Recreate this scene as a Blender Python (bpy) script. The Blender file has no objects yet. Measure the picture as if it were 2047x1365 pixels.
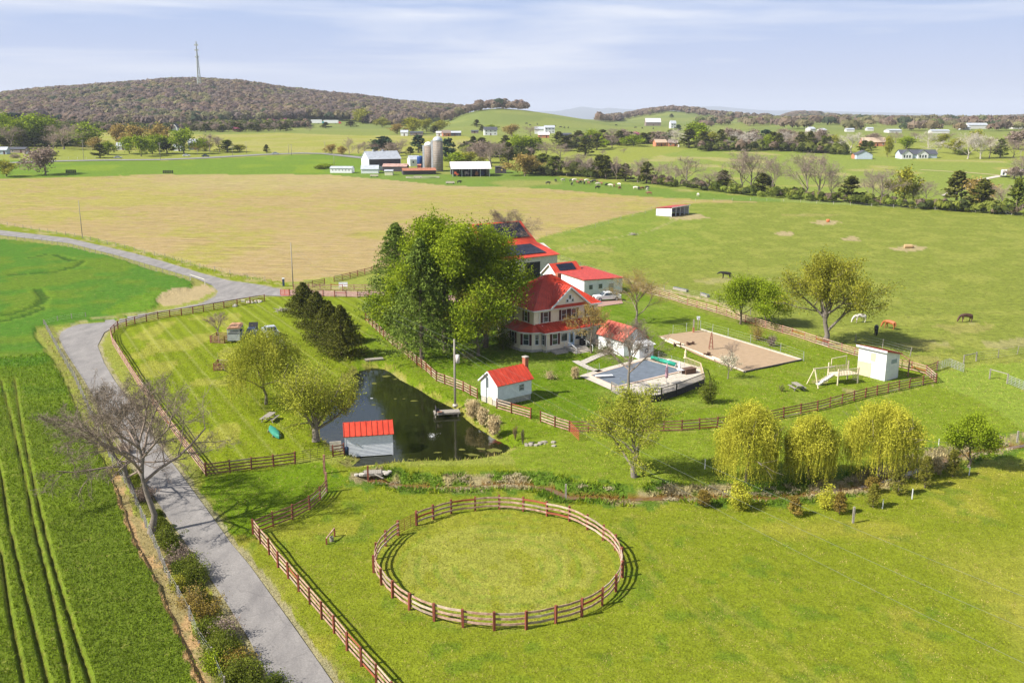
import bpy, bmesh, math, random
import numpy as np
from math import radians as R, sin, cos, tan, atan, pi, hypot
from mathutils import Vector, Matrix

S = bpy.context.scene
COL = S.collection
# ------------------------------------------------------------------ camera
F, H0 = 1850.0, 34.0
PITCH = math.atan(444.5 / F)
cam_d = bpy.data.cameras.new('camera'); cam = bpy.data.objects.new('camera', cam_d); COL.objects.link(cam)
cam_d.sensor_width = 36; cam_d.lens = F / 2047 * 36
cam_d.clip_start = 0.5; cam_d.clip_end = 60000
cam.location = (0, 0, H0); cam.rotation_euler = (pi / 2 - PITCH, 0, 0)
S.camera = cam
# ------------------------------------------------------------------ world
SUN_EL, SUN_AZ = 41.5, (-0.94, -0.34)
w = bpy.data.worlds.new("World"); S.world = w; w.use_nodes = True
nt = w.node_tree; nt.nodes.clear()
def wn(t): return nt.nodes.new(t)
out = wn('ShaderNodeOutputWorld'); bg = wn('ShaderNodeBackground'); sky = wn('ShaderNodeTexSky')
sky.sky_type = 'NISHITA'; sky.sun_disc = False; sky.sun_elevation = R(SUN_EL)
sky.sun_rotation = math.atan2(SUN_AZ[0], SUN_AZ[1]) % (2 * pi)
sky.air_density = 1.0; sky.dust_density = 0.6; sky.ozone_density = 2.0; sky.altitude = 300
bg.inputs[1].default_value = 0.05
tc = wn('ShaderNodeTexCoord'); mp = wn('ShaderNodeMapping'); mp.inputs['Scale'].default_value = (1.2, 1.2, 13)
mp.inputs['Rotation'].default_value = (0, R(3), 0); mp.inputs['Location'].default_value = (0.35, 0, 0.3)
nz = wn('ShaderNodeTexNoise'); nz.inputs['Scale'].default_value = 1.7; nz.inputs['Detail'].default_value = 7
nz.inputs['Roughness'].default_value = 0.52; nz.inputs['Distortion'].default_value = 0.35
cr = wn('ShaderNodeValToRGB'); cr.color_ramp.elements[0].position = 0.48; cr.color_ramp.elements[1].position = 0.66
cr.color_ramp.elements[1].color = (0.92, 0.92, 0.92, 1)
mx = wn('ShaderNodeMixRGB'); mx.inputs[2].default_value = (11.0, 11.2, 11.9, 1)
sp = wn('ShaderNodeSeparateXYZ'); mr = wn('ShaderNodeMapRange')
mr.inputs[1].default_value = 0.005; mr.inputs[2].default_value = 0.06
mul = wn('ShaderNodeMath'); mul.operation = 'MULTIPLY'
L = nt.links.new
L(tc.outputs['Generated'], mp.inputs[0]); L(mp.outputs[0], nz.inputs[0]); L(nz.outputs[0], cr.inputs[0])
L(tc.outputs['Generated'], sp.inputs[0]); L(sp.outputs[2], mr.inputs[0]); L(cr.outputs[0], mul.inputs[0]); L(mr.outputs[0], mul.inputs[1])
low = wn('ShaderNodeMapRange'); low.inputs[1].default_value = 0.0; low.inputs[2].default_value = 0.12
grad = wn('ShaderNodeMixRGB'); grad.inputs[1].default_value = (7.4, 7.95, 10.2, 1); grad.inputs[2].default_value = (4.5, 6.1, 9.7, 1)
hi = wn('ShaderNodeMapRange'); hi.inputs[1].default_value = 0.14; hi.inputs[2].default_value = 0.60
fin = wn('ShaderNodeMixRGB')
L(sp.outputs[2], low.inputs[0]); L(low.outputs[0], grad.inputs[0]); L(sp.outputs[2], hi.inputs[0]); L(hi.outputs[0], fin.inputs[0]); L(grad.outputs[0], fin.inputs[1]); L(sky.outputs[0], fin.inputs[2])
L(fin.outputs[0], mx.inputs[1]); L(mul.outputs[0], mx.inputs[0]); L(mx.outputs[0], bg.inputs[0]); L(bg.outputs[0], out.inputs[0])
# ------------------------------------------------------------------ sun
sd = bpy.data.lights.new('sun', 'SUN'); sun = bpy.data.objects.new('sun', sd); COL.objects.link(sun)
sd.energy = 5.0; sd.angle = R(0.53); sd.color = (1.0, 0.95, 0.86)
_sv = Vector((SUN_AZ[0] * cos(R(SUN_EL)), SUN_AZ[1] * cos(R(SUN_EL)), sin(R(SUN_EL))))
sun.rotation_euler = _sv.to_track_quat('Z', 'Y').to_euler(); sun.location = (0, 0, 100)
S.view_settings.view_transform = 'Standard'; S.view_settings.look = 'None'
S.view_settings.exposure = 0.85; S.view_settings.gamma = 1; S.view_settings.use_curve_mapping = False
S.render.engine = 'CYCLES'
S.cycles.max_bounces = 5; S.cycles.diffuse_bounces = 2; S.cycles.glossy_bounces = 2; S.cycles.transmission_bounces = 3
S.cycles.transparent_max_bounces = 6; S.cycles.volume_bounces = 0
KX = 1.62
HAZE = 0.00008
def sRGB(r, g, b, k=1.0):
    f = lambda c: (c / 255 / 12.92) if c < 10.3 else ((c / 255 + .055) / 1.055) ** 2.4
    return tuple(min(.9, f(c) / KX * k) for c in (r, g, b))

# ------------------------------------------------------------------ terrain model
SP, CP = sin(PITCH), cos(PITCH)
def prof(pts): return np.array([p[0] for p in pts], float), np.array([p[1] for p in pts], float)
def azel(px, py):   # direction of a picture point as azimuth tangent and elevation tangent
    u = (px - 1023.5) / F; v = (py - 682.5) / F
    dx, dy, dz = u, CP - v * SP, -SP - v * CP
    return math.atan2(dx, dy), dz / hypot(dx, dy)
def layer(pts, d0, d1, dz=0):
    a = [azel(*p) for p in pts]
    return np.array([q[0] for q in a]), np.array([q[1] * d1 + H0 + dz for q in a]), d0, d1
LAYERS = [
 layer([(-1500, 222), (-700, 212), (0, 202), (60, 194), (120, 190), (250, 180), (350, 172), (400, 172), (480, 176), (560, 188), (650, 198), (720, 204), (800, 215), (870, 221), (960, 227), (1100, 233), (1160, 239), (1230, 248)], 1180, 2100),
 layer([(780, 262), (850, 262), (890, 243), (930, 228), (960, 220), (1000, 217), (1050, 221), (1100, 228), (1150, 236), (1200, 244), (1260, 250)], 1020, 1500),
 layer([(1150, 248), (1200, 243), (1240, 238), (1280, 230), (1340, 222), (1380, 225), (1450, 233), (1550, 240), (1650, 245)], 1700, 2500),
 layer([(1520, 243), (1560, 236), (1600, 229), (1640, 231), (1680, 234), (1750, 237), (1900, 240), (2300, 242)], 2600, 3600),
 layer([(1800, 243), (1880, 240), (1960, 236), (2047, 231), (2400, 222), (3200, 215)], 4200, 5600),
]
BX = np.array([0, 330, 400, 460, 520, 580, 640, 700, 780, 880, 1000, 1200, 1500, 2200, 3200, 9000, 20000], float)
BZ = np.array([0, 0, .3, 1.4, 3.2, 5.4, 7.8, 10.1, 13.3, 16.8, 20.0, 23.6, 27.2, 28.5, 28.5, 26, 26], float)
def sstep(t): t = np.clip(t, 0, 1); return t * t * (3 - 2 * t)
def hb(x, y):
    x = np.asarray(x, float); y = np.asarray(y, float)
    D = np.hypot(x, y); a = np.arctan2(x, y)
    z = np.interp(D, BX, BZ)
    for az, cz, d0, d1 in LAYERS:
        c = np.interp(a, az, cz); edge = sstep((a - az[0]) / .03 + .0) * sstep((az[-1] - a) / .03)
        c = np.maximum(c - z, 0) * edge
        t = sstep((D - d0) / (d1 - d0)) * (1 - .5 * sstep((D - d1 - 200) / 1500))
        z = z + c * t
    return z
TS = np.geomspace(28, 12000, 5000)
def at(px, py, dz=0.0):
    u = (px - 1023.5) / F; v = (py - 682.5) / F
    d = np.array([u, CP - v * SP, -SP - v * CP])
    P = TS[:, None] * d[None, :]
    g = P[:, 2] + H0 - hb(P[:, 0], P[:, 1]) - dz
    k = int(np.argmax(g < 0)) if (g < 0).any() else len(TS) - 1
    if k:
        a, b = g[k - 1], g[k]; f = a / (a - b + 1e-9); p = P[k - 1] * (1 - f) + P[k] * f
    else: p = P[0]
    return Vector((p[0], p[1], p[2] + H0))
def pz(px, py, z):    # picture point on a level plane z
    u = (px - 1023.5) / F; v = (py - 682.5) / F
    d = (u, CP - v * SP, -SP - v * CP); t = (z - H0) / d[2]
    return Vector((d[0] * t, d[1] * t, z))
def toimg(x, y, z):
    z = z - H0; zc = y * CP - z * SP; yc = -y * SP - z * CP
    zc = np.where(zc < 1, 1, zc)
    return 1023.5 + F * x / zc, 682.5 + F * yc / zc, zc > 1.5
def inpoly(px, py, poly):
    xs = [p[0] for p in poly]; ys = [p[1] for p in poly]
    m = (px > min(xs)) & (px < max(xs)) & (py > min(ys)) & (py < max(ys))
    idx = np.nonzero(m)[0]; X = px[idx]; Y = py[idx]; c = np.zeros(len(idx), bool)
    n = len(poly); j = n - 1
    for i in range(n):
        xi, yi = poly[i]; xj, yj = poly[j]
        if yi != yj:
            c ^= ((yi > Y) != (yj > Y)) & (X < (xj - xi) * (Y - yi) / (yj - yi) + xi)
        j = i
    r = np.zeros(len(px), bool); r[idx] = c
    return r
def vnoise(x, y, s, seed=0):     # smooth value noise in numpy
    rg = np.random.RandomState(seed); T = rg.rand(256, 256)
    X = x * s; Y = y * s; i = np.floor(X).astype(int); j = np.floor(Y).astype(int); fx = X - i; fy = Y - j
    fx = fx * fx * (3 - 2 * fx); fy = fy * fy * (3 - 2 * fy); g = lambda a, b: T[a % 256, b % 256]
    return (g(i, j) * (1 - fx) + g(i + 1, j) * fx) * (1 - fy) + (g(i, j + 1) * (1 - fx) + g(i + 1, j + 1) * fx) * fy

# ------------------------------------------------------------------ outlines measured on the ground
ROAD = [(558, 1400), (497, 1275), (453, 1205), (408, 1137), (341, 1043), (300, 980), (266, 924), (215, 840), (168, 760), (132, 705), (118, 676), (122, 664), (137, 655), (178, 642), (260, 631), (342, 619), (403, 606), (431, 592), (436, 582), (424, 571), (393, 557), (308, 532), (239, 512), (137, 486), (0, 470), (-300, 452),
        (-300, 443), (0, 460), (137, 476), (267, 506), (325, 522), (403, 546), (455, 560), (513, 568), (562, 578), (562, 592), (520, 590), (440, 603), (376, 614), (301, 628), (239, 646), (208, 665), (195, 691), (208, 725), (230, 762), (262, 805), (310, 880), (360, 945), (421, 1028), (460, 1083), (498, 1128), (570, 1228), (642, 1330), (690, 1400)]
CROP = [(-1400, 478), (0, 477), (137, 493), (240, 519), (300, 540), (385, 564), (384, 574), (330, 592), (312, 600), (318, 612), (300, 622), (235, 640), (120, 652), (75, 655), (66, 668), (100, 715), (118, 745), (150, 815), (230, 975), (266, 1083), (319, 1181), (399, 1365), (430, 1450), (-2200, 1450)]
DIRT = [(222, 930), (245, 945), (262, 1010), (300, 1060), (330, 1110), (380, 1230), (425, 1365), (450, 1450), (425, 1450), (395, 1365), (316, 1181), (262, 1083), (228, 975)]
MUD = [(310, 603), (322, 588), (350, 578), (385, 575), (412, 568), (432, 580), (400, 598), (365, 608), (330, 612)]
POND = [(743, 735), (762, 736), (777, 742), (796, 757), (835, 778), (867, 798), (906, 817), (928, 836), (953, 856), (982, 873), (1014, 888), (1021, 897), (1006, 907), (970, 915), (909, 921), (843, 922), (791, 924), (738, 932), (700, 934), (723, 915), (692, 906), (655, 884), (640, 876), (640, 856), (655, 830), (672, 800), (690, 775), (700, 757), (716, 742)]
STUB = [(-1500, 362), (0, 357), (330, 349), (650, 349), (720, 355), (800, 362), (900, 372), (1000, 374), (1100, 378), (1250, 391), (1400, 399), (1540, 404), (1400, 406), (1330, 413), (1250, 431), (1090, 472), (1010, 505), (900, 530), (760, 537), (700, 548), (570, 566), (460, 548), (330, 513), (200, 478), (0, 450), (-1500, 440)]
PEN = [(747, 1143), (762, 1169), (785, 1195), (819, 1220), (868, 1241), (925, 1253), (988, 1259), (1052, 1257), (1111, 1246), (1163, 1231), (1204, 1209), (1231, 1182), (1244, 1154), (1243, 1126), (1230, 1099), (1206, 1079), (1174, 1058), (1138, 1041), (1093, 1031), (1046, 1022), (998, 1018), (950, 1021), (902, 1027), (866, 1038), (833, 1050), (796, 1070), (771, 1091), (752, 1116)]
ARENA = [(1316, 672), (1338, 668), (1400, 660), (1500, 688), (1598, 719), (1485, 743), (1400, 712)]
CREEK = [(742, 950), (800, 962), (870, 966), (935, 965), (1000, 960), (1060, 962), (1100, 968), (1135, 985), (1200, 985), (1250, 990), (1330, 985), (1375, 988), (1450, 985), (1520, 988), (1585, 985), (1650, 975), (1700, 970), (1760, 955), (1815, 938), (1870, 918), (1930, 900), (2060, 880), (2300, 850)]
def dist_line(x, y, pts):
    d = np.full(len(x), 1e9)
    for (ax, ay), (bx, by) in zip(pts[:-1], pts[1:]):
        ux, uy = bx - ax, by - ay; l2 = ux * ux + uy * uy + 1e-9
        t = np.clip(((x - ax) * ux + (y - ay) * uy) / l2, 0, 1)
        d = np.minimum(d, np.hypot(x - ax - t * ux, y - ay - t * uy))
    return d
def wpts(pts, z=0): return [(pz(a, b, z).x, pz(a, b, z).y) for a, b in pts]
PONDW = wpts(POND, -0.55); CREEKW = wpts(CREEK)
def inw(x, y, poly): return inpoly(np.asarray(x, float), np.asarray(y, float), poly)
TRK = [[(2, 760), (25, 850), (48, 950), (70, 1060), (100, 1180), (140, 1365), (160, 1440)], [(28, 760), (45, 860), (68, 970), (98, 1100), (130, 1210), (180, 1365), (205, 1440)],
       [(-60, 900), (-30, 1000), (2, 1110), (20, 1230), (48, 1365), (60, 1440)], [(-20, 850), (2, 950), (20, 1060), (48, 1180), (95, 1365), (110, 1440)]]
TRKW = [wpts(t) for t in TRK]
ARCS = [wpts(t) for t in ([(60, 517), (90, 509), (110, 510), (140, 522), (165, 524), (150, 535), (110, 545), (60, 550), (20, 552)], [(0, 634), (40, 625), (75, 612), (90, 598), (75, 580)], [(0, 645), (50, 633), (85, 618)])]

CG = dict(base=sRGB(160, 168, 84), stub=sRGB(188, 166, 114), dirt=sRGB(206, 172, 128))
def relief(x, y):
    """extra height over the base: pond basin, creek bed, crop, small unevenness"""
    z = np.zeros(len(x)); D = np.hypot(x, y)
    near = D < 260
    xs, ys = x[near], y[near]; zz = np.zeros(len(xs))
    dp = dist_line(xs, ys, PONDW + PONDW[:1]); ip = inw(xs, ys, PONDW)
    sd_ = np.where(ip, -dp, dp)
    zz -= .62 * (1 - sstep((sd_ + .3) / 1.8)) + .5 * (1 - sstep((sd_ + 2.0) / 1.7))
    dc = dist_line(xs, ys, CREEKW)
    zz -= .55 * (1 - sstep((dc - .35) / 1.5))
    px, py, ok = toimg(xs, ys, 0 * xs)
    crop = inpoly(px + 6 * (vnoise(xs, ys, 1.1, 5) - .5), py + 3 * (vnoise(xs, ys, 1.3, 6) - .5), CROP)
    t = np.full(len(xs), 1e9)
    for k in TRKW: t = np.minimum(t, dist_line(xs, ys, k))
    ta = np.full(len(xs), 1e9)
    for k in ARCS: ta = np.minimum(ta, dist_line(xs, ys, k))
    lo = 1 - sstep((t - .08) / .16); lo2 = (1 - sstep((ta - .5) / .9)) * .8
    zz += np.where(crop, .30 * (1 - np.maximum(lo, lo2)) + .10 * (vnoise(xs, ys, 3., 7) - .5), 0)
    zz += .10 * (vnoise(xs, ys, .35, 8) - .5) * np.where((xs < -12) & ip, 0, 1)
    z[near] = zz
    return z
def gt(n, t): return sstep((n - t) / .12 + .5)
def pix(rgb, c, m, a=1.0):
    a = (np.broadcast_to(a, m.shape) * m)[:, None]; rgb[:] = rgb * (1 - a) + np.array(c) * a
def ground_colour(x, y):
    """albedo of the bare ground by what grows there; returns rgb and (rows, mown, tufty) weights"""
    n = len(x); z = hb(x, y)
    jx = .5 * (vnoise(x, y, .9, 11) - .5); jy = .7 * (vnoise(x, y, .9, 12) - .5)
    px, py, ok = toimg(x + jx, y + jy, z)
    px = np.where(ok, px, 1e6)
    D = np.hypot(x, y)
    rgb = np.tile(np.array(CG['base']), (n, 1)); W = np.zeros((n, 3)); W[:, 2] = .6
    ip = lambda p: inpoly(px, py, p)
    nl = vnoise(x, y, .05, 21); nm = vnoise(x, y, .22, 22); nf = vnoise(x, y, .8, 23); nx = vnoise(x, y, .012, 24)
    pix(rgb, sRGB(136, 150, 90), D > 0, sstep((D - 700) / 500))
    pix(rgb, sRGB(148, 158, 94), (D > 900), gt(nx, .55))
    m = ip([(1240, 395), (1240, 330), (1400, 292), (1650, 300), (1800, 318), (2300, 330), (2300, 470), (2047, 432), (1800, 415), (1550, 405), (1400, 398)]); pix(rgb, sRGB(148, 164, 82), m); pix(rgb, sRGB(196, 182, 120), m, .6 * gt(nl, .74))
    m = ip([(180, 262), (420, 270), (560, 266), (700, 271), (930, 272), (975, 290), (930, 312), (700, 306), (560, 306), (480, 302), (350, 302), (200, 303), (120, 290)]); pix(rgb, sRGB(180, 176, 96), m); pix(rgb, sRGB(164, 170, 84), m, .6 * gt(nl, .5))
    m = ip([(-1500, 366), (-1500, 310), (0, 320), (330, 322), (640, 308), (760, 310), (790, 354), (650, 350), (330, 350), (0, 358)]); pix(rgb, sRGB(122, 154, 52), m); pix(rgb, sRGB(150, 172, 50), m, .5 * gt(nl, .72))
    m = ip([(650, 352), (760, 345), (1000, 338), (1100, 352), (1400, 385), (1560, 398), (1560, 406), (1400, 400), (1250, 392), (1100, 379), (1000, 375), (900, 373), (800, 364)]); pix(rgb, sRGB(124, 152, 66), m); pix(rgb, sRGB(176, 170, 110), m, .6 * gt(nl, .78))
    # big pasture on the right
    m = ip([(1395, 405), (1550, 404), (1800, 415), (2100, 430), (4000, 500), (4000, 760), (1950, 725), (1870, 742), (1800, 722), (1640, 690), (1450, 640), (1290, 590), (1220, 560), (1110, 525), (1050, 490), (1090, 472), (1250, 431), (1330, 413)])
    pix(rgb, sRGB(142, 153, 70), m); pix(rgb, sRGB(134, 160, 60), m, .6 * sstep((1540 - px) / 260) * sstep((560 - py) / 90)); pix(rgb, sRGB(176, 178, 98), m, .4 * gt(nm, .62))
    W[m, 2] = 1
    for cx, cy, rx, ry in ((1652, 445, 26, 5), (1568, 467, 20, 4), (1703, 477, 20, 4), (1815, 497, 36, 6), (1375, 434, 40, 6), (1180, 498, 50, 8), (1930, 655, 60, 10), (1845, 720, 40, 8), (1440, 560, 60, 6), (1620, 430, 60, 3), (1900, 760, 24, 9), (1850, 690, 60, 10)):
        q = ((px - cx) / rx) ** 2 + ((py - cy) / ry) ** 2 + 1.2 * (nf - .5); pix(rgb, sRGB(205, 182, 140), (q < 1), .75 if rx < 30 or cx == 1375 or cx == 1815 else .3)
    for ln, wd, a in (([(1110, 520), (1160, 533), (1290, 570), (1440, 606), (1500, 640)], .9, .8), ([(1120, 500), (1200, 480), (1300, 462), (1350, 440)], .35, .5), ([(1450, 572), (1520, 560), (1560, 556)], .3, .4), ([(1880, 770), (1960, 800), (2047, 850), (2200, 900)], 1.6, .55), ([(1990, 690), (2060, 680)], 2.0, .4)):
        pix(rgb, sRGB(205, 185, 138), (dist_line(x, y, wpts(ln)) < wd * (.6 + .8 * nf)), a)
    # stubble
    m = ip(STUB); c1 = np.array(CG['stub']); c2 = np.array(sRGB(180, 174, 86)); f = .85 * sstep((nl * .35 + nm * .30 + nf * .2 + nx * .4 - .56) / .22)[:, None]
    rgb[m] = (c1 * (1 - f) + c2 * f)[m]; W[m, 0] = 1; W[m, 2] = 0
    W[m & (D < 1e9), 1] = 0
    pix(rgb, sRGB(196, 178, 134), m, .5 * sstep((388 - py) / 16) * sstep((px - 150) / 300)); pix(rgb, sRGB(196, 170, 126), m, .6 * sstep((py - 430) / 60) * (1 - gt(nl, .55)))
    # verges by the road
    m = ip([(-1500, 440), (0, 448), (200, 477), (330, 512), (460, 547), (575, 565), (600, 575), (562, 585), (513, 570), (403, 549), (267, 508), (0, 461), (-1500, 455)]); pix(rgb, sRGB(142, 156, 40), m); pix(rgb, sRGB(190, 176, 120), m, .7 * gt(nf, .62))
    m = ip([(-300, 445), (0, 462), (137, 478), (400, 556), (440, 585), (395, 575), (300, 542), (137, 496), (-300, 478)]); pix(rgb, sRGB(160, 160, 96), m)
    # lawns
    m = ip([(205, 668), (236, 650), (450, 612), (530, 590), (600, 588), (780, 590), (780, 690), (700, 760), (640, 880), (680, 905), (600, 925), (412, 950), (300, 800), (222, 670)]); pix(rgb, sRGB(138, 154, 34), m); W[m, 1] = 1; pix(rgb, sRGB(192, 184, 104), m & (nm > .55) & (px < 480), .5); W[m, 2] = .2
    yard = ip([(735, 648), (735, 600), (800, 585), (1060, 545), (1110, 525), (1240, 565), (1290, 590), (1450, 640), (1640, 690), (1870, 745), (1870, 768), (1700, 805), (1540, 842), (1400, 860), (1140, 862), (1060, 836), (1000, 815), (940, 795), (860, 750)])
    pix(rgb, sRGB(112, 142, 24), yard); pix(rgb, sRGB(136, 156, 44), yard, .8 * sstep((px - 1260) / 160)); W[yard, 2] = .5; W[yard, 1] = .35
    pix(rgb, sRGB(150, 164, 84), yard, .4 * gt(nm, .7))
    m = ip([(700, 742), (735, 650), (860, 752), (940, 797), (1000, 818), (1060, 838), (1140, 864), (1060, 900), (1000, 880), (930, 830), (780, 735)]); pix(rgb, sRGB(126, 150, 32), m)
    low = ip([(1140, 864), (1400, 862), (1540, 844), (1700, 807), (1870, 770), (1960, 800), (2200, 900), (2200, 920), (1900, 915), (1700, 975), (1400, 985), (1130, 985), (1040, 955), (1020, 900), (1060, 880)]); pix(rgb, sRGB(138, 157, 50), low)
    m = ip([(1870, 745), (1960, 730), (2400, 700), (2400, 900), (2047, 860), (1960, 800), (1870, 770)]); pix(rgb, sRGB(150, 170, 72), m)
    fore = (py > 930) & (py < 5000) & (px > 400) & (px < 9000) & (D < 105) & ~low; 
    pix(rgb, sRGB(142, 154, 46), fore); pix(rgb, sRGB(172, 168, 74), fore, .65 * gt(nm * .5 + nl * .5, .56)); pix(rgb, sRGB(108, 138, 44), fore, .6 * gt(nf * .6 + nm * .4, .70)); W[fore, 2] = .35; pix(rgb, sRGB(176, 172, 84), fore, .5 * gt(nl, .56) * sstep((py - 1040) / 120))
    for ln in ([(1180, 1060), (1300, 1150), (1480, 1290), (1600, 1400)], [(1230, 1050), (1350, 1140), (1540, 1280), (1680, 1400)], [(1000, 985), (1250, 1030), (1500, 1060), (1750, 1060), (2047, 985)]): pix(rgb, sRGB(172, 170, 84), fore & (dist_line(x, y, wpts(ln)) < .35), .4 * gt(nf, .45))
    m = ip([(390, 1010), (412, 950), (650, 925), (700, 960), (660, 990), (500, 1075), (440, 1060)]); pix(rgb, sRGB(118, 146, 28), m)
    m = ip(PEN); pix(rgb, sRGB(158, 162, 62), m)
    q = np.hypot(x + 1.1, (y - 66.3)); pix(rgb, sRGB(176, 178, 96), m & (q < 7.6) & (nf > .35), .55 ); pix(rgb, sRGB(126, 154, 54), m & (np.sin(q * 4.2) > .6) & (nm > .4), .45)
    # crop and dirt strip
    m = ip(CROP); pix(rgb, sRGB(112, 132, 46), m); pix(rgb, sRGB(90, 137, 42), m, sstep((860 - py) / 200)); pix(rgb, sRGB(120, 142, 40), m, .6 * gt(nl * .5 + nm * .5, .55)); W[m, 2] = .45; W[m, 0] = 0
    for k in ARCS: pix(rgb, sRGB(58, 92, 26), m & (dist_line(x, y, k) < .8), .75); pix(rgb, sRGB(118, 150, 40), m & (dist_line(x, y, k) > .8) & (dist_line(x, y, k) < 2.0), .5)
    t = np.full(n, 1e9)
    for k in TRKW: t = np.minimum(t, dist_line(x, y, k))
    pix(rgb, sRGB(120, 140, 44), m & (t < .75) & (nf > .3), .6); pix(rgb, sRGB(100, 90, 50), m & (t < .12), .6)
    pix(rgb, sRGB(120, 156, 34), m & (dist_line(x, y, wpts([(330, 590), (300, 600), (250, 625)])) < 4), .6)
    for p, c in ((DIRT, (208, 170, 124)), (MUD, (200, 178, 136))):
        m = ip(p); pix(rgb, sRGB(*c), m, .9); W[m] = 0
    dp = dist_line(x, y, PONDW + PONDW[:1]); inp = inw(x, y, PONDW)
    near = D < 200
    pix(rgb, sRGB(176, 166, 100), near & (dp < .9) & (nf > .42), .7); pix(rgb, sRGB(60, 58, 24), inp & (dp > .5)); W[near & (dp < 1.2)] = 0
    dc = dist_line(x, y, CREEKW); m = near & (dc < 2.6 * (.5 + nf))
    pix(rgb, sRGB(96, 130, 50), m, .8); pix(rgb, sRGB(186, 168, 128), near & (dc < 2.1), .85 * gt(nm * .6 + .5 * nf, .55)); pix(rgb, sRGB(140, 106, 50), near & (dc < .5)); W[m] = 0
    rd = dist_line(x, y, ROADW + ROADW[:1]); m = near & (rd < .55 + .5 * (nf - .5)); pix(rgb, sRGB(186, 174, 142), m, .75)
    m = near & (rd < 1.1) & (rd > .55) & (nf > .5); pix(rgb, sRGB(170, 170, 90), m, .5)
    wr = (D < 350); 
    fl = dist_line(x, y, wpts([(88, 650), (150, 760), (232, 930), (300, 1050), (340, 1160), (400, 1250), (460, 1365)]))
    m = near & (fl < 1.2) & ~ip(CROP); pix(rgb, sRGB(150, 146, 96), m, .7 * gt(nf, .35))
    for cx, cy, r_ in ((935, 712, 1.2), (1640, 763, 1.), (1698, 783, 1.1), (1715, 745, .9)):
        p = pz(cx, cy, 0); pix(rgb, sRGB(190, 172, 126), np.hypot(x - p.x, y - p.y) < r_ * (.5 + nf), .6)
    rgb[:, 2] *= np.where(W[:, 0] > .5, .90, np.where(rgb[:, 0] > rgb[:, 1] * 1.04, 1., .72))
    return rgb, W
ROADW = wpts(ROAD)

# ------------------------------------------------------------------ materials
MATS = {}
def nodes(m):
    m.use_nodes = True; t = m.node_tree; t.nodes.clear(); return t, t.nodes.new, t.links.new
def mat(name, rgb, rough=.8, var=.18, scale=2.5, metal=0, bump=0, spec=.3, stretch=(1, 1, 1), c2=None, alpha=None, tr=0):
    if name in MATS: return MATS[name]
    m = bpy.data.materials.new(name); t, N, Lk = nodes(m)
    o = N('ShaderNodeOutputMaterial'); b = N('ShaderNodeBsdfPrincipled'); Lk(b.outputs[0], o.inputs[0])
    b.inputs['Roughness'].default_value = rough; b.inputs['Metallic'].default_value = metal
    b.inputs['Specular IOR Level'].default_value = spec
    g = N('ShaderNodeNewGeometry'); mp = N('ShaderNodeMapping'); mp.inputs['Scale'].default_value = stretch
    n = N('ShaderNodeTexNoise'); n.inputs['Scale'].default_value = scale; n.inputs['Detail'].default_value = 6; n.inputs['Roughness'].default_value = .65
    Lk(g.outputs['Position'], mp.inputs[0]); Lk(mp.outputs[0], n.inputs[0])
    r = N('ShaderNodeValToRGB'); e = r.color_ramp.elements; e[0].position = .32; e[1].position = .68
    c2 = c2 or tuple(min(.95, c * (1 + var)) for c in rgb); c1 = tuple(c * (1 - var) for c in rgb) if not c2 or var else rgb
    e[0].color = (*c1, 1); e[1].color = (*c2, 1)
    Lk(n.outputs[0], r.inputs[0]); Lk(r.outputs[0], b.inputs['Base Color'])
    if bump:
        bp = N('ShaderNodeBump'); bp.inputs['Strength'].default_value = bump; bp.inputs['Distance'].default_value = .05
        Lk(n.outputs[0], bp.inputs['Height']); Lk(bp.outputs[0], b.inputs['Normal'])
    MATS[name] = m; return m
def leafmat(name, a, b, tr=.28, rough=.6):
    if name in MATS: return MATS[name]
    m = bpy.data.materials.new(name); t, N, Lk = nodes(m)
    o = N('ShaderNodeOutputMaterial'); d = N('ShaderNodeBsdfDiffuse'); tl = N('ShaderNodeBsdfTranslucent'); mx = N('ShaderNodeMixShader')
    g = N('ShaderNodeNewGeometry'); r = N('ShaderNodeValToRGB'); r.color_ramp.elements[0].color = (*a, 1); r.color_ramp.elements[1].color = (*b, 1)
    n = N('ShaderNodeTexNoise'); n.inputs['Scale'].default_value = .45; n.inputs['Detail'].default_value = 2
    ad = N('ShaderNodeMath'); ad.operation = 'MULTIPLY_ADD'; ad.inputs[1].default_value = .55
    sb = N('ShaderNodeMath'); sb.operation = 'MULTIPLY_ADD'; sb.inputs[1].default_value = 1.5; sb.inputs[2].default_value = -.5
    Lk(g.outputs['Position'], n.inputs[0]); Lk(n.outputs[0], sb.inputs[0]); Lk(g.outputs['Random Per Island'], ad.inputs[0]); Lk(sb.outputs[0], ad.inputs[2]); Lk(ad.outputs[0], r.inputs[0])
    Lk(r.outputs[0], d.inputs[0]); Lk(r.outputs[0], tl.inputs[0]); mx.inputs[0].default_value = tr
    Lk(d.outputs[0], mx.inputs[1]); Lk(tl.outputs[0], mx.inputs[2]); Lk(mx.outputs[0], o.inputs[0])
    MATS[name] = m; return m
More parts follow.
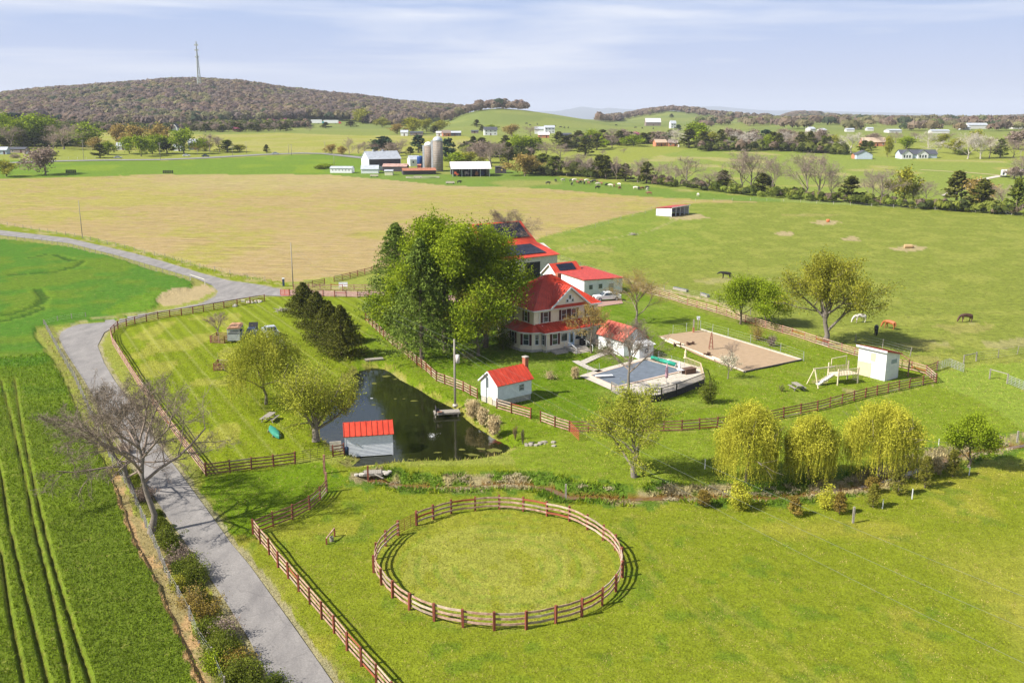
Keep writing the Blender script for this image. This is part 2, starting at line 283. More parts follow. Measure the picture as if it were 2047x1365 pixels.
def groundmat(name, blades=False, RND=.9, TR=.3):
    m = bpy.data.materials.new(name); t, N, Lk = nodes(m)
    o = N('ShaderNodeOutputMaterial'); g = N('ShaderNodeNewGeometry')
    a = N('ShaderNodeAttribute'); a.attribute_name = 'Col'
    def math_(op, x, y=None, z=None):
        q = N('ShaderNodeMath'); q.operation = op
        for i, v in enumerate((x, y, z)):
            if v is None: continue
            if isinstance(v, (int, float)): q.inputs[i].default_value = v
            else: Lk(v, q.inputs[i])
        return q.outputs[0]
    def mulc(c, f):
        q = N('ShaderNodeVectorMath'); q.operation = 'SCALE'; Lk(c, q.inputs[0]); Lk(f, q.inputs[3]); return q.outputs[0]
    if blades:
        d = N('ShaderNodeBsdfDiffuse'); tl = N('ShaderNodeBsdfTranslucent'); mx = N('ShaderNodeMixShader'); mx.inputs[0].default_value = TR
        f = math_('MULTIPLY_ADD', g.outputs['Random Per Island'], RND, 1.2 - RND / 2 if RND > .5 else 1 - RND / 2); c = mulc(a.outputs['Color'], f)
        Lk(c, d.inputs[0]); Lk(c, tl.inputs[0]); Lk(d.outputs[0], mx.inputs[1]); Lk(tl.outputs[0], mx.inputs[2]); Lk(mx.outputs[0], o.inputs[0])
        return m
    b = N('ShaderNodeBsdfPrincipled'); b.inputs['Roughness'].default_value = .95; b.inputs['Specular IOR Level'].default_value = .1; Lk(b.outputs[0], o.inputs[0])
    W = N('ShaderNodeAttribute'); W.attribute_name = 'Wt'; sw = N('ShaderNodeSeparateColor'); Lk(W.outputs['Color'], sw.inputs[0])
    def noise(sc, det=3, vec=None, rough=.6):
        q = N('ShaderNodeTexNoise'); q.inputs['Scale'].default_value = sc; q.inputs['Detail'].default_value = det; q.inputs['Roughness'].default_value = rough
        Lk(vec or g.outputs['Position'], q.inputs[0]); return q.outputs[0]
    uv = N('ShaderNodeAttribute'); uv.attribute_name = 'Row'
    mp = N('ShaderNodeMapping'); mp.inputs['Scale'].default_value = (.05, 1.1, 1); Lk(uv.outputs['Vector'], mp.inputs[0])
    mp2 = N('ShaderNodeMapping'); mp2.inputs['Scale'].default_value = (.25, 2.4, 1); Lk(uv.outputs['Vector'], mp2.inputs[0])
    n1 = noise(.25, 4); n2 = noise(1.6, 4, rough=.7); n3 = noise(7, 3, rough=.75); nr = noise(1., 4, mp.outputs[0], .7); nr2 = noise(1., 3, mp2.outputs[0], .8)
    def dev(n, k): return math_('MULTIPLY', math_('SUBTRACT', n, .5), k)
    f = math_('ADD', 1.0, dev(n1, .35)); f = math_('ADD', f, dev(n2, .95)); f = math_('ADD', f, dev(n3, 1.9))
    f = math_('ADD', f, math_('MULTIPLY', dev(nr, 1.9), sw.outputs[0])); f = math_('ADD', f, math_('MULTIPLY', dev(nr2, 1.6), sw.outputs[0]))
    tuft = math_('MULTIPLY', dev(noise(.75, 5, rough=.75), 1.9), sw.outputs[2]); f = math_('ADD', f, tuft)
    # mown stripes
    sx = N('ShaderNodeSeparateXYZ'); mo = N('ShaderNodeAttribute'); mo.attribute_name = 'Mow'; Lk(mo.outputs['Vector'], sx.inputs[0])
    s = math_('SINE', math_('MULTIPLY', math_('ADD', sx.outputs[0], math_('MULTIPLY', n1, .5)), 2 * pi / 1.9))
    s = math_('MULTIPLY', s, math_('MULTIPLY', math_('ADD', n1, .2), .17)); f = math_('ADD', f, math_('MULTIPLY', s, sw.outputs[1]))
    pl = math_('SMOOTHSTEP', .82, 1.0, math_('SINE', math_('MULTIPLY', sx.outputs[0], 2 * pi / 3.4))) if False else math_('POWER', math_('MAXIMUM', math_('SINE', math_('MULTIPLY', sx.outputs[0], 2 * pi / 3.1)), 0), 12)
    c = mulc(a.outputs['Color'], f)
    mxx = N('ShaderNodeMixRGB'); Lk(math_('MULTIPLY', math_('MULTIPLY', pl, sw.outputs[1]), math_('MULTIPLY', math_('MULTIPLY', n1, n2), 1.1)), mxx.inputs[0]); Lk(c, mxx.inputs[1]); mxx.inputs[2].default_value = (*sRGB(196, 196, 120), 1)
    # dry straw flecks
    dr = N('ShaderNodeMapRange'); Lk(noise(3.2, 4, rough=.8), dr.inputs[0]); dr.inputs[1].default_value = .60; dr.inputs[2].default_value = .75; dr.inputs[4].default_value = .5
    my = N('ShaderNodeMixRGB'); Lk(dr.outputs[0], my.inputs[0]); Lk(mxx.outputs[0], my.inputs[1])
    yc = N('ShaderNodeVectorMath'); yc.operation = 'MULTIPLY'; Lk(mxx.outputs[0], yc.inputs[0]); yc.inputs[1].default_value = (1.5, 1.15, 2.0); Lk(yc.outputs[0], my.inputs[2])
    def fleck(sc, lo, hi, k, colr, prev, w):
        q = N('ShaderNodeMapRange'); Lk(noise(sc, 6, rough=.82), q.inputs[0]); q.inputs[1].default_value = lo; q.inputs[2].default_value = hi; q.inputs[4].default_value = k
        z = N('ShaderNodeMixRGB'); Lk(math_('MULTIPLY', q.outputs[0], w), z.inputs[0]); Lk(prev, z.inputs[1]); z.inputs[2].default_value = (*colr, 1); return z.outputs[0]
    gw = math_('MINIMUM', math_('MULTIPLY', sw.outputs[2], 2.2), 1.0)
    cc = fleck(1.0, .56, .70, .55, sRGB(196, 180, 108), my.outputs[0], gw); cc = fleck(.62, .60, .72, .55, sRGB(74, 112, 36), cc, gw); cc = fleck(6.5, .56, .66, .5, sRGB(70, 84, 24), cc, gw)
    cc = fleck(.28, .50, .66, .6, sRGB(205, 182, 146), cc, sw.outputs[0]); cc = fleck(.22, .54, .66, .55, sRGB(176, 172, 78), cc, sw.outputs[0]); cc = fleck(2.2, .56, .68, .5, sRGB(140, 122, 80), cc, sw.outputs[0])
    Lk(cc, b.inputs['Base Color'])
    bp = N('ShaderNodeBump'); bp.inputs['Strength'].default_value = .55; bp.inputs['Distance'].default_value = .12; Lk(n3, bp.inputs['Height'])
    bp2 = N('ShaderNodeBump'); bp2.inputs['Strength'].default_value = .5; bp2.inputs['Distance'].default_value = .3; Lk(n2, bp2.inputs['Height']); Lk(bp.outputs[0], bp2.inputs['Normal'])
    Lk(bp2.outputs[0], b.inputs['Normal'])
    return m

RED = mat('red_metal_roof', (.58, .050, .022), .42, .22, .9, spec=.5, c2=(.66, .075, .035))
REDP = mat('dull_red_roof', (.40, .06, .05), .55, .25, 1.5)
WHITE = mat('white_paint', (.72, .73, .74), .6, .12, 1.1)
WSID = mat('white_siding', (.74, .76, .80), .65, .10, 2.0)
WEATH = mat('weathered_white_boards', (.76, .78, .82), .8, .2, 3, stretch=(1, 1, 6))
BEIGE = mat('beige_siding', (.80, .71, .56), .75, .08, 1.5)
MAROON = mat('maroon_paint', (.075, .018, .022), .6, .1)
GLASS = mat('window_glass', (.03, .045, .055), .08, .3, .8, spec=.8)
STONE = mat('stone', (.42, .39, .34), .9, .3, 3, bump=.4)
BRICK = mat('chimney_brick', (.38, .13, .08), .9, .25, 6, bump=.4)
SOLAR = mat('solar_cell', (.012, .016, .035), .22, .3, 1.0, spec=.6)
CONC = mat('concrete', (.50, .45, .38), .85, .15, 1.5, bump=.2)
WOODR = mat('red_brown_board', (.24, .09, .055), .75, .35, 3, c2=(.40, .22, .15))
WOODP = mat('sunlit_red_board', (.34, .16, .11), .8, .3, 3, c2=(.60, .42, .32))  # paler pinkish copy of the board colour, sunlight on the rails painted in
POST = mat('post_red', (.21, .06, .037), .7, .3, 5)
GREYW = mat('grey_weathered_wood', (.30, .27, .23), .85, .3, 5, bump=.2)
PALEW = mat('pale_new_timber', (.72, .62, .44), .7, .15, 4)
DARKW = mat('dark_stained_wood', (.05, .045, .05), .8, .3, 4)
STEEL = mat('galvanised_steel', (.46, .48, .50), .45, .2, 3, metal=.3)
TIN = mat('tin_roof', (.50, .53, .58), .45, .15, .6, metal=.2)
RUST = mat('rusty_metal', (.36, .15, .09), .75, .4, 1.2)
BLACK = mat('black_rubber', (.02, .02, .022), .7, .2)
CONCS = mat('silo_staves', (.25, .21, .175), .85, .3, .5, stretch=(1, 1, .4))
CARW = mat('white_car_paint', (.72, .74, .76), .3, .03, 1, spec=.6)
CARS = mat('silver_car_paint', (.55, .57, .60), .3, .05, 1, metal=.3, spec=.6)
CARD = mat('dark_blue_car_paint', (.02, .03, .06), .25, .1, 1, spec=.7)
BARK = mat('bark', (.17, .135, .10), .9, .35, 6, bump=.3)
BARKG = mat('grey_bark', (.20, .17, .14), .9, .3, 6, bump=.3)
TWIG = mat('bare_twigs', (.27, .21, .17), .9, .25, 3)
TWIGP = mat('pinkish_bare_twigs', (.34, .26, .21), .9, .25, 3)
SYC = mat('pale_sycamore_bark', (.52, .47, .40), .9, .2, 3)

# ------------------------------------------------------------------ mesh helpers
def raw_mesh(name, V, Fc, mats, midx=None, smooth=False):
    me = bpy.data.meshes.new(name); V = np.asarray(V, np.float32); Fc = np.asarray(Fc, np.int32); k = Fc.shape[1]
    me.vertices.add(len(V)); me.vertices.foreach_set('co', V.ravel()); me.loops.add(Fc.size); me.loops.foreach_set('vertex_index', Fc.ravel())
    me.polygons.add(len(Fc)); me.polygons.foreach_set('loop_start', np.arange(0, Fc.size, k, dtype=np.int32))
    try: me.polygons.foreach_set('loop_total', np.full(len(Fc), k, np.int32))
    except Exception: pass
    for m in mats: me.materials.append(m)
    if midx is not None: me.polygons.foreach_set('material_index', np.asarray(midx, np.int32))
    me.polygons.foreach_set('use_smooth', np.full(len(Fc), smooth, bool))
    me.update(calc_edges=True); return me
def link(name, data, parent=None, loc=None, rot=None, scale=None, m=None):
    o = bpy.data.objects.new(name, data); COL.objects.link(o)
    if parent: o.parent = parent
    if loc is not None: o.location = loc
    if rot is not None: o.rotation_euler = rot
    if scale is not None: o.scale = scale
    if m is not None:
        o.material_slots[0].link = 'OBJECT'; o.material_slots[0].material = m
    return o
def tag(o, label, cat, group=None):
    o['label'] = label; o['category'] = cat
    if group: o['group'] = group
    return o
def thing(name, label, cat, loc=(0, 0, 0), rz=0, group=None):
    o = bpy.data.objects.new(name, None); COL.objects.link(o); o.location = loc; o.rotation_euler = (0, 0, rz); o.empty_display_size = .2
    return tag(o, label, cat, group)
class MB:
    def __init__(s): s.v = []; s.f = []; s.s = []
    def add(s, vs, fs, smooth=False):
        b = len(s.v); s.v += [tuple(v) for v in vs]; s.f += [tuple(i + b for i in f) for f in fs]; s.s += [smooth] * len(fs); return s
    def hexa(s, c): return s.add(c, [(0, 3, 2, 1), (4, 5, 6, 7), (0, 1, 5, 4), (1, 2, 6, 5), (2, 3, 7, 6), (3, 0, 4, 7)])
    def box(s, x0, x1, y0, y1, z0, z1):
        return s.hexa([(x0, y0, z0), (x1, y0, z0), (x1, y1, z0), (x0, y1, z0), (x0, y0, z1), (x1, y0, z1), (x1, y1, z1), (x0, y1, z1)])
    def bar(s, a, b, w, h, up=(0, 0, 1)):
        a = Vector(a); b = Vector(b); d = (b - a).normalized(); u = Vector(up)
        x = d.cross(u);
        if x.length < 1e-3: x = Vector((1, 0, 0))
        x.normalize(); u = x.cross(d); x *= w / 2; u *= h / 2
        return s.hexa([a - x - u, a + x - u, a + x + u, a - x + u, b - x - u, b + x - u, b + x + u, b - x + u][0:4] + [b - x - u, b + x - u, b + x + u, b - x + u])
    def prism(s, poly, z0, z1):
        n = len(poly); return s.add([(x, y, z0) for x, y in poly] + [(x, y, z1) for x, y in poly], [tuple(range(n))[::-1], tuple(range(n, 2 * n))] + [(i, (i + 1) % n, n + (i + 1) % n, n + i) for i in range(n)])
    def xprism(s, poly, x0, x1):      # profile in (y, z) swept along x
        n = len(poly); return s.add([(x0, y, z) for y, z in poly] + [(x1, y, z) for y, z in poly], [tuple(range(n))[::-1], tuple(range(n, 2 * n))] + [(i, (i + 1) % n, n + (i + 1) % n, n + i) for i in range(n)])
    def slab(s, q, t):                # quad q lifted by thickness t along its normal
        q = [Vector(p) for p in q]; n = (q[1] - q[0]).cross(q[3] - q[0]).normalized() * t
        return s.hexa(q + [p + n for p in q])
    def tube(s, pts, rad, n=6, smooth=True, cap=True):
        pts = [Vector(p) for p in pts]; k = len(pts); rad = [rad] * k if isinstance(rad, (int, float)) else rad
        vs = []; a = None
        for i, p in enumerate(pts):
            d = (pts[min(i + 1, k - 1)] - pts[max(i - 1, 0)]).normalized()
            if a is None: a = d.orthogonal().normalized()
            a = (a - d * a.dot(d)).normalized() if (a - d * a.dot(d)).length > 1e-4 else d.orthogonal().normalized(); b = d.cross(a)
            vs += [p + (a * cos(2 * pi * j / n) + b * sin(2 * pi * j / n)) * rad[i] for j in range(n)]
        fs = [(i * n + j, i * n + (j + 1) % n, (i + 1) * n + (j + 1) % n, (i + 1) * n + j) for i in range(k - 1) for j in range(n)]
        if cap: fs += [tuple(range(n))[::-1], tuple(range((k - 1) * n, k * n))]
        return s.add(vs, fs, smooth)
    def lathe(s, prof, n=16, c=(0, 0)):
        vs = [(c[0] + r * cos(2 * pi * j / n), c[1] + r * sin(2 * pi * j / n), z) for r, z in prof for j in range(n)]; k = len(prof)
        fs = [(i * n + j, i * n + (j + 1) % n, (i + 1) * n + (j + 1) % n, (i + 1) * n + j) for i in range(k - 1) for j in range(n)]
        return s.add(vs, fs + [tuple(range(n))[::-1], tuple(range((k - 1) * n, k * n))], True)
    def mesh(s, name, m):
        me = bpy.data.meshes.new(name); me.from_pydata(s.v, [], s.f); me.polygons.foreach_set('use_smooth', s.s); me.materials.append(m); me.update(); return me
    def build(s, name, m, parent=None, **k): return link(name, s.mesh(name, m), parent, **k)
def stuff(o, label=None, cat=None):
    o['kind'] = 'stuff'
    if label: tag(o, label, cat)
    return o
_uc = MB().box(-.5, .5, -.5, .5, -.5, .5).mesh('unit_box', WOODR)
UC = {}
def unit(m):
    if m.name not in UC:
        q = _uc.copy(); q.materials.clear(); q.materials.append(m); UC[m.name] = q
    return UC[m.name]
def cub(name, parent, m, c, size, rot=(0, 0, 0)): return link(name, unit(m), parent, c, rot, size)
def beam(name, parent, m, a, b, w, h):      # shared unit box between two points (w horizontal, h vertical)
    a = Vector(a); b = Vector(b); d = b - a; l = d.length
    rz = math.atan2(d.y, d.x); ry = -math.atan2(d.z, hypot(d.x, d.y))
    return link(name, unit(m), parent, (a + b) / 2, (0, ry, rz), (l, w, h))

# ------------------------------------------------------------------ ground sheet
def build_ground():
    rr = np.concatenate([[0.], np.geomspace(3, 40, 12)[:-1], np.geomspace(40, 14000, 560)])
    half = R(31.5)
    aa = np.concatenate([np.linspace(-half, half, 570), np.linspace(half, 2 * pi - half, 74)[1:-1]])
    nr, na = len(rr), len(aa)
    RR, AA = np.meshgrid(rr, aa, indexing='ij'); x = (RR * np.sin(AA)).ravel(); y = (RR * np.cos(AA)).ravel()
    z = hb(x, y) + relief(x, y)
    i = np.arange(nr - 1)[:, None] * na; j = np.arange(na)[None, :]; j2 = (j + 1) % na
    Q = np.stack([i + j, i + j2, i + na + j2, i + na + j], -1).reshape(-1, 4)[:, ::-1]
    gm = groundmat('grassland')
    me = raw_mesh('ground', np.stack([x, y, z], 1), Q, [gm], smooth=True)
    rgb, W = ground_colour(x, y)
    def vec_attr(name, arr, t='FLOAT_COLOR'):
        a = me.attributes.new(name, t, 'POINT')
        if t == 'FLOAT_COLOR': a.data.foreach_set('color', np.concatenate([arr, np.ones((len(arr), 1))], 1).astype(np.float32).ravel())
        else: a.data.foreach_set('vector', arr.astype(np.float32).ravel())
    vec_attr('Col', rgb); vec_attr('Wt', W)
    ang = R(-9); vec_attr('Row', np.stack([x * cos(ang) + y * sin(ang), -x * sin(ang) + y * cos(ang), 0 * x], 1), 'FLOAT_VECTOR')
    ang = R(-61); vec_attr('Mow', np.stack([-x * sin(ang) + y * cos(ang), 0 * x, 0 * x], 1), 'FLOAT_VECTOR')
    o = link('ground', me); o['kind'] = 'structure'
build_ground()
rng = np.random.RandomState(7)

def sheet(name, px, z, m, kind='structure', flat=True, world=False):
    bm = bmesh.new(); P = px if world else [tuple(pz(a, b, z)) for a, b in px]
    f = bm.faces.new([bm.verts.new((p[0], p[1], z)) for p in P]); bmesh.ops.triangulate(bm, faces=[f])
    bmesh.ops.recalc_face_normals(bm, faces=bm.faces)
    if sum(q.normal.z for q in bm.faces) < 0: bmesh.ops.reverse_faces(bm, faces=bm.faces)
    me = bpy.data.meshes.new(name); bm.to_mesh(me); bm.free(); me.materials.append(m); o = link(name, me)
    if kind: o['kind'] = kind
    return o
def asphalt():
    m = bpy.data.materials.new('worn_asphalt'); t, N, Lk = nodes(m)
    o = N('ShaderNodeOutputMaterial'); b = N('ShaderNodeBsdfPrincipled'); b.inputs['Roughness'].default_value = .85; Lk(b.outputs[0], o.inputs[0])
    g = N('ShaderNodeNewGeometry'); prev = None
    def ns(sc, d, st=(1, 1, 1), ro=.6):
        mp = N('ShaderNodeMapping'); mp.inputs['Scale'].default_value = st; mp.inputs['Rotation'].default_value = (0, 0, R(28)); Lk(g.outputs['Position'], mp.inputs[0])
        n = N('ShaderNodeTexNoise'); n.inputs['Scale'].default_value = sc; n.inputs['Detail'].default_value = d; n.inputs['Roughness'].default_value = ro; Lk(mp.outputs[0], n.inputs[0]); return n.outputs[0]
    r = N('ShaderNodeValToRGB'); r.color_ramp.elements[0].position = .3; r.color_ramp.elements[1].position = .72
    r.color_ramp.elements[0].color = (.178, .166, .160, 1); r.color_ramp.elements[1].color = (.295, .275, .258, 1)
    Lk(ns(.55, 5, (1, .35, 1)), r.inputs[0])
    r2 = N('ShaderNodeValToRGB'); r2.color_ramp.elements[0].position = .33; r2.color_ramp.elements[1].position = .7; r2.color_ramp.elements[0].color = (.72, .72, .72, 1); r2.color_ramp.elements[1].color = (1.2, 1.2, 1.2, 1)
    Lk(ns(9, 4, ro=.8), r2.inputs[0]); mx = N('ShaderNodeMixRGB'); mx.blend_type = 'MULTIPLY'; mx.inputs[0].default_value = 1; Lk(r.outputs[0], mx.inputs[1]); Lk(r2.outputs[0], mx.inputs[2])
    v = N('ShaderNodeTexVoronoi'); v.feature = 'DISTANCE_TO_EDGE'; v.inputs['Scale'].default_value = .28; v.inputs['Randomness'].default_value = 1
    nn = N('ShaderNodeTexNoise'); nn.inputs['Scale'].default_value = 1.2; Lk(g.outputs['Position'], nn.inputs[0])
    av = N('ShaderNodeMixRGB'); av.inputs[0].default_value = .35; Lk(g.outputs['Position'], av.inputs[1]); Lk(nn.outputs[1], av.inputs[2]); Lk(av.outputs[0], v.inputs[0])
    r3 = N('ShaderNodeMapRange'); r3.inputs[1].default_value = .002; r3.inputs[2].default_value = .009; r3.inputs[3].default_value = .82; Lk(v.outputs[0], r3.inputs[0])
    m2 = N('ShaderNodeVectorMath'); m2.operation = 'SCALE'; Lk(mx.outputs[0], m2.inputs[0]); Lk(r3.outputs[0], m2.inputs[3]); Lk(m2.outputs[0], b.inputs['Base Color'])
    return m
sheet('road', ROAD, .075, asphalt())
GRAVEL = mat('pinkish_gravel', sRGB(196, 160, 146), .95, .2, 6, bump=.3)
sheet('driveway', [(562, 579), (600, 581), (770, 583), (900, 590), (1000, 585), (1100, 600), (1180, 604), (1240, 596), (1246, 606), (1190, 614), (1100, 610), (1010, 596), (900, 604), (780, 594), (640, 590), (562, 592)], .085, GRAVEL)
SAND = mat('arena_sand', sRGB(200, 172, 140), .95, .10, 1.2, bump=.3)
sheet('riding_arena', ARENA, .08, SAND)
# pond water
def water(name, deep, rough=.06):
    m = bpy.data.materials.new(name); t, N, Lk = nodes(m); o = N('ShaderNodeOutputMaterial'); b = N('ShaderNodeBsdfPrincipled'); Lk(b.outputs[0], o.inputs[0])
    b.inputs['Base Color'].default_value = (*deep, 1); b.inputs['Roughness'].default_value = rough; b.inputs['IOR'].default_value = 1.33; b.inputs['Specular IOR Level'].default_value = .9
    g = N('ShaderNodeNewGeometry'); n = N('ShaderNodeTexNoise'); n.inputs['Scale'].default_value = 1.6; n.inputs['Detail'].default_value = 4; Lk(g.outputs['Position'], n.inputs[0])
    bp = N('ShaderNodeBump'); bp.inputs['Strength'].default_value = .12; bp.inputs['Distance'].default_value = .06; Lk(n.outputs[0], bp.inputs['Height']); Lk(bp.outputs[0], b.inputs['Normal']); return m
WAT = water('pond_water', (.012, .014, .004))
_c = [sum(p[i] for p in PONDW) / len(PONDW) for i in (0, 1)]
_pw = [((p[0] - _c[0]) * 1.02 + _c[0], (p[1] - _c[1]) * 1.02 + _c[1]) for p in PONDW]
sheet('pond_water', _pw, -.55, WAT, world=True)
MUDW = water('muddy_creek_water', (.16, .09, .03), .15)
def creek():
    V = []; Fc = []
    for i, (x, y) in enumerate(CREEKW):
        a = CREEKW[max(i - 1, 0)]; b = CREEKW[min(i + 1, len(CREEKW) - 1)]; d = Vector((b[0] - a[0], b[1] - a[1])).normalized(); n = Vector((-d.y, d.x)) * (.30 + .22 * sin(i * 2.1))
        V += [(x + n.x, y + n.y, -.49), (x - n.x, y - n.y, -.49)]
    Fc = [(2 * i, 2 * i + 1, 2 * i + 3, 2 * i + 2) for i in range(len(CREEKW) - 1)]
    o = link('creek_water', raw_mesh('creek_water', V, Fc, [MUDW])); o['kind'] = 'structure'
creek()
# distant mountains
def mountains():
    pts = [(-2500, 226), (-800, 228), (0, 232), (700, 232), (1120, 222), (1145, 217), (1163, 213), (1200, 218), (1217, 216), (1260, 219), (1330, 215), (1390, 213), (1440, 213), (1480, 217), (1520, 221), (1600, 221), (1700, 224), (1800, 226), (1900, 229), (2000, 233), (2047, 234), (2500, 228), (3500, 224)]
    ax = np.array([azel(*p)[0] for p in pts]); el = np.array([azel(*p)[1] for p in pts]); d1 = 21000.
    aa = np.linspace(ax[0], ax[-1], 900); e = np.interp(aa, ax, el) + .0005 * (vnoise(aa * 400, aa * 0, .5, 3) - .5)
    V = []; 
    for k, (d, fz) in enumerate(((17000, 0), (18500, .45), (20000, .85), (21000, 1), (22500, .6))):
        n = (vnoise(aa * 300, aa * 0 + k, .7, 40 + k) - .5)
        z = (H0 + e * d1) * fz + 20 * (1 - fz) + (18 * n if 0 < fz < 1 else 0)
        V.append(np.stack([d * np.sin(aa), d * np.cos(aa), z], 1))
    V = np.concatenate(V); na = len(aa); i = np.arange(4)[:, None] * na; j = np.arange(na - 1)[None, :]
    Q = np.stack([i + j, i + j + 1, i + na + j + 1, i + na + j], -1).reshape(-1, 4)[:, ::-1]
    o = link('distant_mountains', raw_mesh('distant_mountains', V, Q, [mat('mountain_forest', (.05, .07, .06), .95, .3, .004)], smooth=True)); o['kind'] = 'structure'
mountains()
# ------------------------------------------------------------------ trees
def grow(rs, H, Rr, limbs=7, kids=(5, 4, 4), trunk=.3, up=.25, spread=(25, 60), r0=None, lean=(0, 0), wob=.12, fork=0):
    """branch skeleton as (points, radii, level); scaled to height H and crown radius Rr"""
    out = []
    def rec(p, d, L, r, lev):
        n = 4 if lev < 2 else 3; pts = [p]; q = p.copy(); dd = d.copy()
        for i in range(n):
            dd = dd + rs.normal(0, wob, 3); dd[2] += up * (.25 if lev else .1); dd /= np.linalg.norm(dd); q = q + dd * L / n; pts.append(q)
        rad = np.linspace(r, r * (.45 if lev < len(kids) else .3), n + 1); out.append((np.array(pts), rad, lev))
        if lev >= len(kids): return
        for c in range(kids[lev]):
            t = .3 + .7 * (c + rs.rand()) / kids[lev] if lev else .35 + .65 * (c + .5) / kids[lev]
            k = min(int(t * n), n - 1); f = t * n - k; base = pts[k] * (1 - f) + pts[k + 1] * f
            ax = np.cross(dd, rs.normal(0, 1, 3)); ax /= np.linalg.norm(ax) + 1e-9; an = R(rs.uniform(22, 58))
            nd = dd * cos(an) + ax * sin(an); rr = np.interp(t * n, range(n + 1), rad) * .62
            rec(base, nd, L * rs.uniform(.5, .72) * (1.1 - .35 * t), max(rr, .004), lev + 1)
    r0 = r0 or H * .02
    th = H * trunk; top = np.array([lean[0] * H * .5, lean[1] * H * .5, H * .62]); tp = []
    for i in range(6):
        f = i / 5; tp.append(np.array([top[0] * f ** 1.3, top[1] * f ** 1.3, top[2] * f]) + (rs.normal(0, .012 * H, 3) * [1, 1, 0] if 0 < i else 0))
    tp = np.array(tp); tr = r0 * np.array([1.35, .95, .8, .62, .45, .28]); 
    if fork: tr = r0 * np.array([1.4, 1.05, .75, .4, .2, .1])
    out.append((tp, tr, 0))
    ga = rs.rand() * 6
    for c in range(limbs):
        t = trunk + (.62 - trunk) * (c / max(1, limbs - 1)) if not fork else trunk * (.7 + .6 * rs.rand())
        f = min(t / .62, 1) * 5; k = min(int(f), 4); base = tp[k] * (1 - f + k) + tp[k + 1] * (f - k)
        ga += 2.4; el = R(90 - rs.uniform(*spread) * (1 - .35 * c / limbs))
        d = np.array([cos(ga) * cos(el), sin(ga) * cos(el), sin(el)]) + np.array([lean[0], lean[1], 0]) * .4
        rec(base, d / np.linalg.norm(d), H * (.50 - .22 * c / limbs) if not fork else H * rs.uniform(.4, .6), r0 * (.55 - .2 * c / limbs), 1)
    allp = np.concatenate([o[0] for o in out]); top = np.percentile(allp[:, 2], 99.6); rad = np.percentile(np.hypot(allp[:, 0] - tp[-1, 0], allp[:, 1] - tp[-1, 1]), 90)
    sz, sx = H / top, Rr / rad
    return [(o[0] * [sx, sx, sz], o[1], o[2]) for o in out]
def wood_arrays(sk, rmin=.018, minlev=0, maxlev=9):
    V, Q, n0 = [], [], 0
    for pts, rad, lev in sk:
        if not minlev <= lev <= maxlev: continue
        n = 7 if lev == 0 else (5 if lev == 1 else 3); k = len(pts)
        d = np.gradient(pts, axis=0); d /= np.linalg.norm(d, axis=1)[:, None] + 1e-9
        a = np.cross(d, [.3, .2, .93]); a /= np.linalg.norm(a, axis=1)[:, None] + 1e-9; b = np.cross(d, a)
        th = np.arange(n) * 2 * pi / n; r = np.maximum(rad, rmin)[:, None, None]
        V.append((pts[:, None, :] + (a[:, None, :] * np.cos(th)[None, :, None] + b[:, None, :] * np.sin(th)[None, :, None]) * r).reshape(-1, 3))
        i = np.arange(k - 1)[:, None] * n; j = np.arange(n)[None, :]; Q.append((np.stack([i + j, i + (j + 1) % n, i + n + (j + 1) % n, i + n + j], -1).reshape(-1, 4)) + n0); n0 += k * n
    return np.concatenate(V), np.concatenate(Q)
def leaf_quads(rs, C, size, asp=.6, droop=0, var=.4):
    n = len(C); a = rs.normal(0, 1, (n, 3)); a[:, 2] -= droop; a /= np.linalg.norm(a, axis=1)[:, None]
    b = np.cross(a, rs.normal(0, 1, (n, 3))); b /= np.linalg.norm(b, axis=1)[:, None] + 1e-9
    s = size * (1 + var * rs.uniform(-1, 1, n))[:, None]; a = a * s; b = b * s * asp
    V = np.stack([C - a * .5, C + b * .5, C + a * .5, C - b * .5], 1).reshape(-1, 3)
    return V, np.arange(n * 4).reshape(-1, 4)
def leaf_sites(rs, sk, n, lev, jit):
    segs = [s for s in sk if s[2] >= lev]; A = np.concatenate([s[0][:-1] for s in segs]); B = np.concatenate([s[0][1:] for s in segs])
    k = rs.randint(0, len(A), n); t = rs.rand(n)[:, None]; return A[k] * (1 - t) + B[k] * t + rs.normal(0, jit, (n, 3))
def smooth_tree(V, Q, m, name): return raw_mesh(name, V, Q, [m], smooth=True)
LEAF = dict(
 maple=leafmat('fresh_green_leaves', (.09, .155, .01), (.36, .43, .03)),
 bud=leafmat('yellow_green_buds', (.17, .19, .02), (.40, .38, .05)),
 willow=leafmat('golden_willow_leaves', (.27, .29, .025), (.68, .64, .08)),
 wgreen=leafmat('green_willow_leaves', (.20, .24, .025), (.50, .50, .07)),
 orange=leafmat('orange_buds', (.26, .19, .05), (.46, .34, .11)),
 cedar=leafmat('cedar_needles', (.03, .045, .01), (.17, .17, .03), .15),
 pine=leafmat('pine_needles', (.07, .12, .02), (.25, .32, .06), .2),
 dpine=leafmat('dark_pine_needles', (.02, .05, .03), (.08, .13, .07), .15),
 olive=leafmat('olive_needles', (.07, .085, .015), (.27, .25, .04), .15),
 twig=leafmat('twig_haze', (.15, .12, .09), (.27, .22, .17), .1),
 brown=leafmat('brown_buds', (.20, .15, .12), (.40, .31, .25), .25),
 white=leafmat('white_blossom', (.35, .33, .22), (.75, .70, .55)),
 pink=leafmat('redbud_blossom', (.42, .10, .22), (.6, .22, .34)),
 shrub=leafmat('dark_shrub_leaves', (.045, .075, .012), (.22, .25, .035)),
 russet=leafmat('russet_needles', (.13, .10, .02), (.36, .26, .06), .15),
 drygrass=leafmat('dry_grass', (.46, .35, .18), (.72, .59, .35), .25),
 bright=leafmat('bright_spring_leaves', (.14, .21, .01), (.34, .42, .03)))
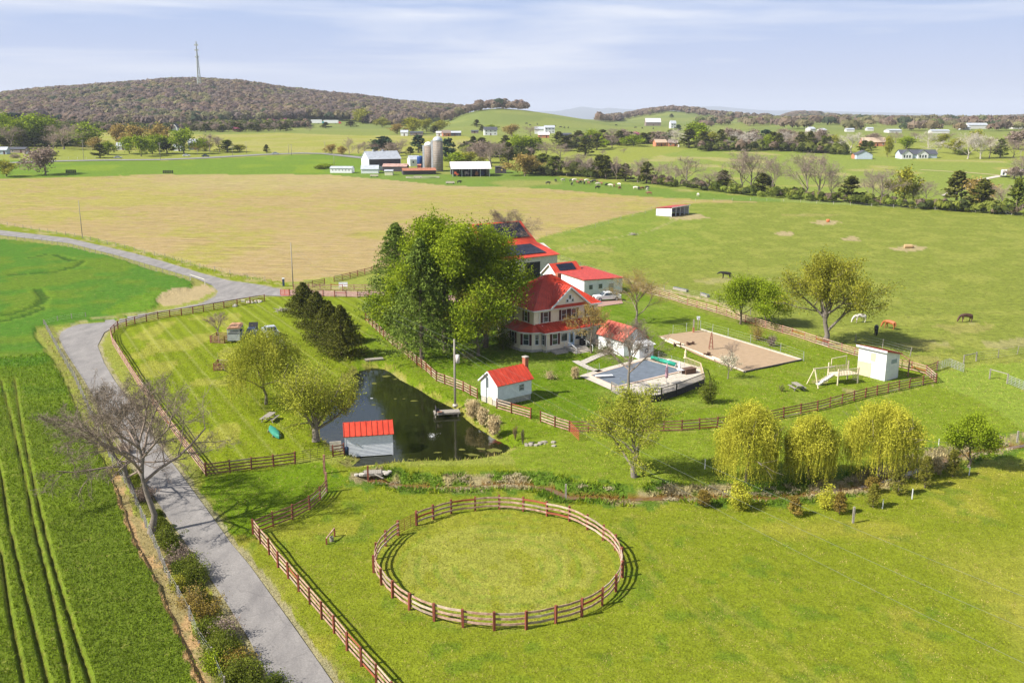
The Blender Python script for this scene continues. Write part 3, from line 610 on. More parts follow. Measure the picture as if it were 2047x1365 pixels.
def tree(name, label, cat, base, H, Rr, kind, seed=0, wood=BARK, group=None, leaf='maple', n=6000, size=.28, jit=.25, rz=0, **kw):
    rs = np.random.RandomState(seed + 100)
    t = thing(name, label, cat, base, rz, group)
    if kind == 'conifer':
        V, Q = [], []; tip = []
        th, d0 = kw.get('bare', .04), kw.get('dens', 1.0); pw = kw.get('pw', 1.0); dr = kw.get('droop', .15)
        k = int(n / 26); z = H * (th + (1 - th) * rs.rand(k) ** kw.get('zp', .85)); r = Rr * (1 - ((z / H - th) / (1 - th))) ** pw * (.75 + .5 * rs.rand(k)) + .08
        az = rs.rand(k) * 6.283; a3 = np.stack([np.cos(az), np.sin(az), 0 * az], 1)
        tt = rs.rand(k, 26) ** .55; P = a3[:, None, :] * (tt * r[:, None])[:, :, None]; P[:, :, 2] = z[:, None] + kw.get('rise', .35) * (tt * r[:, None]) - dr * (tt ** 2) * r[:, None]
        P = P.reshape(-1, 3) + rs.normal(0, size * .45, (k * 26, 3)); P[:, 2] = np.clip(P[:, 2], .05, H * 1.02)
        V, Q = leaf_quads(rs, P, size, .45)
        link('crown', smooth_tree(V, Q, LEAF[leaf], 'crown'), t)
        sk = [(np.array([[0, 0, 0], [0, 0, H * .5], [0, 0, H * .96]]), np.array([H * .022, H * .014, .02]), 0)]
        for i in range(0, k, 6):
            sk.append((np.array([[0, 0, z[i] - .1 * r[i]], a3[i] * r[i] * .8 + [0, 0, z[i] + .2 * r[i]]]), np.array([.04, .015]), 2))
        V, Q = wood_arrays(sk, .012); link('trunk', smooth_tree(V, Q, wood, 'trunk'), t); return t
    sk = grow(rs, H, Rr, **kw)
    V, Q = wood_arrays(sk, .02, 0, 0); link('trunk', smooth_tree(V, Q, wood, 'trunk'), t)
    V, Q = wood_arrays(sk, .014, 1, 9); link('branches', smooth_tree(V, Q, wood if kind != 'bare' else TW.get(leaf, TWIG), 'branches'), t)
    if kind == 'willow':
        ns = kw2(n, 30); ra = rs.rand(ns) ** .55; th = rs.rand(ns) * 6.283; lob = 1 + .15 * np.sin(2 * th + seed) + .10 * np.sin(5 * th + seed * 2) + .06 * np.sin(11 * th)
        ends = np.stack([ra * Rr * .86 * lob * np.cos(th), ra * Rr * .86 * lob * np.sin(th), H * (.97 - .40 * ra ** 2.2 + .07 * np.sin(4 * th + 7 * ra + seed) + .04 * np.sin(9 * th + 13 * ra)) + rs.normal(0, .02 * H, ns)], 1)
        C, st = [], []
        for i in range(ns):
            p = np.array(ends[i % len(ends)]) + rs.normal(0, .25, 3); h = p[2] * (rs.uniform(.25, .97) if ra[i] > .55 else rs.uniform(.15, .5)); o = p[:2] / (np.linalg.norm(p[:2]) + .3)
            m = 30; f = np.linspace(0, 1, m); x = p[0] + o[0] * Rr * .16 * np.sqrt(f) * rs.rand() + .12 * np.sin(f * 5 + i); y = p[1] + o[1] * Rr * .16 * np.sqrt(f) * rs.rand() + .12 * np.cos(f * 4 + i); zz = p[2] + .25 * np.sin(np.minimum(f * 9, pi)) - h * f
            P = np.stack([x, y, np.maximum(zz, .05)], 1); C.append(P + rs.normal(0, .035, (m, 3)))
            if i % 2 == 0: st.append((P[::6], np.full(len(P[::6]), .012), 3))
        C = np.concatenate(C); V, Q = leaf_quads(rs, C, size * 1.25, .30, droop=2.0)
        m_ = n // 5; r_ = rs.rand(m_) ** .5; t_ = rs.rand(m_) * 6.283; l_ = 1 + .15 * np.sin(2 * t_ + seed) + .10 * np.sin(5 * t_ + seed * 2)
        C2 = np.stack([r_ * Rr * .95 * l_ * np.cos(t_), r_ * Rr * .95 * l_ * np.sin(t_), H * (.99 - .42 * r_ ** 2.2 + .07 * np.sin(4 * t_ + 7 * r_ + seed))], 1) + rs.normal(0, .05 * H, (m_, 3)) * [1, 1, .8]
        V2, Q2 = leaf_quads(rs, C2, size * 1.3, .4); Q = np.concatenate([Q, Q2 + len(V)]); V = np.concatenate([V, V2]); link('crown', smooth_tree(V, Q, LEAF[leaf], 'crown'), t)
        V, Q = wood_arrays(st, .010); link('strands', smooth_tree(V, Q, LEAF['willow'], 'strands'), t)
    elif n:
        lv = max(s[2] for s in sk)
        C = leaf_sites(rs, sk, n, max(1, lv - 1), jit); V, Q = leaf_quads(rs, C, size, .65 if kind != 'bare' else .05); link('crown' if kind != 'bare' else 'twigs', smooth_tree(V, Q, LEAF[leaf], 'crown'), t)
    return t
def kw2(n, m): return max(20, n // m)
TW = dict(brown=TWIG, pinkish=TWIGP)
def shrub(name, label, base, H, Rr, leaf, n=900, size=.16, seed=0, group=None, cat='shrub', wood=BARK, up=.0, upright=False):
    rs = np.random.RandomState(seed + 900); t = thing(name, label, cat, base, 0, group)
    st = []; C = []; k = 26
    for i in range(k):
        a = rs.rand() * 6.283; e = R(rs.uniform(25, 85) if not upright else rs.uniform(58, 88)); L_ = rs.uniform(.6, 1.05)
        d = np.array([cos(a) * cos(e) * Rr * 1.15, sin(a) * cos(e) * Rr * 1.15, sin(e) * H]) * L_
        f = np.linspace(0, 1, 4)[:, None]; P = d * f + rs.normal(0, .05, (4, 3)) * f; st.append((P, np.array([.035, .025, .018, .01]), 1)); 
        m = n // k; tt = rs.uniform(.25, 1.08, m)[:, None]; C.append(d * tt + rs.normal(0, 1, (m, 3)) * [Rr * .18, Rr * .18, H * .10])
    C = np.concatenate(C); C[:, 2] = np.clip(C[:, 2], .04, H * 1.08)
    V, Q = leaf_quads(rs, C, size, .55 if not upright else .2, droop=-1.5 if upright else 0); link('foliage', smooth_tree(V, Q, LEAF[leaf], 'foliage'), t)
    V, Q = wood_arrays(st, .01); link('stems', smooth_tree(V, Q, wood, 'stems'), t); return t
def B(px, py, dz=0): p = at(px, py); p.z += dz; return p
def dims(px, py, top, wpx):          # metres from picture sizes at the spot where the thing stands
    p = at(px, py); d = p.y * CP - (p.z - H0) * SP; e = azel(px, top)[1]
    return p, H0 - p.z + hypot(p.x, p.y) * e, wpx * d / F / 2
def T(name, label, cat, px, py, top, wpx, kind, seed, **k):
    p, H, r = dims(px, py, top, wpx); return tree(name, label, cat, p, H, r, kind, seed, **k)
# big bare trees by the road
T('bare_tree', 'tall bare tree leaning left over the road at the field edge', 'tree', 302, 1066, 762, 270, 'bare', 1, wood=BARKG, n=9000, size=.55, jit=.16, leaf='twig', limbs=10, kids=(6, 6, 5), trunk=.34, lean=(-.10, .12), spread=(30, 75), wob=.16)
T('bare_tree', 'bare spreading tree behind the leaning one, low limbs over the crop', 'tree', 268, 985, 770, 270, 'bare', 5, wood=BARKG, n=9000, size=.55, jit=.16, leaf='twig', limbs=10, kids=(6, 6, 5), trunk=.16, lean=(-.30, -.1), spread=(45, 85), wob=.16)
# green maples and pines beside the house
T('maple_tree', 'largest fresh green maple in the clump left of the house', 'tree', 892, 704, 446, 220, 'leafy', 11, n=56000, size=.31, jit=.75, limbs=11, kids=(5, 5, 4), trunk=.06, spread=(20, 70))
T('maple_tree', 'yellow green maple shading the house roof', 'tree', 970, 694, 458, 148, 'leafy', 12, n=38000, size=.29, jit=.65, limbs=10, kids=(5, 5, 4), trunk=.08, spread=(20, 70), leaf='maple')
T('maple_tree', 'olive tinted low maple in front of the house porch', 'tree', 956, 712, 570, 140, 'leafy', 13, n=16000, size=.26, jit=.45, limbs=8, kids=(5, 4, 4), trunk=.1, leaf='bud')
T('maple_tree', 'green maple behind the pines at the back of the clump', 'tree', 868, 640, 440, 130, 'leafy', 14, n=12000, size=.34, jit=.4, limbs=8, kids=(5, 4, 4), trunk=.15)
T('pine_tree', 'tall blue green pine with open branches left of the maples', 'tree', 844, 718, 480, 180, 'conifer', 15, n=19000, size=.36, leaf='pine', bare=.07, pw=.75, droop=.35, rise=.3)
T('pine_tree', 'ragged topped pine at the left edge of the clump', 'tree', 796, 668, 448, 160, 'conifer', 16, n=15000, size=.36, leaf='pine', bare=.08, pw=.7, droop=.3, rise=.35)
T('maple_tree', 'small bright green tree below the pines by the red fence', 'tree', 812, 690, 560, 110, 'leafy', 17, n=11000, size=.3, jit=.4, limbs=7, kids=(5, 4, 3), trunk=.1)
T('flowering_tree', 'white blossoming tree half hidden in the maple clump', 'tree', 972, 622, 508, 70, 'leafy', 18, n=3500, size=.3, jit=.35, limbs=7, kids=(5, 4, 3), trunk=.2, leaf='white')
# cedar hedge
for i, (x, y, t_, w_, l) in enumerate([(608, 630, 566, 84, 'dark cedar at the driveway end of the row'), (636, 657, 584, 96, 'second dark cedar of the row behind the pond'), (660, 686, 603, 108, 'third dark cedar in the row, broad and pointed'), (684, 712, 612, 112, 'widest dark cedar at the pond end of the row')]):
    T('cedar_tree', l, 'tree', x, y, t_, w_, 'conifer', 20 + i, n=13000, size=.27, leaf='cedar', bare=.0, pw=.85, rise=.12, zp=1.25, droop=.0, group='cedars in the row behind the pond')
# willows, left
T('willow_tree', 'yellow green willow over the picnic table lawn', 'tree', 532, 808, 668, 156, 'willow', 31, n=36000, size=.15, leaf='wgreen', limbs=8, kids=(5, 4), trunk=.22, wood=BARKG)
T('pollard_willow', 'gnarled multi stemmed willow on the pond bank by the boathouse', 'tree', 632, 882, 722, 166, 'leafy', 32, n=22000, size=.17, jit=.5, leaf='wgreen', limbs=9, kids=(5, 5, 4), trunk=.15, fork=1, spread=(12, 55), r0=.34, wood=BARKG)
T('bare_tree', 'tall bare tree rising through the pool corner', 'tree', 1256, 790, 640, 128, 'bare', 41, n=7000, size=.5, jit=.2, wood=BARKG, limbs=9, kids=(5, 5, 4), trunk=.3, spread=(35, 80), leaf='twig')
T('bare_tree', 'bare pinkish tree behind the small white shed', 'tree', 1272, 648, 540, 108, 'bare', 42, n=7000, size=.5, jit=.25, wood=BARKG, limbs=9, kids=(5, 5, 4), trunk=.15, spread=(15, 60), leaf='orange')
T('budding_tree', 'small yellow budding tree before the front porch', 'tree', 1182, 706, 608, 82, 'leafy', 43, n=5500, size=.14, jit=.22, leaf='orange', limbs=8, kids=(5, 4, 4), trunk=.2, spread=(15, 50))
T('willow_tree', 'upright budding willow on the creek bank left of the golden ones', 'tree', 1268, 953, 778, 162, 'leafy', 44, n=24000, size=.14, jit=.34, leaf='wgreen', limbs=12, kids=(5, 5, 4), trunk=.10, spread=(10, 48), wood=BARKG, r0=.26)
for i, (x, y, t_, w_, l) in enumerate([(1492, 962, 816, 138, 'golden weeping willow, leftmost of the three by the creek'), (1616, 958, 840, 104, 'slender golden weeping willow between the other two'), (1757, 950, 814, 146, 'broadest golden weeping willow, right of the slender one')]):
    T('weeping_willow', l, 'tree', x, y, t_, w_, 'willow', 50 + i, n=46000, size=.125, leaf='willow', limbs=10, kids=(5, 4), trunk=.25, wood=BARKG, group='golden weeping willows by the creek')
T('budding_tree', 'round yellow green tree right of the weeping willows', 'tree', 1936, 934, 832, 80, 'leafy', 54, n=16000, size=.16, jit=.32, leaf='bright', limbs=8, kids=(5, 4, 3), trunk=.12, spread=(15, 50))
shrub('willow_shrub', 'bushy golden willow shrub below the leftmost weeping willow', at(1480, 1016), 2.5, 1.35, 'willow', 4200, .16, 1)
shrub('willow_shrub', 'small golden willow shrub below the slender weeping willow', at(1650, 1016), 2.1, 1.0, 'willow', 2800, .15, 2)
for i, (x, y, t_, lf, l) in enumerate([(1588, 1030, 992, 'russet', 'russet cedar sapling left of the lone grey post'), (1678, 1027, 985, 'russet', 'russet cedar sapling beside the small willow shrub'), (1745, 1014, 968, 'olive', 'olive cedar sapling right of the lone grey post'), (1795, 989, 934, 'olive', 'narrow dark cedar sapling below the broadest willow'), (1848, 975, 912, 'olive', 'tall pointed dark cedar sapling by the dead grass'), (1904, 953, 900, 'olive', 'dark cedar sapling under the round yellow green tree'), (1406, 1014, 982, 'russet', 'brown young cedar at the left end of the sapling row'), (1742, 985, 955, 'russet', 'small brown sapling among the creek weeds')]):
    T('cedar_sapling', l, 'sapling', x, y, t_, 34 if i > 2 else 28, 'conifer', 60 + i, n=3400, size=.13, leaf=lf, bare=0, pw=.6, rise=.6, droop=0, group='cedar saplings along the creek')
T('cottonwood_tree', 'large budding tree at the pasture fence behind the white shed', 'tree', 1648, 690, 513, 156, 'leafy', 77, n=30000, size=.24, jit=.5, leaf='bud', limbs=13, kids=(5, 5, 4), trunk=.16, spread=(8, 52), wood=BARKG, r0=.42)
T('maple_tree', 'round yellow green tree, left of the pair on the pasture fence', 'tree', 1480, 648, 560, 84, 'leafy', 71, n=17000, size=.23, jit=.5, leaf='bright', limbs=11, kids=(5, 4, 3), trunk=.12, spread=(15, 62))
T('maple_tree', 'round yellow green tree, right of the pair on the pasture fence', 'tree', 1528, 652, 568, 88, 'leafy', 72, n=17000, size=.23, jit=.5, leaf='bright', limbs=11, kids=(5, 4, 3), trunk=.12, spread=(15, 62))
shrub('forsythia', 'yellow brown twiggy shrub beside the sand arena', at(1515, 680), 3.0, 1.7, 'orange', 2200, .14, 3)
shrub('brown_shrub', 'low brown shrub at the right of the twiggy yellow one', at(1542, 692), 1.9, 1.3, 'brown', 1200, .14, 4)
T('apple_tree', 'small white flowering tree at the arena corner', 'tree', 1455, 757, 706, 46, 'leafy', 73, n=1300, size=.12, jit=.2, leaf='white', limbs=7, kids=(5, 4, 3), trunk=.25, wood=BARKG)
shrub('green_shrub', 'green bush on the lawn below the pool deck', at(1416, 806), 3.2, 1.5, 'shrub', 2600, .18, 5)
shrub('small_shrub', 'thin low green shrub left of the picnic table', at(1562, 782), 1.2, .6, 'bright', 300, .1, 6)
T('bare_tree', 'grey bare tree behind the maple clump by the barn', 'tree', 1020, 540, 422, 110, 'bare', 74, wood=TWIGP, n=9000, size=.7, jit=.25, limbs=9, kids=(5, 5, 4), trunk=.15, spread=(10, 60), leaf='twig')
T('bare_tree', 'small bare tree inside the square board guard', 'tree', 438, 684, 624, 40, 'bare', 75, wood=TWIG, n=1500, size=.4, jit=.12, limbs=8, kids=(4, 4, 3), trunk=.3, leaf='brown')
T('bare_tree', 'young bare tree on the lawn right of the small white shed', 'tree', 1462, 740, 680, 34, 'bare', 76, wood=TWIGP, n=900, size=.35, jit=.12, limbs=7, kids=(4, 3), trunk=.3, leaf='brown')
shrub('green_shrub', 'dark green bush against the bay of the house', at(1006, 698), 3.4, 1.9, 'shrub', 3000, .2, 7)
shrub('green_shrub', 'bluish bush below the red driveway fence', at(735, 624), 1.8, 1.2, 'dpine', 1200, .2, 8)
shrub('green_shrub', 'dark hedge under the porch right of the steps', at(1215, 705), 1.1, 1.6, 'shrub', 1500, .16, 9)
shrub('white_shrub', 'whitish flowering bush right of the silver pickup', at(560, 704), 1.9, 1.7, 'white', 1500, .15, 10)
shrub('brown_shrub', 'bare round twiggy shrub right of the cottage', at(1098, 758), 1.3, .9, 'drygrass', 900, .12, 11)
shrub('dark_evergreen', 'small brown evergreen by the pond outlet', at(1030, 879), 1.6, .5, 'russet', 700, .12, 12, upright=True)
shrub('dark_evergreen', 'small dark columnar evergreen by the pond outlet', at(1045, 888), 1.7, .4, 'cedar', 700, .12, 13, upright=True)
for i, (x, y, H_, r_, l) in enumerate([(946, 835, 2.0, 1.25, 'tan ornamental grass clump nearest the power pole'), (965, 848, 1.9, .95, 'tan ornamental grass clump in the middle of three'), (988, 868, 2.0, 1.2, 'tan ornamental grass clump closest to the dark evergreens')]):
    shrub('ornamental_grass', l, at(x, y), H_, r_, 'drygrass', 4200, .34, 80 + i, 'tan ornamental grass clumps on the pond bank', 'grass clump', upright=True)
shrub('ornamental_grass', 'tan grass clump at the left corner of the pool', at(1150, 757), 1.5, .9, 'drygrass', 2400, .3, 84, None, 'grass clump', upright=True)
shrub('ornamental_grass', 'tall dry reeds beside the dark cedar saplings', at(1873, 948), 1.7, .9, 'drygrass', 1800, .3, 85, None, 'grass clump', upright=True)
# roadside hedge
_hl = ['dark green', 'olive', 'dry brown', 'yellowish green']
_hp = ['at the near end of the hedge by the road', 'beside the dirt strip', 'half overhanging the road edge', 'behind the grey fence posts']
for i, (x, y, H_, r_, lf) in enumerate([(292, 1000, 1.3, 1.0, 'brown'), (335, 1090, 1.5, 1.1, 'shrub'), (352, 1125, 1.3, 1.1, 'brown'), (376, 1150, 1.5, 1.2, 'shrub'), (392, 1165, 1.3, 1.0, 'shrub'), (388, 1215, 1.4, 1.0, 'orange'), (415, 1235, 1.6, 1.2, 'russet'), (418, 1275, 1.3, 1.0, 'shrub'), (448, 1275, 1.5, 1.1, 'brown'), (450, 1318, 1.7, 1.2, 'shrub'), (475, 1335, 1.3, 1.0, 'russet'), (470, 1372, 1.6, 1.1, 'shrub'), (505, 1368, 1.7, 1.0, 'shrub'), (545, 1392, 1.2, .9, 'shrub'), (250, 905, 1.0, .8, 'brown'), (240, 945, 1.0, .8, 'bud'), (360, 1180, 1.1, .7, 'bud'), (430, 1340, 1.2, .8, 'bright')]):
    lab = f"{dict(brown='dry brown', shrub='dark green', orange='tan leafed', russet='russet', bud='yellow green', bright='bright green')[lf]} hedge bush on the road verge"
    place = ['below the farther bare tree', 'just in front of the leaning tree', 'behind the second green bush', 'where the verge widens', 'touching the asphalt there', 'along the dirt strip halfway down', 'right of the tan leafed one', 'above the lower fence post', 'hanging over the road edge', 'in the thick lower part', 'in the lower part near the asphalt', 'at the bottom left of the hedge', 'casting shade on the road at the bottom', 'last at the bottom edge of the photo', 'left of the farther bare tree', 'at the upper end of the dirt strip', 'in the gap above the thick part', 'between post and hedge at the bottom'][i]
    shrub('hedge_bush', lab + ' ' + place, at(x, y), H_ * 1.1, r_ * 1.3, lf, 4200 if lf == 'shrub' else 2400, .12, 100 + i, 'bushes of the roadside hedge')

def hedge_mass():
    rs = np.random.RandomState(44); ln = wpts([(268, 960), (300, 1012), (338, 1085), (372, 1150), (402, 1215), (440, 1290), (478, 1350), (520, 1420)]); C = []
    for (ax, ay), (bx, by) in zip(ln[:-1], ln[1:]):
        n = int(2600 * hypot(bx - ax, by - ay)); t = rs.rand(n); o = rs.normal(0, .42, n); x = ax + (bx - ax) * t + o; y = ay + (by - ay) * t
        h = 1.25 * np.clip(vnoise(x, y, .9, 61) * 1.5 - .35, 0, 1) * np.clip(1 - (o / .95) ** 2, 0, 1); k = h > .12; C.append(np.stack([x, y, h * rs.rand(n) ** .4], 1)[k])
    C = np.concatenate(C); V, Q = leaf_quads(rs, C, .11, .55); stuff(link('hedge_scrub', raw_mesh('hedge_scrub', V, Q, [LEAF['shrub']], smooth=True)), 'tangled dark green scrub filling the hedge between fence and road', 'scrub')
hedge_mass()
# ------------------------------------------------------------------ far trees: prototypes copied one by one
def proto(kind, seed):
    rs = np.random.RandomState(seed); H = 10.
    if kind in ('cedar', 'pine'):
        n = 60; k = 22; z = H * (.06 + .94 * rs.rand(n * 1) ** .8); z = np.sort(z); pw = .75 if kind == 'cedar' else .5
        r = 2.6 * (1 - (z / H - .06) / .94) ** pw * (.8 + .4 * rs.rand(n)) + .15; az = rs.rand(n) * 6.28; tt = rs.rand(n, k) ** .6
        P = np.stack([np.cos(az)[:, None] * tt * r[:, None], np.sin(az)[:, None] * tt * r[:, None], z[:, None] + .3 * tt * r[:, None] + 0 * tt], -1).reshape(-1, 3) + rs.normal(0, .22, (n * k, 3))
        cr = leaf_quads(rs, P, .75, .6); tr = wood_arrays([(np.array([[0, 0, -.3], [0, 0, 6.]]), np.array([.22, .1]), 0)])
        return raw_mesh('crown', *cr, [LEAF['cedar']], smooth=True), raw_mesh('trunk', *tr, [BARK], smooth=True)
    if kind == 'bush':
        C = rs.normal(0, 1, (500, 3)); C /= np.linalg.norm(C, axis=1)[:, None]; C = C * rs.rand(500, 1) ** .3 * [4.5, 4.5, 4.6] + [0, 0, 4.8]; C += rs.normal(0, .5, C.shape)
        return raw_mesh('crown', *leaf_quads(rs, C, 1.2, .6), [LEAF['bud']], smooth=True), raw_mesh('trunk', *wood_arrays([(np.array([[0, 0, -.3], [0, 0, 4.]]), np.array([.3, .1]), 0)]), [BARK])
    sk = grow(rs, H, 4.2 if kind != 'tall' else 2.8, limbs=7, kids=(5, 4, 3) if kind == 'bare' else (4, 3), trunk=.14, spread=(12, 62) if kind != 'tall' else (8, 35))
    tr = wood_arrays(sk, .05, 0, 0); tr[0][:, 2] -= .2
    if kind == 'bare':
        W = wood_arrays(sk, .028, 1, 9); C = leaf_sites(rs, sk, 3400, 2, .36); Lq = leaf_quads(rs, C, .40, .12)
        V = np.concatenate([W[0], Lq[0]]); Q = np.concatenate([W[1], Lq[1] + len(W[0])]); mi = np.concatenate([np.zeros(len(W[1]), int), np.zeros(len(Lq[1]), int)])
        return raw_mesh('crown', V, Q, [TWIG], smooth=True), raw_mesh('trunk', *tr, [BARKG], smooth=True)
    C = leaf_sites(rs, sk, 2300, 1, .75); C[:, 2] = np.maximum(C[:, 2], 1.2)
    return raw_mesh('crown', *leaf_quads(rs, C, .66, .65), [LEAF['maple']], smooth=True), raw_mesh('trunk', *tr, [BARK], smooth=True)
PROTO = {k: [proto(k, 300 + 10 * i + j) for j in range(3)] for i, k in enumerate(['bare', 'leafy', 'tall', 'cedar', 'pine', 'bush'])}
KIND = dict(b=('bare', None, 'bare_tree', 'bare brown grey tree'), s=('bare', SYC, 'sycamore_tree', 'pale barked bare sycamore'), p=('bare', TWIGP, 'bare_tree', 'bare pinkish tree'),
            c=('cedar', None, 'cedar_tree', 'dark green cedar'), C=('cedar', 'shrub', 'cedar_tree', 'olive green cedar'), n=('pine', 'dpine', 'pine_tree', 'blue green pine'), g=('leafy', 'bright', 'leafy_tree', 'bright yellow green tree'), m=('leafy', 'maple', 'leafy_tree', 'green leafed tree'),
            o=('leafy', 'orange', 'budding_tree', 'orange budding tree'), y=('leafy', 'bud', 'budding_tree', 'yellow olive budding tree'), w=('leafy', 'brown', 'budding_tree', 'brown budding tree'), r=('bush', 'pink', 'redbud_tree', 'pink blossoming redbud'), u=('bush', 'shrub', 'green_bush', 'dark green bush'), v=('bush', 'bright', 'green_bush', 'bright green bush'), h=('tall', 'wood', 'budding_tree', 'x'), q=('bush', 'brown', 'brown_bush', 'brown bare bush'))
_ft = [0]
USED = {}
def far(px, py, hpx, wpx, k, where, group):
    kind, m, nm, lab = KIND[k]; p = at(px, py); d = p.y * CP - (p.z - H0) * SP; H = hpx * d / F; wd = wpx * d / F * 1.5
    _ft[0] += 1; c, t = PROTO[kind][_ft[0] % 3]
    full = f'{lab} {where}'
    r = thing(nm, full, 'bush' if 'bush' in nm else 'tree', (p.x, p.y, p.z - .1), _ft[0] * 1.7, group)
    nat = {'bare': 8.4, 'leafy': 8.6, 'tall': 6, 'cedar': 5.2, 'pine': 5.2, 'bush': 9.4}[kind]
    s = H / 10; sx = wd / nat * (1.15 if kind == 'bare' else 1); r.scale = (sx, sx, s)
    mm = None if m is None else (LEAF[m] if isinstance(m, str) else m)
    link('crown', c, r, m=mm); link('trunk', t, r, m=(m if k == 's' else None)); USED.setdefault(full, []).append((px, r))
    return r
#@@FAR
FT = {}
def row(where, group, data):
    for x, y, h, wd, k in data: FT.setdefault((k, where, group), []).append((x, y, h, wd))
row('along the creek beyond the pasture', 'trees along the creek beyond the pasture', [(1048, 352, 40, 40, 'o'), (1086, 346, 38, 34, 'C'), (1110, 350, 36, 36, 'C'), (1133, 352, 36, 30, 'b'), (1154, 352, 44, 34, 'b'), (1180, 355, 40, 34, 'b'), (1198, 357, 46, 28, 'c'), (1211, 358, 46, 30, 'c'), (1232, 360, 46, 14, 'p'), (1250, 363, 34, 28, 'c'), (1276, 365, 48, 36, 'b'), (1292, 367, 42, 28, 'c'), (1313, 367, 40, 30, 'b'), (1350, 372, 40, 26, 'p'), (1373, 374, 60, 44, 'b'), (1417, 381, 38, 36, 'b'), (1445, 379, 38, 30, 'c'), (1480, 386, 80, 44, 'b'), (1502, 386, 84, 50, 'b'), (1523, 388, 40, 28, 'c'), (1544, 390, 76, 38, 'b'), (1534, 386, 34, 22, 'C'), (1581, 395, 20, 28, 'u'), (1609, 395, 86, 50, 'b'), (1637, 395, 84, 50, 'b'), (1660, 397, 60, 30, 'b'), (1699, 404, 50, 38, 'c'), (1742, 407, 66, 26, 'b'), (1760, 411, 70, 44, 'b'), (1805, 409, 70, 38, 'y'), (1825, 408, 38, 26, 'p'), (1849, 404, 44, 30, 'b'), (1911, 407, 64, 42, 'c'), (1953, 411, 50, 40, 'o'), (1962, 423, 62, 44, 'c'), (2000, 420, 50, 32, 'p'), (2030, 427, 70, 28, 'C'), (1783, 411, 13, 18, 'u'), (1809, 413, 14, 22, 'v'), (1845, 415, 20, 24, 'v'), (1866, 417, 18, 30, 'v'), (1909, 420, 16, 34, 'v'), (1934, 422, 14, 22, 'u'), (1888, 418, 12, 18, 'v'), (1985, 424, 12, 18, 'u'), (1722, 407, 12, 22, 'u'), (1560, 391, 10, 18, 'v'), (2012, 426, 14, 20, 'u')])
row('behind the far green field', 'trees in the row behind the far green field', [(1405, 299, 34, 28, 'c'), (1420, 297, 30, 20, 'y'), (1440, 299, 38, 24, 'c'), (1452, 299, 22, 18, 'g'), (1466, 299, 26, 20, 'c'), (1482, 300, 36, 34, 's'), (1505, 296, 34, 22, 'w'), (1520, 299, 30, 20, 'b'), (1533, 300, 30, 22, 'm'), (1545, 300, 34, 22, 'c'), (1556, 302, 34, 20, 'c'), (1570, 300, 36, 26, 's'), (1562, 302, 20, 16, 'C'), (1585, 302, 34, 24, 'p'), (1600, 303, 38, 24, 'c'), (1618, 305, 40, 22, 'c'), (1630, 305, 34, 22, 'b'), (1645, 305, 32, 22, 'C'), (1656, 302, 28, 16, 'C'), (1671, 304, 16, 16, 'u'), (1702, 306, 40, 34, 's'), (1727, 306, 24, 22, 'C'), (1665, 296, 24, 22, 'y'), (1640, 290, 30, 24, 'w'), (1415, 287, 28, 24, 'b'), (1500, 284, 20, 24, 'n'), (1530, 282, 22, 26, 'n'), (1460, 285, 26, 26, 'w'), (1478, 284, 22, 20, 'w'), (1570, 284, 24, 26, 'w'), (1605, 284, 22, 24, 'b'), (1625, 283, 22, 24, 'b')])
row('below the hill farmhouses', 'trees in the grove below the hill farmhouses', [(1170, 311, 32, 30, 'c'), (1193, 300, 32, 24, 'c'), (1207, 297, 18, 18, 'g'), (1223, 296, 24, 20, 'b'), (1238, 291, 28, 22, 'c'), (1266, 293, 22, 28, 'g'), (1252, 290, 24, 18, 'w'), (1270, 275, 12, 14, 'r'), (1285, 288, 22, 22, 'c'), (1298, 284, 18, 18, 'c'), (1311, 288, 18, 22, 'w'), (1356, 294, 34, 38, 's'), (1377, 296, 36, 30, 'c'), (1390, 292, 44, 38, 'g'), (1117, 290, 26, 22, 'c'), (1141, 294, 24, 24, 'c'), (1157, 286, 24, 26, 'c'), (1186, 290, 28, 26, 'm'), (1204, 284, 24, 24, 'c'), (1222, 282, 24, 22, 'b'), (1245, 280, 20, 18, 'w'), (1260, 282, 18, 16, 'c'), (1320, 278, 14, 18, 'w'), (1340, 280, 20, 20, 'C'), (1092, 317, 32, 30, 'b'), (1119, 318, 30, 28, 'b'), (1057, 314, 38, 36, 'g'), (1034, 315, 42, 30, 'g'), (1016, 329, 42, 24, 'c'), (1010, 297, 26, 20, 'c'), (1075, 300, 24, 20, 'c'), (1130, 302, 28, 30, 'c'), (1356, 262, 12, 10, 'n'), (1205, 312, 12, 10, 'b'), (1247, 306, 9, 10, 'b')])
row('around the barns and silos', 'trees around the barns and silos', [(663, 308, 18, 18, 'o'), (683, 310, 17, 15, 'o'), (698, 312, 36, 15, 'p'), (717, 307, 18, 20, 'b'), (729, 307, 24, 18, 'b'), (752, 306, 20, 18, 'w'), (765, 306, 32, 42, 'n'), (799, 317, 38, 30, 'b'), (782, 312, 24, 22, 'w'), (820, 310, 16, 14, 'c'), (837, 306, 34, 24, 'n'), (896, 322, 44, 24, 'n'), (911, 332, 26, 38, 'g'), (940, 332, 26, 28, 'y'), (981, 334, 52, 46, 'b'), (960, 326, 38, 28, 'w'), (946, 300, 26, 20, 'c'), (963, 306, 30, 24, 'c'), (928, 306, 22, 20, 'b'), (1000, 318, 34, 24, 'b'), (652, 336, 10, 26, 'v'), (640, 338, 8, 18, 'u'), (1000, 345, 10, 10, 'b')])
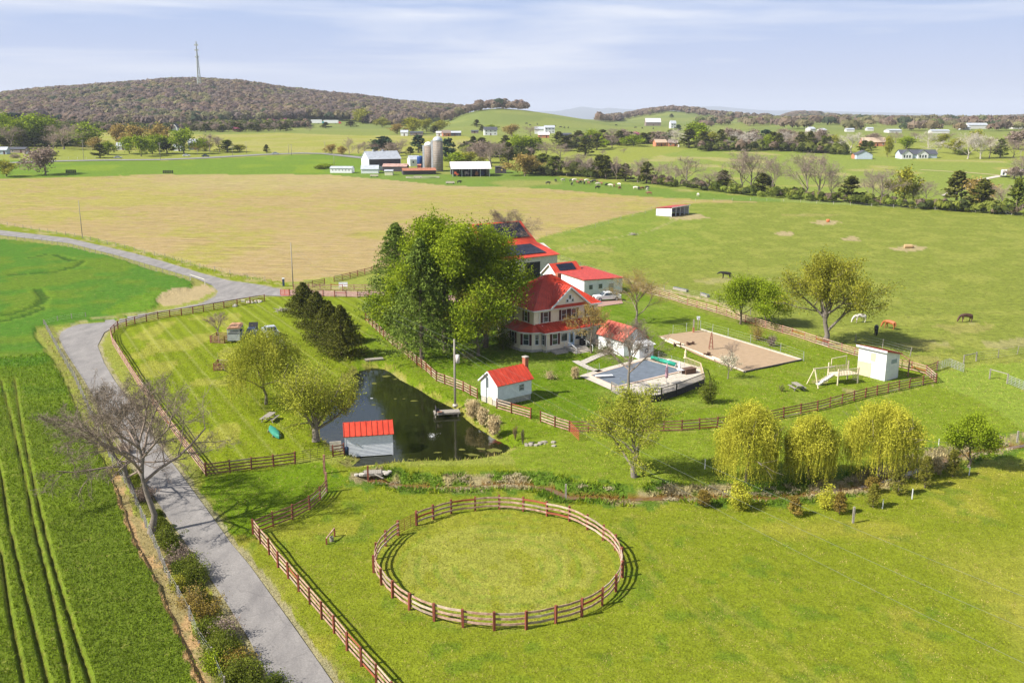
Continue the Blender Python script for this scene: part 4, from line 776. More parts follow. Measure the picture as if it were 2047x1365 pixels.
row('on the far hill slopes', 'scattered trees on the slopes by the hill road', [(651, 257, 12, 15, 'c'), (701, 254, 12, 18, 'c'), (724, 246, 26, 34, 'y'), (764, 255, 18, 20, 'y'), (795, 268, 18, 22, 'o'), (823, 268, 30, 34, 'y'), (852, 264, 24, 22, 'y'), (880, 262, 20, 24, 'y'), (868, 266, 14, 20, 'c'), (953, 254, 14, 13, 'c'), (963, 264, 14, 9, 'c'), (982, 259, 9, 18, 'm'), (1023, 273, 22, 22, 'o'), (1060, 273, 20, 22, 'b'), (620, 262, 8, 10, 'b'), (1342, 236, 8, 8, 'c'), (476, 264, 11, 14, 'r'), (568, 250, 14, 14, 'r'), (540, 249, 12, 14, 'r'), (533, 306, 16, 11, 'c')])
row('above the yellow field', 'trees in the hedgerow above the yellow field', [(388 + 11.5 * i, 263 - .1 * i + (i % 3), 13 + (i * 5) % 6, 15 + (i * 7) % 6, 'cbccwcbc'[i % 8]) for i in range(17)])
row('around the highway houses', 'trees around the highway houses', [(13, 353, 30, 32, 'y'), (90, 349, 50, 46, 'w'), (10, 292, 62, 42, 'g'), (35, 294, 52, 40, 'm'), (72, 292, 58, 48, 'g'), (95, 292, 52, 36, 'g'), (22, 298, 44, 40, 'b'), (48, 297, 32, 26, 'c'), (5, 302, 28, 24, 'c'), (127, 299, 48, 44, 'p'), (108, 297, 30, 26, 'p'), (170, 294, 46, 44, 'g'), (193, 300, 24, 22, 'o'), (200, 316, 28, 24, 'c'), (217, 310, 26, 20, 'm'), (240, 292, 40, 26, 'o'), (271, 296, 42, 34, 'o'), (258, 308, 32, 28, 'm'), (283, 313, 38, 30, 'm'), (305, 309, 36, 26, 'm'), (318, 308, 36, 28, 'm'), (323, 297, 46, 32, 'o'), (334, 307, 30, 24, 'c'), (369, 308, 46, 38, 'g'), (395, 302, 16, 18, 'o'), (410, 303, 24, 18, 'y'), (420, 304, 36, 26, 'b'), (438, 304, 32, 26, 'b'), (455, 305, 24, 28, 'C'), (478, 304, 14, 20, 'y'), (150, 250, 16, 20, 'c'), (120, 246, 16, 20, 'n'), (290, 252, 18, 16, 'n'), (100, 312, 10, 20, 'u'), (30, 316, 8, 14, 'q'), (0, 262, 30, 44, 'n'), (30, 258, 30, 40, 'n'), (55, 258, 24, 34, 'n')])
row('by the grey ranch houses', 'trees around the grey roofed ranch houses', [(1774, 314, 38, 16, 'y'), (1812, 299, 24, 28, 'g'), (1855, 296, 32, 24, 's'), (1874, 306, 24, 24, 's'), (1909, 308, 30, 26, 'y'), (1923, 310, 14, 22, 'u'), (1934, 318, 50, 32, 's'), (1960, 318, 50, 32, 's'), (1978, 316, 40, 26, 'b'), (1999, 316, 36, 24, 'C'), (2025, 315, 36, 24, 'b'), (1950, 302, 38, 24, 'y'), (2042, 358, 44, 34, 'b'), (2027, 358, 24, 20, 'w'), (1745, 288, 20, 20, 'w'), (1760, 292, 20, 22, 'b'), (1790, 286, 22, 20, 'b'), (1830, 285, 20, 20, 'b'), (1884, 290, 20, 20, 'y'), (1896, 284, 18, 18, 'b'), (1740, 300, 18, 16, 'C'), (2036, 300, 36, 34, 'w')])
ORD = ['leftmost', 'second', 'third', 'fourth', 'fifth', 'sixth', 'seventh', 'eighth', 'ninth', 'tenth', 'eleventh', 'twelfth', 'thirteenth', 'fourteenth', 'fifteenth', 'sixteenth', 'seventeenth', 'eighteenth', 'nineteenth', 'twentieth']
_bylab = {}
for (k, where, group), lst in FT.items():
    for q in lst: _bylab.setdefault((KIND[k][3], where), []).append((q[0], q, k, group))
for (lab, where), lst in _bylab.items():
    lst.sort(key=lambda a: a[0]); n = len(lst)
    for i, (_, (x, y, h, wd), k, group) in enumerate(lst):
        o = far(x, y, h, wd, k, '', group)
        if n == 1: o['label'] = f'the only {lab} {where}'
        elif i < n - 1: o['label'] = (f'leftmost {lab} {where}' if i == 0 else f'{ORD[i]} {lab} from the left {where}')
        else: o['label'] = f'rightmost {lab} {where}'
# ------------------------------------------------------------------ far woods (nobody could count them)
def woods(name, label, pos, hts, wid, cols, probs, seed, nleaf=44, lsz=.42):
    rs = np.random.RandomState(seed); n = len(pos)
    C = rs.normal(0, 1, (n, nleaf, 3)); C /= np.linalg.norm(C, axis=2)[:, :, None]; C[:, :, 2] = np.where(C[:, :, 2] < -.35, -C[:, :, 2], C[:, :, 2]); N = C.copy(); C = C * rs.uniform(.72, 1.08, (n, nleaf, 1))
    P = pos[:, None, :] + C * np.stack([wid, wid, hts * .42], 1)[:, None, :]; P[:, :, 2] += (hts * .58)[:, None]
    nn = n * nleaf; P = P.reshape(-1, 3); N = N.reshape(-1, 3) + rs.normal(0, .22, (nn, 3)); N /= np.linalg.norm(N, axis=1)[:, None]
    a = np.cross(N, rs.normal(0, 1, (nn, 3))); a /= np.linalg.norm(a, axis=1)[:, None]; b = np.cross(N, a)
    sc = (np.repeat(wid, nleaf) * lsz * 2)[:, None] * rs.uniform(.5, 1.15, (nn, 1)); V = np.stack([P - a * sc * .5 - b * sc * .3, P + a * sc * .5 - b * sc * .3, P + b * sc * .55], 1).reshape(-1, 3)
    sm = vnoise(pos[:, 0], pos[:, 1], .012, 91) * .75 + rs.rand(n) * .25; idx = np.searchsorted(np.cumsum(probs) * .84 + .08, np.clip(sm, 0, .919)); idx = np.minimum(np.where(rs.rand(n) < .35, rs.choice(len(cols), n, p=probs), idx), len(cols) - 1)
    cc = np.array(cols)[idx] * rs.uniform(.85, 1.15, (n, 1)) * (1 + rs.normal(0, .03, (n, 3)))
    me = raw_mesh(name, V, np.arange(nn * 3).reshape(-1, 3), [WOODMAT]); at_ = me.attributes.new('Col', 'FLOAT_COLOR', 'POINT')
    at_.data.foreach_set('color', np.repeat(np.concatenate([np.clip(cc, 0, .8), np.ones((n, 1))], 1), nleaf * 3, axis=0).astype(np.float32).ravel())
    stuff(link(name, me), label, 'woods')
WOODMAT = groundmat('woodland_crowns', True, .2, .5)
WB, WM, WY, WG, WO = (.27, .205, .155), (.235, .185, .16), (.27, .25, .13), (.09, .12, .065), (.31, .255, .15)
def sample(n, seed, a0, a1, d0, d1, test):
    rs = np.random.RandomState(seed); a = rs.uniform(a0, a1, n); D = np.sqrt(rs.uniform(d0 ** 2, d1 ** 2, n)); x = D * np.sin(a); y = D * np.cos(a); z = hb(x, y)
    px, py, ok = toimg(x, y, z); m = test(px, py, D, x, y); return np.stack([x, y, z], 1)[m]
def on_ridge(px, py, D, x, y):
    lo = np.interp(px, [-900, 0, 60, 100, 180, 330, 420, 560, 620, 700, 760, 820, 880, 900, 930, 960, 1000, 1050, 1120, 1180, 1240], [262, 262, 252, 240, 256, 262, 250, 246, 241, 243, 250, 254, 240, 232, 224, 219, 216, 221, 229, 237, 244])
    return (py < lo) & (px < 1240) & ((D > 1430) | (px < 860))
P1 = sample(26000, 1, R(-40), R(7.2), 1120, 2300, on_ridge)
rs_ = np.random.RandomState(3); woods('ridge_woods', 'mauve and olive leafless woods covering the long ridge on the left', P1, rs_.uniform(9, 16, len(P1)), rs_.uniform(4.5, 9, len(P1)), [WB, WM, WY, WG, WO], [.36, .30, .15, .05, .14], 4)
def hill_edge(px, py, D, x, y):
    a = (px > 1250) & (px < 1410) & (py < np.interp(px, [1250, 1290, 1340, 1375, 1410], [240, 233, 224, 226, 231]))
    b = (px > 1545) & (px < 1640) & (py < 236) & (D > 2500); c = (px > 1195) & (px < 1240) & (py < 244); d = (px > 1370) & (px < 1540) & (np.abs(py - np.interp(px, [1370, 1450, 1540], [228, 236, 243])) < 1.2)
    e = (px > 885) & (px < 1050) & (D < 1700) & (np.abs(py - np.interp(px, [885, 930, 960, 1000, 1050], [246, 229.5, 221, 218, 222])) < 1.6)
    return a | b | c | d | e
P2 = sample(120000, 5, R(-5), R(19), 1300, 3600, hill_edge)[:1900]
rs_ = np.random.RandomState(6); woods('hilltop_woods', 'bare woods along the crests of the distant green hills', P2, rs_.uniform(8, 15, len(P2)), rs_.uniform(5, 9, len(P2)), [WB, WY, WG], [.8, .08, .12], 7)
def plain(px, py, D, x, y):
    nn = vnoise(x, y, .011, 77); return (px > 1380) & (py < 287) & (D > 1000) & ((nn > .40) | (py < 252)) & ~((px < 1620) & (D < 2500) & (D > 1650) & (py < 246)) & (px < 2600) & ~((px > 1925) & (px < 1990) & (py > 252) & (py < 262))
P3 = sample(30000, 8, R(11), R(40), 1050, 5200, plain)[:7500]
rs_ = np.random.RandomState(9); woods('valley_woods', 'mixed bare and budding woods filling the valley toward the town', P3, rs_.uniform(6, 12, len(P3)), rs_.uniform(5, 10, len(P3)), [WB, WY, WG, WO, (.17, .20, .07)], [.44, .19, .13, .14, .10], 10)
def under(px, py, D, x, y): 
    return ((px > 60) & (px < 620) & (py > 250) & (py < np.interp(px, [60, 180, 400, 600], [262, 266, 262, 256])) & (D > 900)) | ((px > 1395) & (px < 1690) & (np.abs(py - np.interp(px, [1395, 1560, 1690], [299, 300, 306])) < 4)) | ((px > 1040) & (px < 1330) & (np.abs(py - np.interp(px, [1040, 1150, 1330], [345, 350, 366])) < 5)) | ((px > 1120) & (px < 1330) & (np.abs(py - np.interp(px, [1120, 1200, 1330], [296, 287, 284])) < 4)) | ((px > 925) & (px < 1060) & (np.abs(py - np.interp(px, [925, 1060], [306, 318])) < 5)) | ((px < 180) & (px > 0) & (py > 286) & (py < 294))
P4 = sample(60000, 11, R(-32), R(20), 500, 1700, under)[:3200]
rs_ = np.random.RandomState(12); woods('field_edge_scrub', 'dark scrub along the field edges below the ridge', P4, rs_.uniform(3, 8.5, len(P4)), rs_.uniform(2., 4, len(P4)), [WB, (.10, .12, .03), (.22, .24, .06), (.07, .085, .03)], [.40, .24, .16, .20], 13)

def creekline(px, py, D, x, y): return (px > 1300) & (px < 2060) & (np.abs(py - np.interp(px, [1300, 1480, 1700, 1850, 2050], [366, 387, 406, 417, 430])) < 3.5)
P5 = sample(60000, 15, R(7), R(31), 320, 520, creekline)[:420]
rs_ = np.random.RandomState(16); woods('creek_scrub', 'low brush and saplings along the creek beyond the pasture', P5, rs_.uniform(1.5, 4.5, len(P5)), rs_.uniform(.9, 2.0, len(P5)), [WB, (.12, .15, .03), (.26, .30, .06), (.09, .11, .04)], [.42, .2, .24, .14], 17)

# ------------------------------------------------------------------ grass, crop blades, weeds
BL = groundmat('grass_blades', True)
def blades(name, label, n, seed, a0, a1, d0, d1, hgt, wid, keep, kind=1, tint=1.0, zadd=0, cat='grass'):
    rs = np.random.RandomState(seed); a = rs.uniform(a0, a1, n); D = d0 * (d1 / d0) ** rs.rand(n); x = D * np.sin(a); y = D * np.cos(a)
    m = keep(x, y); x, y = x[m], y[m]; D = D[m]; z = hb(x, y) + relief(x, y) - .01 + zadd; n = len(x); rgb, W = ground_colour(x, y)
    th = rs.rand(n) * 6.283; s = (D / 65) ** .5; h = hgt * rs.uniform(.5, 1.3, n) * s; w = wid * rs.uniform(.6, 1.3, n) * s; lx = rs.normal(0, .5, n) * h; ly = rs.normal(0, .5, n) * h
    A = np.stack([x - np.cos(th) * w, y - np.sin(th) * w, z], 1); Bq = np.stack([x + np.cos(th) * w, y + np.sin(th) * w, z], 1); C = np.stack([x + lx, y + ly, z + h], 1)
    V = np.stack([A, Bq, C], 1).reshape(-1, 3); me = raw_mesh(name, V, np.arange(3 * n).reshape(-1, 3), [BL])
    at_ = me.attributes.new('Col', 'FLOAT_COLOR', 'POINT'); rgb = np.minimum(rgb * 1.25 * tint, .8); dry = (rs.rand(n) < .55 * gt(vnoise(x, y, 1.3, 71), .62))[:, None] if cat == 'grass' else np.zeros((n, 1), bool); rgb = np.where(dry, np.array(sRGB(200, 184, 110)), rgb); at_.data.foreach_set('color', np.repeat(np.concatenate([rgb, np.ones((n, 1))], 1), 3, axis=0).astype(np.float32).ravel())
    stuff(link(name, me), label, cat)
def keep_grass(x, y):
    px, py, ok = toimg(x, y, 0 * x); return ~inpoly(px, py, ROAD) & ~inpoly(px, py, CROP) & ~inpoly(px, py, DIRT) & ~inw(x, y, PONDW) & ~inpoly(px, py, ARENA)
blades('lawn_grass', 'short mown grass around the round pen and the pond', 330000, 21, R(-31), R(31), 46, 150, .085, .035, keep_grass)
def keep_crop(x, y):
    px, py, ok = toimg(x, y, 0 * x); t = np.full(len(x), 1e9)
    for k in TRKW: t = np.minimum(t, dist_line(x, y, k))
    return inpoly(px, py, CROP) & (t > .3)
blades('crop_grass', 'dense dark green cereal crop in the field left of the road', 170000, 22, R(-36), R(-12), 46, 150, .2, .04, keep_crop, tint=1.0, cat='crop')
def keep_creek(x, y): return (dist_line(x, y, CREEKW) < 2.6) & (dist_line(x, y, CREEKW) > .15 + .4 * vnoise(x, y, .2, 33)) & (vnoise(x, y, .35, 31) > .25)
blades('creek_weeds', 'tall green weeds on the creek banks', 42000, 23, R(-9), R(33), 76, 104, .34, .07, keep_creek, tint=1.0, cat='weeds')
def keep_bank(x, y):
    d = dist_line(x, y, PONDW + PONDW[:1]); return (d < 1.3) & ~inw(x, y, PONDW) & (vnoise(x, y, .5, 32) > .35)
blades('pond_bank_grass', 'rough long grass on the pond bank', 7000, 24, R(-15), R(2), 82, 142, .35, .07, keep_bank, cat='grass')
def keep_verge(x, y):
    f = dist_line(x, y, wpts([(90, 655), (150, 760), (232, 930), (300, 1050), (340, 1160), (400, 1250), (470, 1380)])); g = dist_line(x, y, wpts([(0, 453), (140, 480), (330, 516), (460, 550), (560, 568)])); px, py, ok = toimg(x, y, 0 * x)
    return (((f < 1.0)) | (g < 2.0)) & ~inpoly(px, py, ROAD)
blades('verge_grass', 'rough unmown grass along the roadside fences', 26000, 25, R(-33), R(-10), 50, 260, .26, .05, keep_verge, cat='grass')
def dryweeds():
    rs = np.random.RandomState(5); k = 200; V, Q = [], []; n0 = 0
    for i in range(k):
        j = rs.randint(0, len(CREEKW) - 2); t = rs.rand(); x = CREEKW[j][0] * (1 - t) + CREEKW[j + 1][0] * t; y = CREEKW[j][1] * (1 - t) + CREEKW[j + 1][1] * t
        o = rs.uniform(.5, 1.6) * rs.choice([-1, 1]); y += o; x += rs.normal(0, .4)
        if vnoise(np.array([x]), np.array([y]), .25, 55)[0] < .42: continue
        z = float(hb(x, y)) + relief(np.array([x]), np.array([y]))[0]; m = 70; a = rs.rand(m) * 6.283; r = rs.rand(m) * .45; C = np.stack([x + np.cos(a) * r * 1.3, y + np.sin(a) * r * .8, z + rs.uniform(.03, .24, m)], 1)
        v, q = leaf_quads(rs, C, .30, .16, droop=.2); V.append(v); Q.append(q + n0); n0 += len(v)
    stuff(link('dry_reeds', raw_mesh('dry_reeds', np.concatenate(V), np.concatenate(Q), [leafmat('dead_reed', (.34, .28, .17), (.60, .52, .34), .2)])), 'matted pale dead reeds along the creek', 'reeds')
dryweeds()
#@@BUILD
# ------------------------------------------------------------------ building kit (local frame: x along the front, y into the building, front wall at y = 0)
def W2(px, py, z=0): return pz(px, py, z)
def panels(parent, q, n, m, t=.05, gap=.02, seam=True):
    """n standing-seam roof panels over the quad q = (eave a, eave b, ridge b, ridge a); each its own piece"""
    a, b, c, d = [Vector(p) for p in q]
    nrm = (b - a).cross(d - a).normalized()
    for i in range(n):
        f0 = i / n + gap / n * .5; f1 = (i + 1) / n - gap / n * .5
        p = [a.lerp(b, f0), a.lerp(b, f1), d.lerp(c, f1), d.lerp(c, f0)]
        mb = MB().slab([v + nrm * .012 for v in p], t * .5)
        if seam:
            e = (p[1] - p[0]).normalized() * .045; e2 = (p[2] - p[3]); e2 = e2.normalized() * .045 if e2.length > .1 else e
            mb.slab([p[0] + nrm * .03, p[0] + e + nrm * .03, p[3] + e2 + nrm * .03, p[3] + nrm * .03], .07)
        mb.build('roof_panel', m, parent)
def window(t, c, ux, w, h, fm=None, shut=None, panes=2, depth=.05, name='window'):
    """frame with panes standing on a wall; c = centre on the wall, ux = wall direction, outward normal = ux rotated -90 deg"""
    fm = fm or WHITE; c = Vector(c); ux = Vector((ux[0], ux[1], 0)).normalized(); nn = Vector((ux.y, -ux.x, 0)); uz = Vector((0, 0, 1)); f = .08
    def bx(mb, cx, cz, sx, sz, d0, d1):
        o = c + ux * cx + uz * cz; q = [o - ux * sx / 2 - uz * sz / 2, o + ux * sx / 2 - uz * sz / 2, o + ux * sx / 2 + uz * sz / 2, o - ux * sx / 2 + uz * sz / 2]
        return mb.hexa([v + nn * d0 for v in (q[0], q[1])] + [v + nn * d0 for v in (q[2], q[3])] + [v + nn * d1 for v in q])
    mb = MB()
    for cx, cz, sx, sz in ((-w / 2 - f / 2, 0, f, h + 2 * f), (w / 2 + f / 2, 0, f, h + 2 * f), (0, h / 2 + f / 2, w, f), (0, -h / 2 - f / 2, w + .1, f)): bx(mb, cx, cz, sx, sz, -.02, depth)
    for k in range(1, panes): bx(mb, 0, -h / 2 + h * k / panes, w, .045, -.02, depth * .8)
    o = mb.build(name, fm, t)
    for k in range(panes): bx(MB(), 0, -h / 2 + h * (k + .5) / panes, w, h / panes - .05, -.02, .015).build('pane', GLASS, o)
    if shut:
        for s in (-1, 1): bx(MB(), s * (w / 2 + f + shut / 2 + .02), 0, shut, h + .1, -.01, .045).build('shutter', MAROON, t)
    return o
def gabled(name, label, cat, loc, rz, w, d, h, rise, wm, rm, npan=0, ov=.3, group=None, base=0, shed=False, roof_t=.08, parts=True):
    """ridge runs along x; shed=True slopes from the front (high) to the back"""
    t = thing(name, label, cat, loc, rz, group)
    prof = [(0, base), (d, base), (d, h), (d / 2, h + rise), (0, h)] if not shed else [(0, base), (d, base), (d, h), (0, h + rise)]
    MB().xprism(prof, 0, w).build('wall', wm, t)
    e = .03
    if shed:
        k = rise / d; R_ = [((-ov, -ov, h + rise + ov * k + e), (w + ov, -ov, h + rise + ov * k + e), (w + ov, d + ov, h - ov * k + e), (-ov, d + ov, h - ov * k + e))]
    else:
        k = rise / (d / 2); R_ = [((-ov, -ov, h - ov * k + e), (w + ov, -ov, h - ov * k + e), (w + ov, d / 2, h + rise + e), (-ov, d / 2, h + rise + e)),
                                  ((w + ov, d + ov, h - ov * k + e), (-ov, d + ov, h - ov * k + e), (-ov, d / 2, h + rise + e), (w + ov, d / 2, h + rise + e))]
    mb = MB()
    for q in R_: mb.slab(q, roof_t)
    rf = mb.build('roof', rm, t)
    if npan:
        for q in R_:
            n = (Vector(q[1]) - Vector(q[0])).cross(Vector(q[3]) - Vector(q[0])).normalized() * roof_t
            panels(rf, [Vector(p) + n for p in q], npan, rm)
    return t, rf
def siding(t, x0, x1, y, z0, z1, n, m, nn=-1):      # lapped boards on a front wall, one piece each
    for i in range(n):
        a = z0 + (z1 - z0) * i / n; b = z0 + (z1 - z0) * (i + 1) / n
        MB().hexa([(x0, y, a), (x1, y, a), (x1, y + nn * .05, a), (x0, y + nn * .05, a), (x0, y, b), (x1, y, b), (x1, y + nn * .015, b), (x0, y + nn * .015, b)]).build('siding_board', m, t)
# --- main farmhouse
def farmhouse():
    t = thing('farmhouse', 'beige two storey farmhouse with red metal hip roof and maroon shutters', 'house', (4.98, 134.3, 0), R(33))
    z0 = .35
    gf = [(0, 0), (8.3, 0), (8.3, 2.0), (11.3, 2.0), (11.3, 12.2), (-.8, 12.2), (-.8, 7.2), (-2.6, 6.6), (-2.6, 2.9), (-1.5, 1.35), (0, .95)]
    MB().prism(gf, -.1, 3.2).build('ground_floor_wall', BEIGE, t)
    MB().prism([(-.05, -.05), (8.35, -.05), (8.35, 1.95), (11.35, 1.95), (11.35, 12.25), (-.85, 12.25), (-.85, 7.25), (-2.65, 6.65), (-2.65, 2.85), (-1.52, 1.28), (-.05, .9)], -.3, .35).build('foundation', STONE, t)
    x0, x1, y0, y1 = -.8, 11.3, 1.9, 12.2
    MB().box(x0, x1, y0, y1, 3.2, 6.05).build('upper_wall', BEIGE, t)
    # skirt roof
    o = [(11.5, -.45), (-.45, -.45), (-.45, .6), (-1.75, .95), (-3.05, 2.65), (-3.05, 6.9), (-1.25, 7.6)]
    i_ = [(11.3, 1.88), (-.55, 1.88), (-.82, 1.95), (-.82, 2.3), (-.82, 3.4), (-.82, 6.4), (-.82, 7.4)]
    ze, zi = 3.05, 3.95; mb = MB()
    for k in range(len(o) - 1):
        a, b, c, d = o[k], o[k + 1], i_[k + 1], i_[k]
        mb.slab([(b[0], b[1], ze), (a[0], a[1], ze), (d[0], d[1], zi), (c[0], c[1], zi)], .06)
    mb.prism([(11.45, -.42), (11.45, 1.9), (-.8, 1.9), (-.8, 7.3), (-2.95, 6.8), (-2.95, 2.7), (-1.7, 1.0), (-.42, .62), (-.42, -.42)], 2.95, 3.04)
    pr = mb.build('porch_roof', RED, t)
    panels(pr, [(-.45, -.45, ze + .06), (11.5, -.45, ze + .06), (11.3, 1.88, zi + .06), (-.55, 1.88, zi + .06)], 22, RED)
    g = MB()
    for k in range(len(o) - 1): g.bar((o[k][0], o[k][1], ze - .05), (o[k + 1][0], o[k + 1][1], ze - .05), .12, .13)
    g.build('gutter', WHITE, t)
    # main hip roof
    ov = .45; E = [(x0 - ov, y0 - ov), (x1 + ov, y0 - ov), (x1 + ov, y1 + ov), (x0 - ov, y1 + ov)]; zr = 10.35; r0 = (4.75, 7.05, zr); r1 = (6.0, 7.05, zr); e = 6.1
    P = [(x, y, e) for x, y in E]; mb = MB(); mb.add([*P, r0, r1], [(0, 1, 5, 4), (1, 2, 5), (2, 3, 4, 5), (3, 0, 4), (3, 2, 1, 0)]); rf = mb.build('main_roof', RED, t)
    def hipp(a, b, c, d, n): 
        panels(rf, (a, b, c, d), n, RED)
    hipp(P[0], P[1], r1, r0, 22); hipp(P[1], P[2], r1, r1, 18); hipp(P[3], P[0], r0, r0, 18)
    g = MB(); 
    for k in range(4): g.bar(P[k], P[(k + 1) % 4], .14, .16)
    g.build('gutter', WHITE, t)
    sf = MB().box(x0 - .3, x1 + .3, y0 - .3, y1 + .3, 5.95, 6.06).build('soffit', WHITE, t)
    # front gable
    gx0, gx1, gc, gz = 2.3, 9.0, 5.65, 9.0; yb = y0 - .25; s = (zr - e) / (7.05 - (y0 - ov)); back = lambda z: (y0 - ov) + (z - e) / s
    MB().add([(gx0, yb, 6.35), (gx1, yb, 6.35), (gc, yb, gz), (gx0, yb + .9, 6.35), (gx1, yb + .9, 6.35), (gc, back(gz) , gz)], [(0, 1, 2), (0, 2, 5, 3), (1, 4, 5, 2), (0, 3, 4, 1)]).build('gable_wall', BEIGE, t)
    gr = MB()
    L_ = [(gx0 - .45, yb - .35, 6.2), (gc, yb - .35, gz + .22), (gc, back(gz + .22), gz + .22), (gx0 - .45, back(6.2) + .1, 6.2)]
    R_ = [(gc, yb - .35, gz + .22), (gx1 + .45, yb - .35, 6.2), (gx1 + .45, back(6.2) + .1, 6.2), (gc, back(gz + .22), gz + .22)]
    gr.slab(L_, .08); gr.slab(R_, .08); go = gr.build('gable_roof', RED, t)
    panels(go, [(gc, yb - .35, gz + .30), (gc, back(gz + .3), gz + .30), (gx0 - .45, back(6.2), 6.28), (gx0 - .45, yb - .35, 6.28)][0:4], 6, RED)
    MB().bar((gx0 - .45, yb - .4, 6.12), (gc, yb - .4, gz + .12), .08, .26, (0, 0, 1)).bar((gc, yb - .4, gz + .12), (gx1 + .45, yb - .4, 6.12), .08, .26, (0, 0, 1)).build('rake_board', WHITE, t)
    MB().slab([(gx0 - .3, yb - .42, 6.22), (gx1 + .3, yb - .42, 6.22), (gx1 + .1, yb + .02, 6.55), (gx0 + .1, yb + .02, 6.55)], .05).build('pent_roof', RED, t)
    MB().box(gc - .75, gc + .75, yb - .06, yb + .02, 6.75, 7.45).box(gc - .35, gc + .35, yb - .06, yb + .02, 7.45, 8.05).build('window_surround', WHITE, t)
    for cx, cz, w_, h_ in ((gc - .5, 7.1, .34, .4), (gc + .5, 7.1, .34, .4), (gc, 7.62, .36, .62)): window(t, (cx, yb - .06, cz), (1, 0), w_, h_, panes=1, depth=.03)
    # upper windows
    for cx in (1.35, 4.75, 6.6, 9.6): window(t, (cx, y0, 4.95), (1, 0), .85, 1.5, shut=.38)
    for cy in (4.0, 8.2): window(t, (x0, cy, 4.95), (0, -1), .85, 1.5, shut=.38)
    # ground floor
    window(t, (1.75, 0, 1.85), (1, 0), .85, 1.6, shut=.38)
    window(t, (3.45, 0, 1.95), (1, 0), 1.1, 1.2, panes=1); window(t, (6.1, 0, 1.95), (1, 0), 1.1, 1.2, panes=1); window(t, (7.4, 0, 1.95), (1, 0), .8, 1.2, panes=1)
    MB().box(2.75, 6.85, -.035, .0, 2.62, 2.85).box(4.2, 4.32, -.035, 0, .5, 2.62).box(5.33, 5.45, -.035, 0, .5, 2.62).build('door_trim', WHITE, t)
    dr = MB().box(4.36, 5.3, -.07, 0, .5, 2.6).build('door', mat('pale_blue_door', (.45, .60, .78), .5, .05), t)
    MB().box(4.58, 5.08, -.085, -.07, 1.0, 2.45).build('pane', GLASS, dr); MB().box(5.18, 5.24, -.13, -.07, 1.35, 1.5).build('handle', STEEL, dr)
    window(t, (0, .5, 1.85), (0, -1), .55, 1.5, shut=.2)
    d1 = Vector((-1.5 - -2.6, 1.35 - 2.9)).normalized(); window(t, (-2.05, 2.12, 1.85), (d1.x, d1.y), .85, 1.6, shut=.36)
    window(t, (-2.6, 4.8, 1.85), (0, -1), .85, 1.6, shut=.36); d2 = Vector((0 + 1.5, .95 - 1.35)).normalized(); window(t, (-.75, 1.15, 1.85), (d2.x, d2.y), .5, 1.5, panes=2)
    window(t, (9.7, 2.0, 1.85), (1, 0), 1.0, 1.6)
    for x, y in ((11.2, -.2), (9.8, -.2), (8.45, -.2)): MB().box(x - .09, x + .09, y - .09, y + .09, .3, 2.96).build('porch_column', WHITE, t)
    MB().box(8.35, 11.4, -.35, 1.95, .1, .42).build('porch_floor', CONC, t)
    for x in (0.12,): MB().tube([(x - .05, -.12, 2.9), (x - .05, -.12, .1)], .05).build('downspout', WHITE, t)
    MB().tube([(-.1, 1.8, 5.95), (.1, 1.84, 5.7), (.15, 1.84, 4.0), (.35, 1.5, 3.85), (.35, 1.2, 3.8)], .05).build('downspout', WHITE, t)
    # entrance landing and steps
    MB().box(3.4, 6.6, -1.5, -.02, -.1, .5).build('landing', STONE, t)
    for k in range(4): MB().box(3.5 - .05 * k, 6.5 + .05 * k, -1.5 - .42 * (k + 1), -1.5 - .42 * k, -.1, .40 - .12 * k).build('step', CONC, t)
    MB().prism([(.6, -1.9), (2.9, -1.9), (3.35, -.3), (.9, -.2)], -.1, .22).build('stone_slab', STONE, t)
    for s in (3.45, 6.55):
        r = MB().bar((s, -.2, 1.35), (s, -1.5, 1.35), .05, .05).bar((s, -1.5, 1.35), (s, -3.1, .85), .05, .05)
        for y, a, b in ((-.2, .5, 1.35), (-1.5, .5, 1.35), (-3.1, 0, .85)): r.box(s - .03, s + .03, y - .03, y + .03, a, b)
        r.build('handrail', WHITE, t)
    ch = MB().box(8.8, 9.5, 9.2, 9.9, 6.6, 9.9).build('chimney', BRICK, t)
farmhouse()
g_ = thing('grill', 'black covered grill beside the blue front door', 'grill', (4.98 + 6.4 * .839 + .75 * .545, 134.3 + 6.4 * .545 - .75 * .839, .5), R(33)); MB().box(-.4, .4, -.25, .25, 0, .75).build('cabinet', BLACK, g_); MB().xprism([(-.27, .75), (.27, .75), (.2, 1.0), (-.1, 1.05), (-.27, .9)], -.42, .42).build('lid', BLACK, g_)
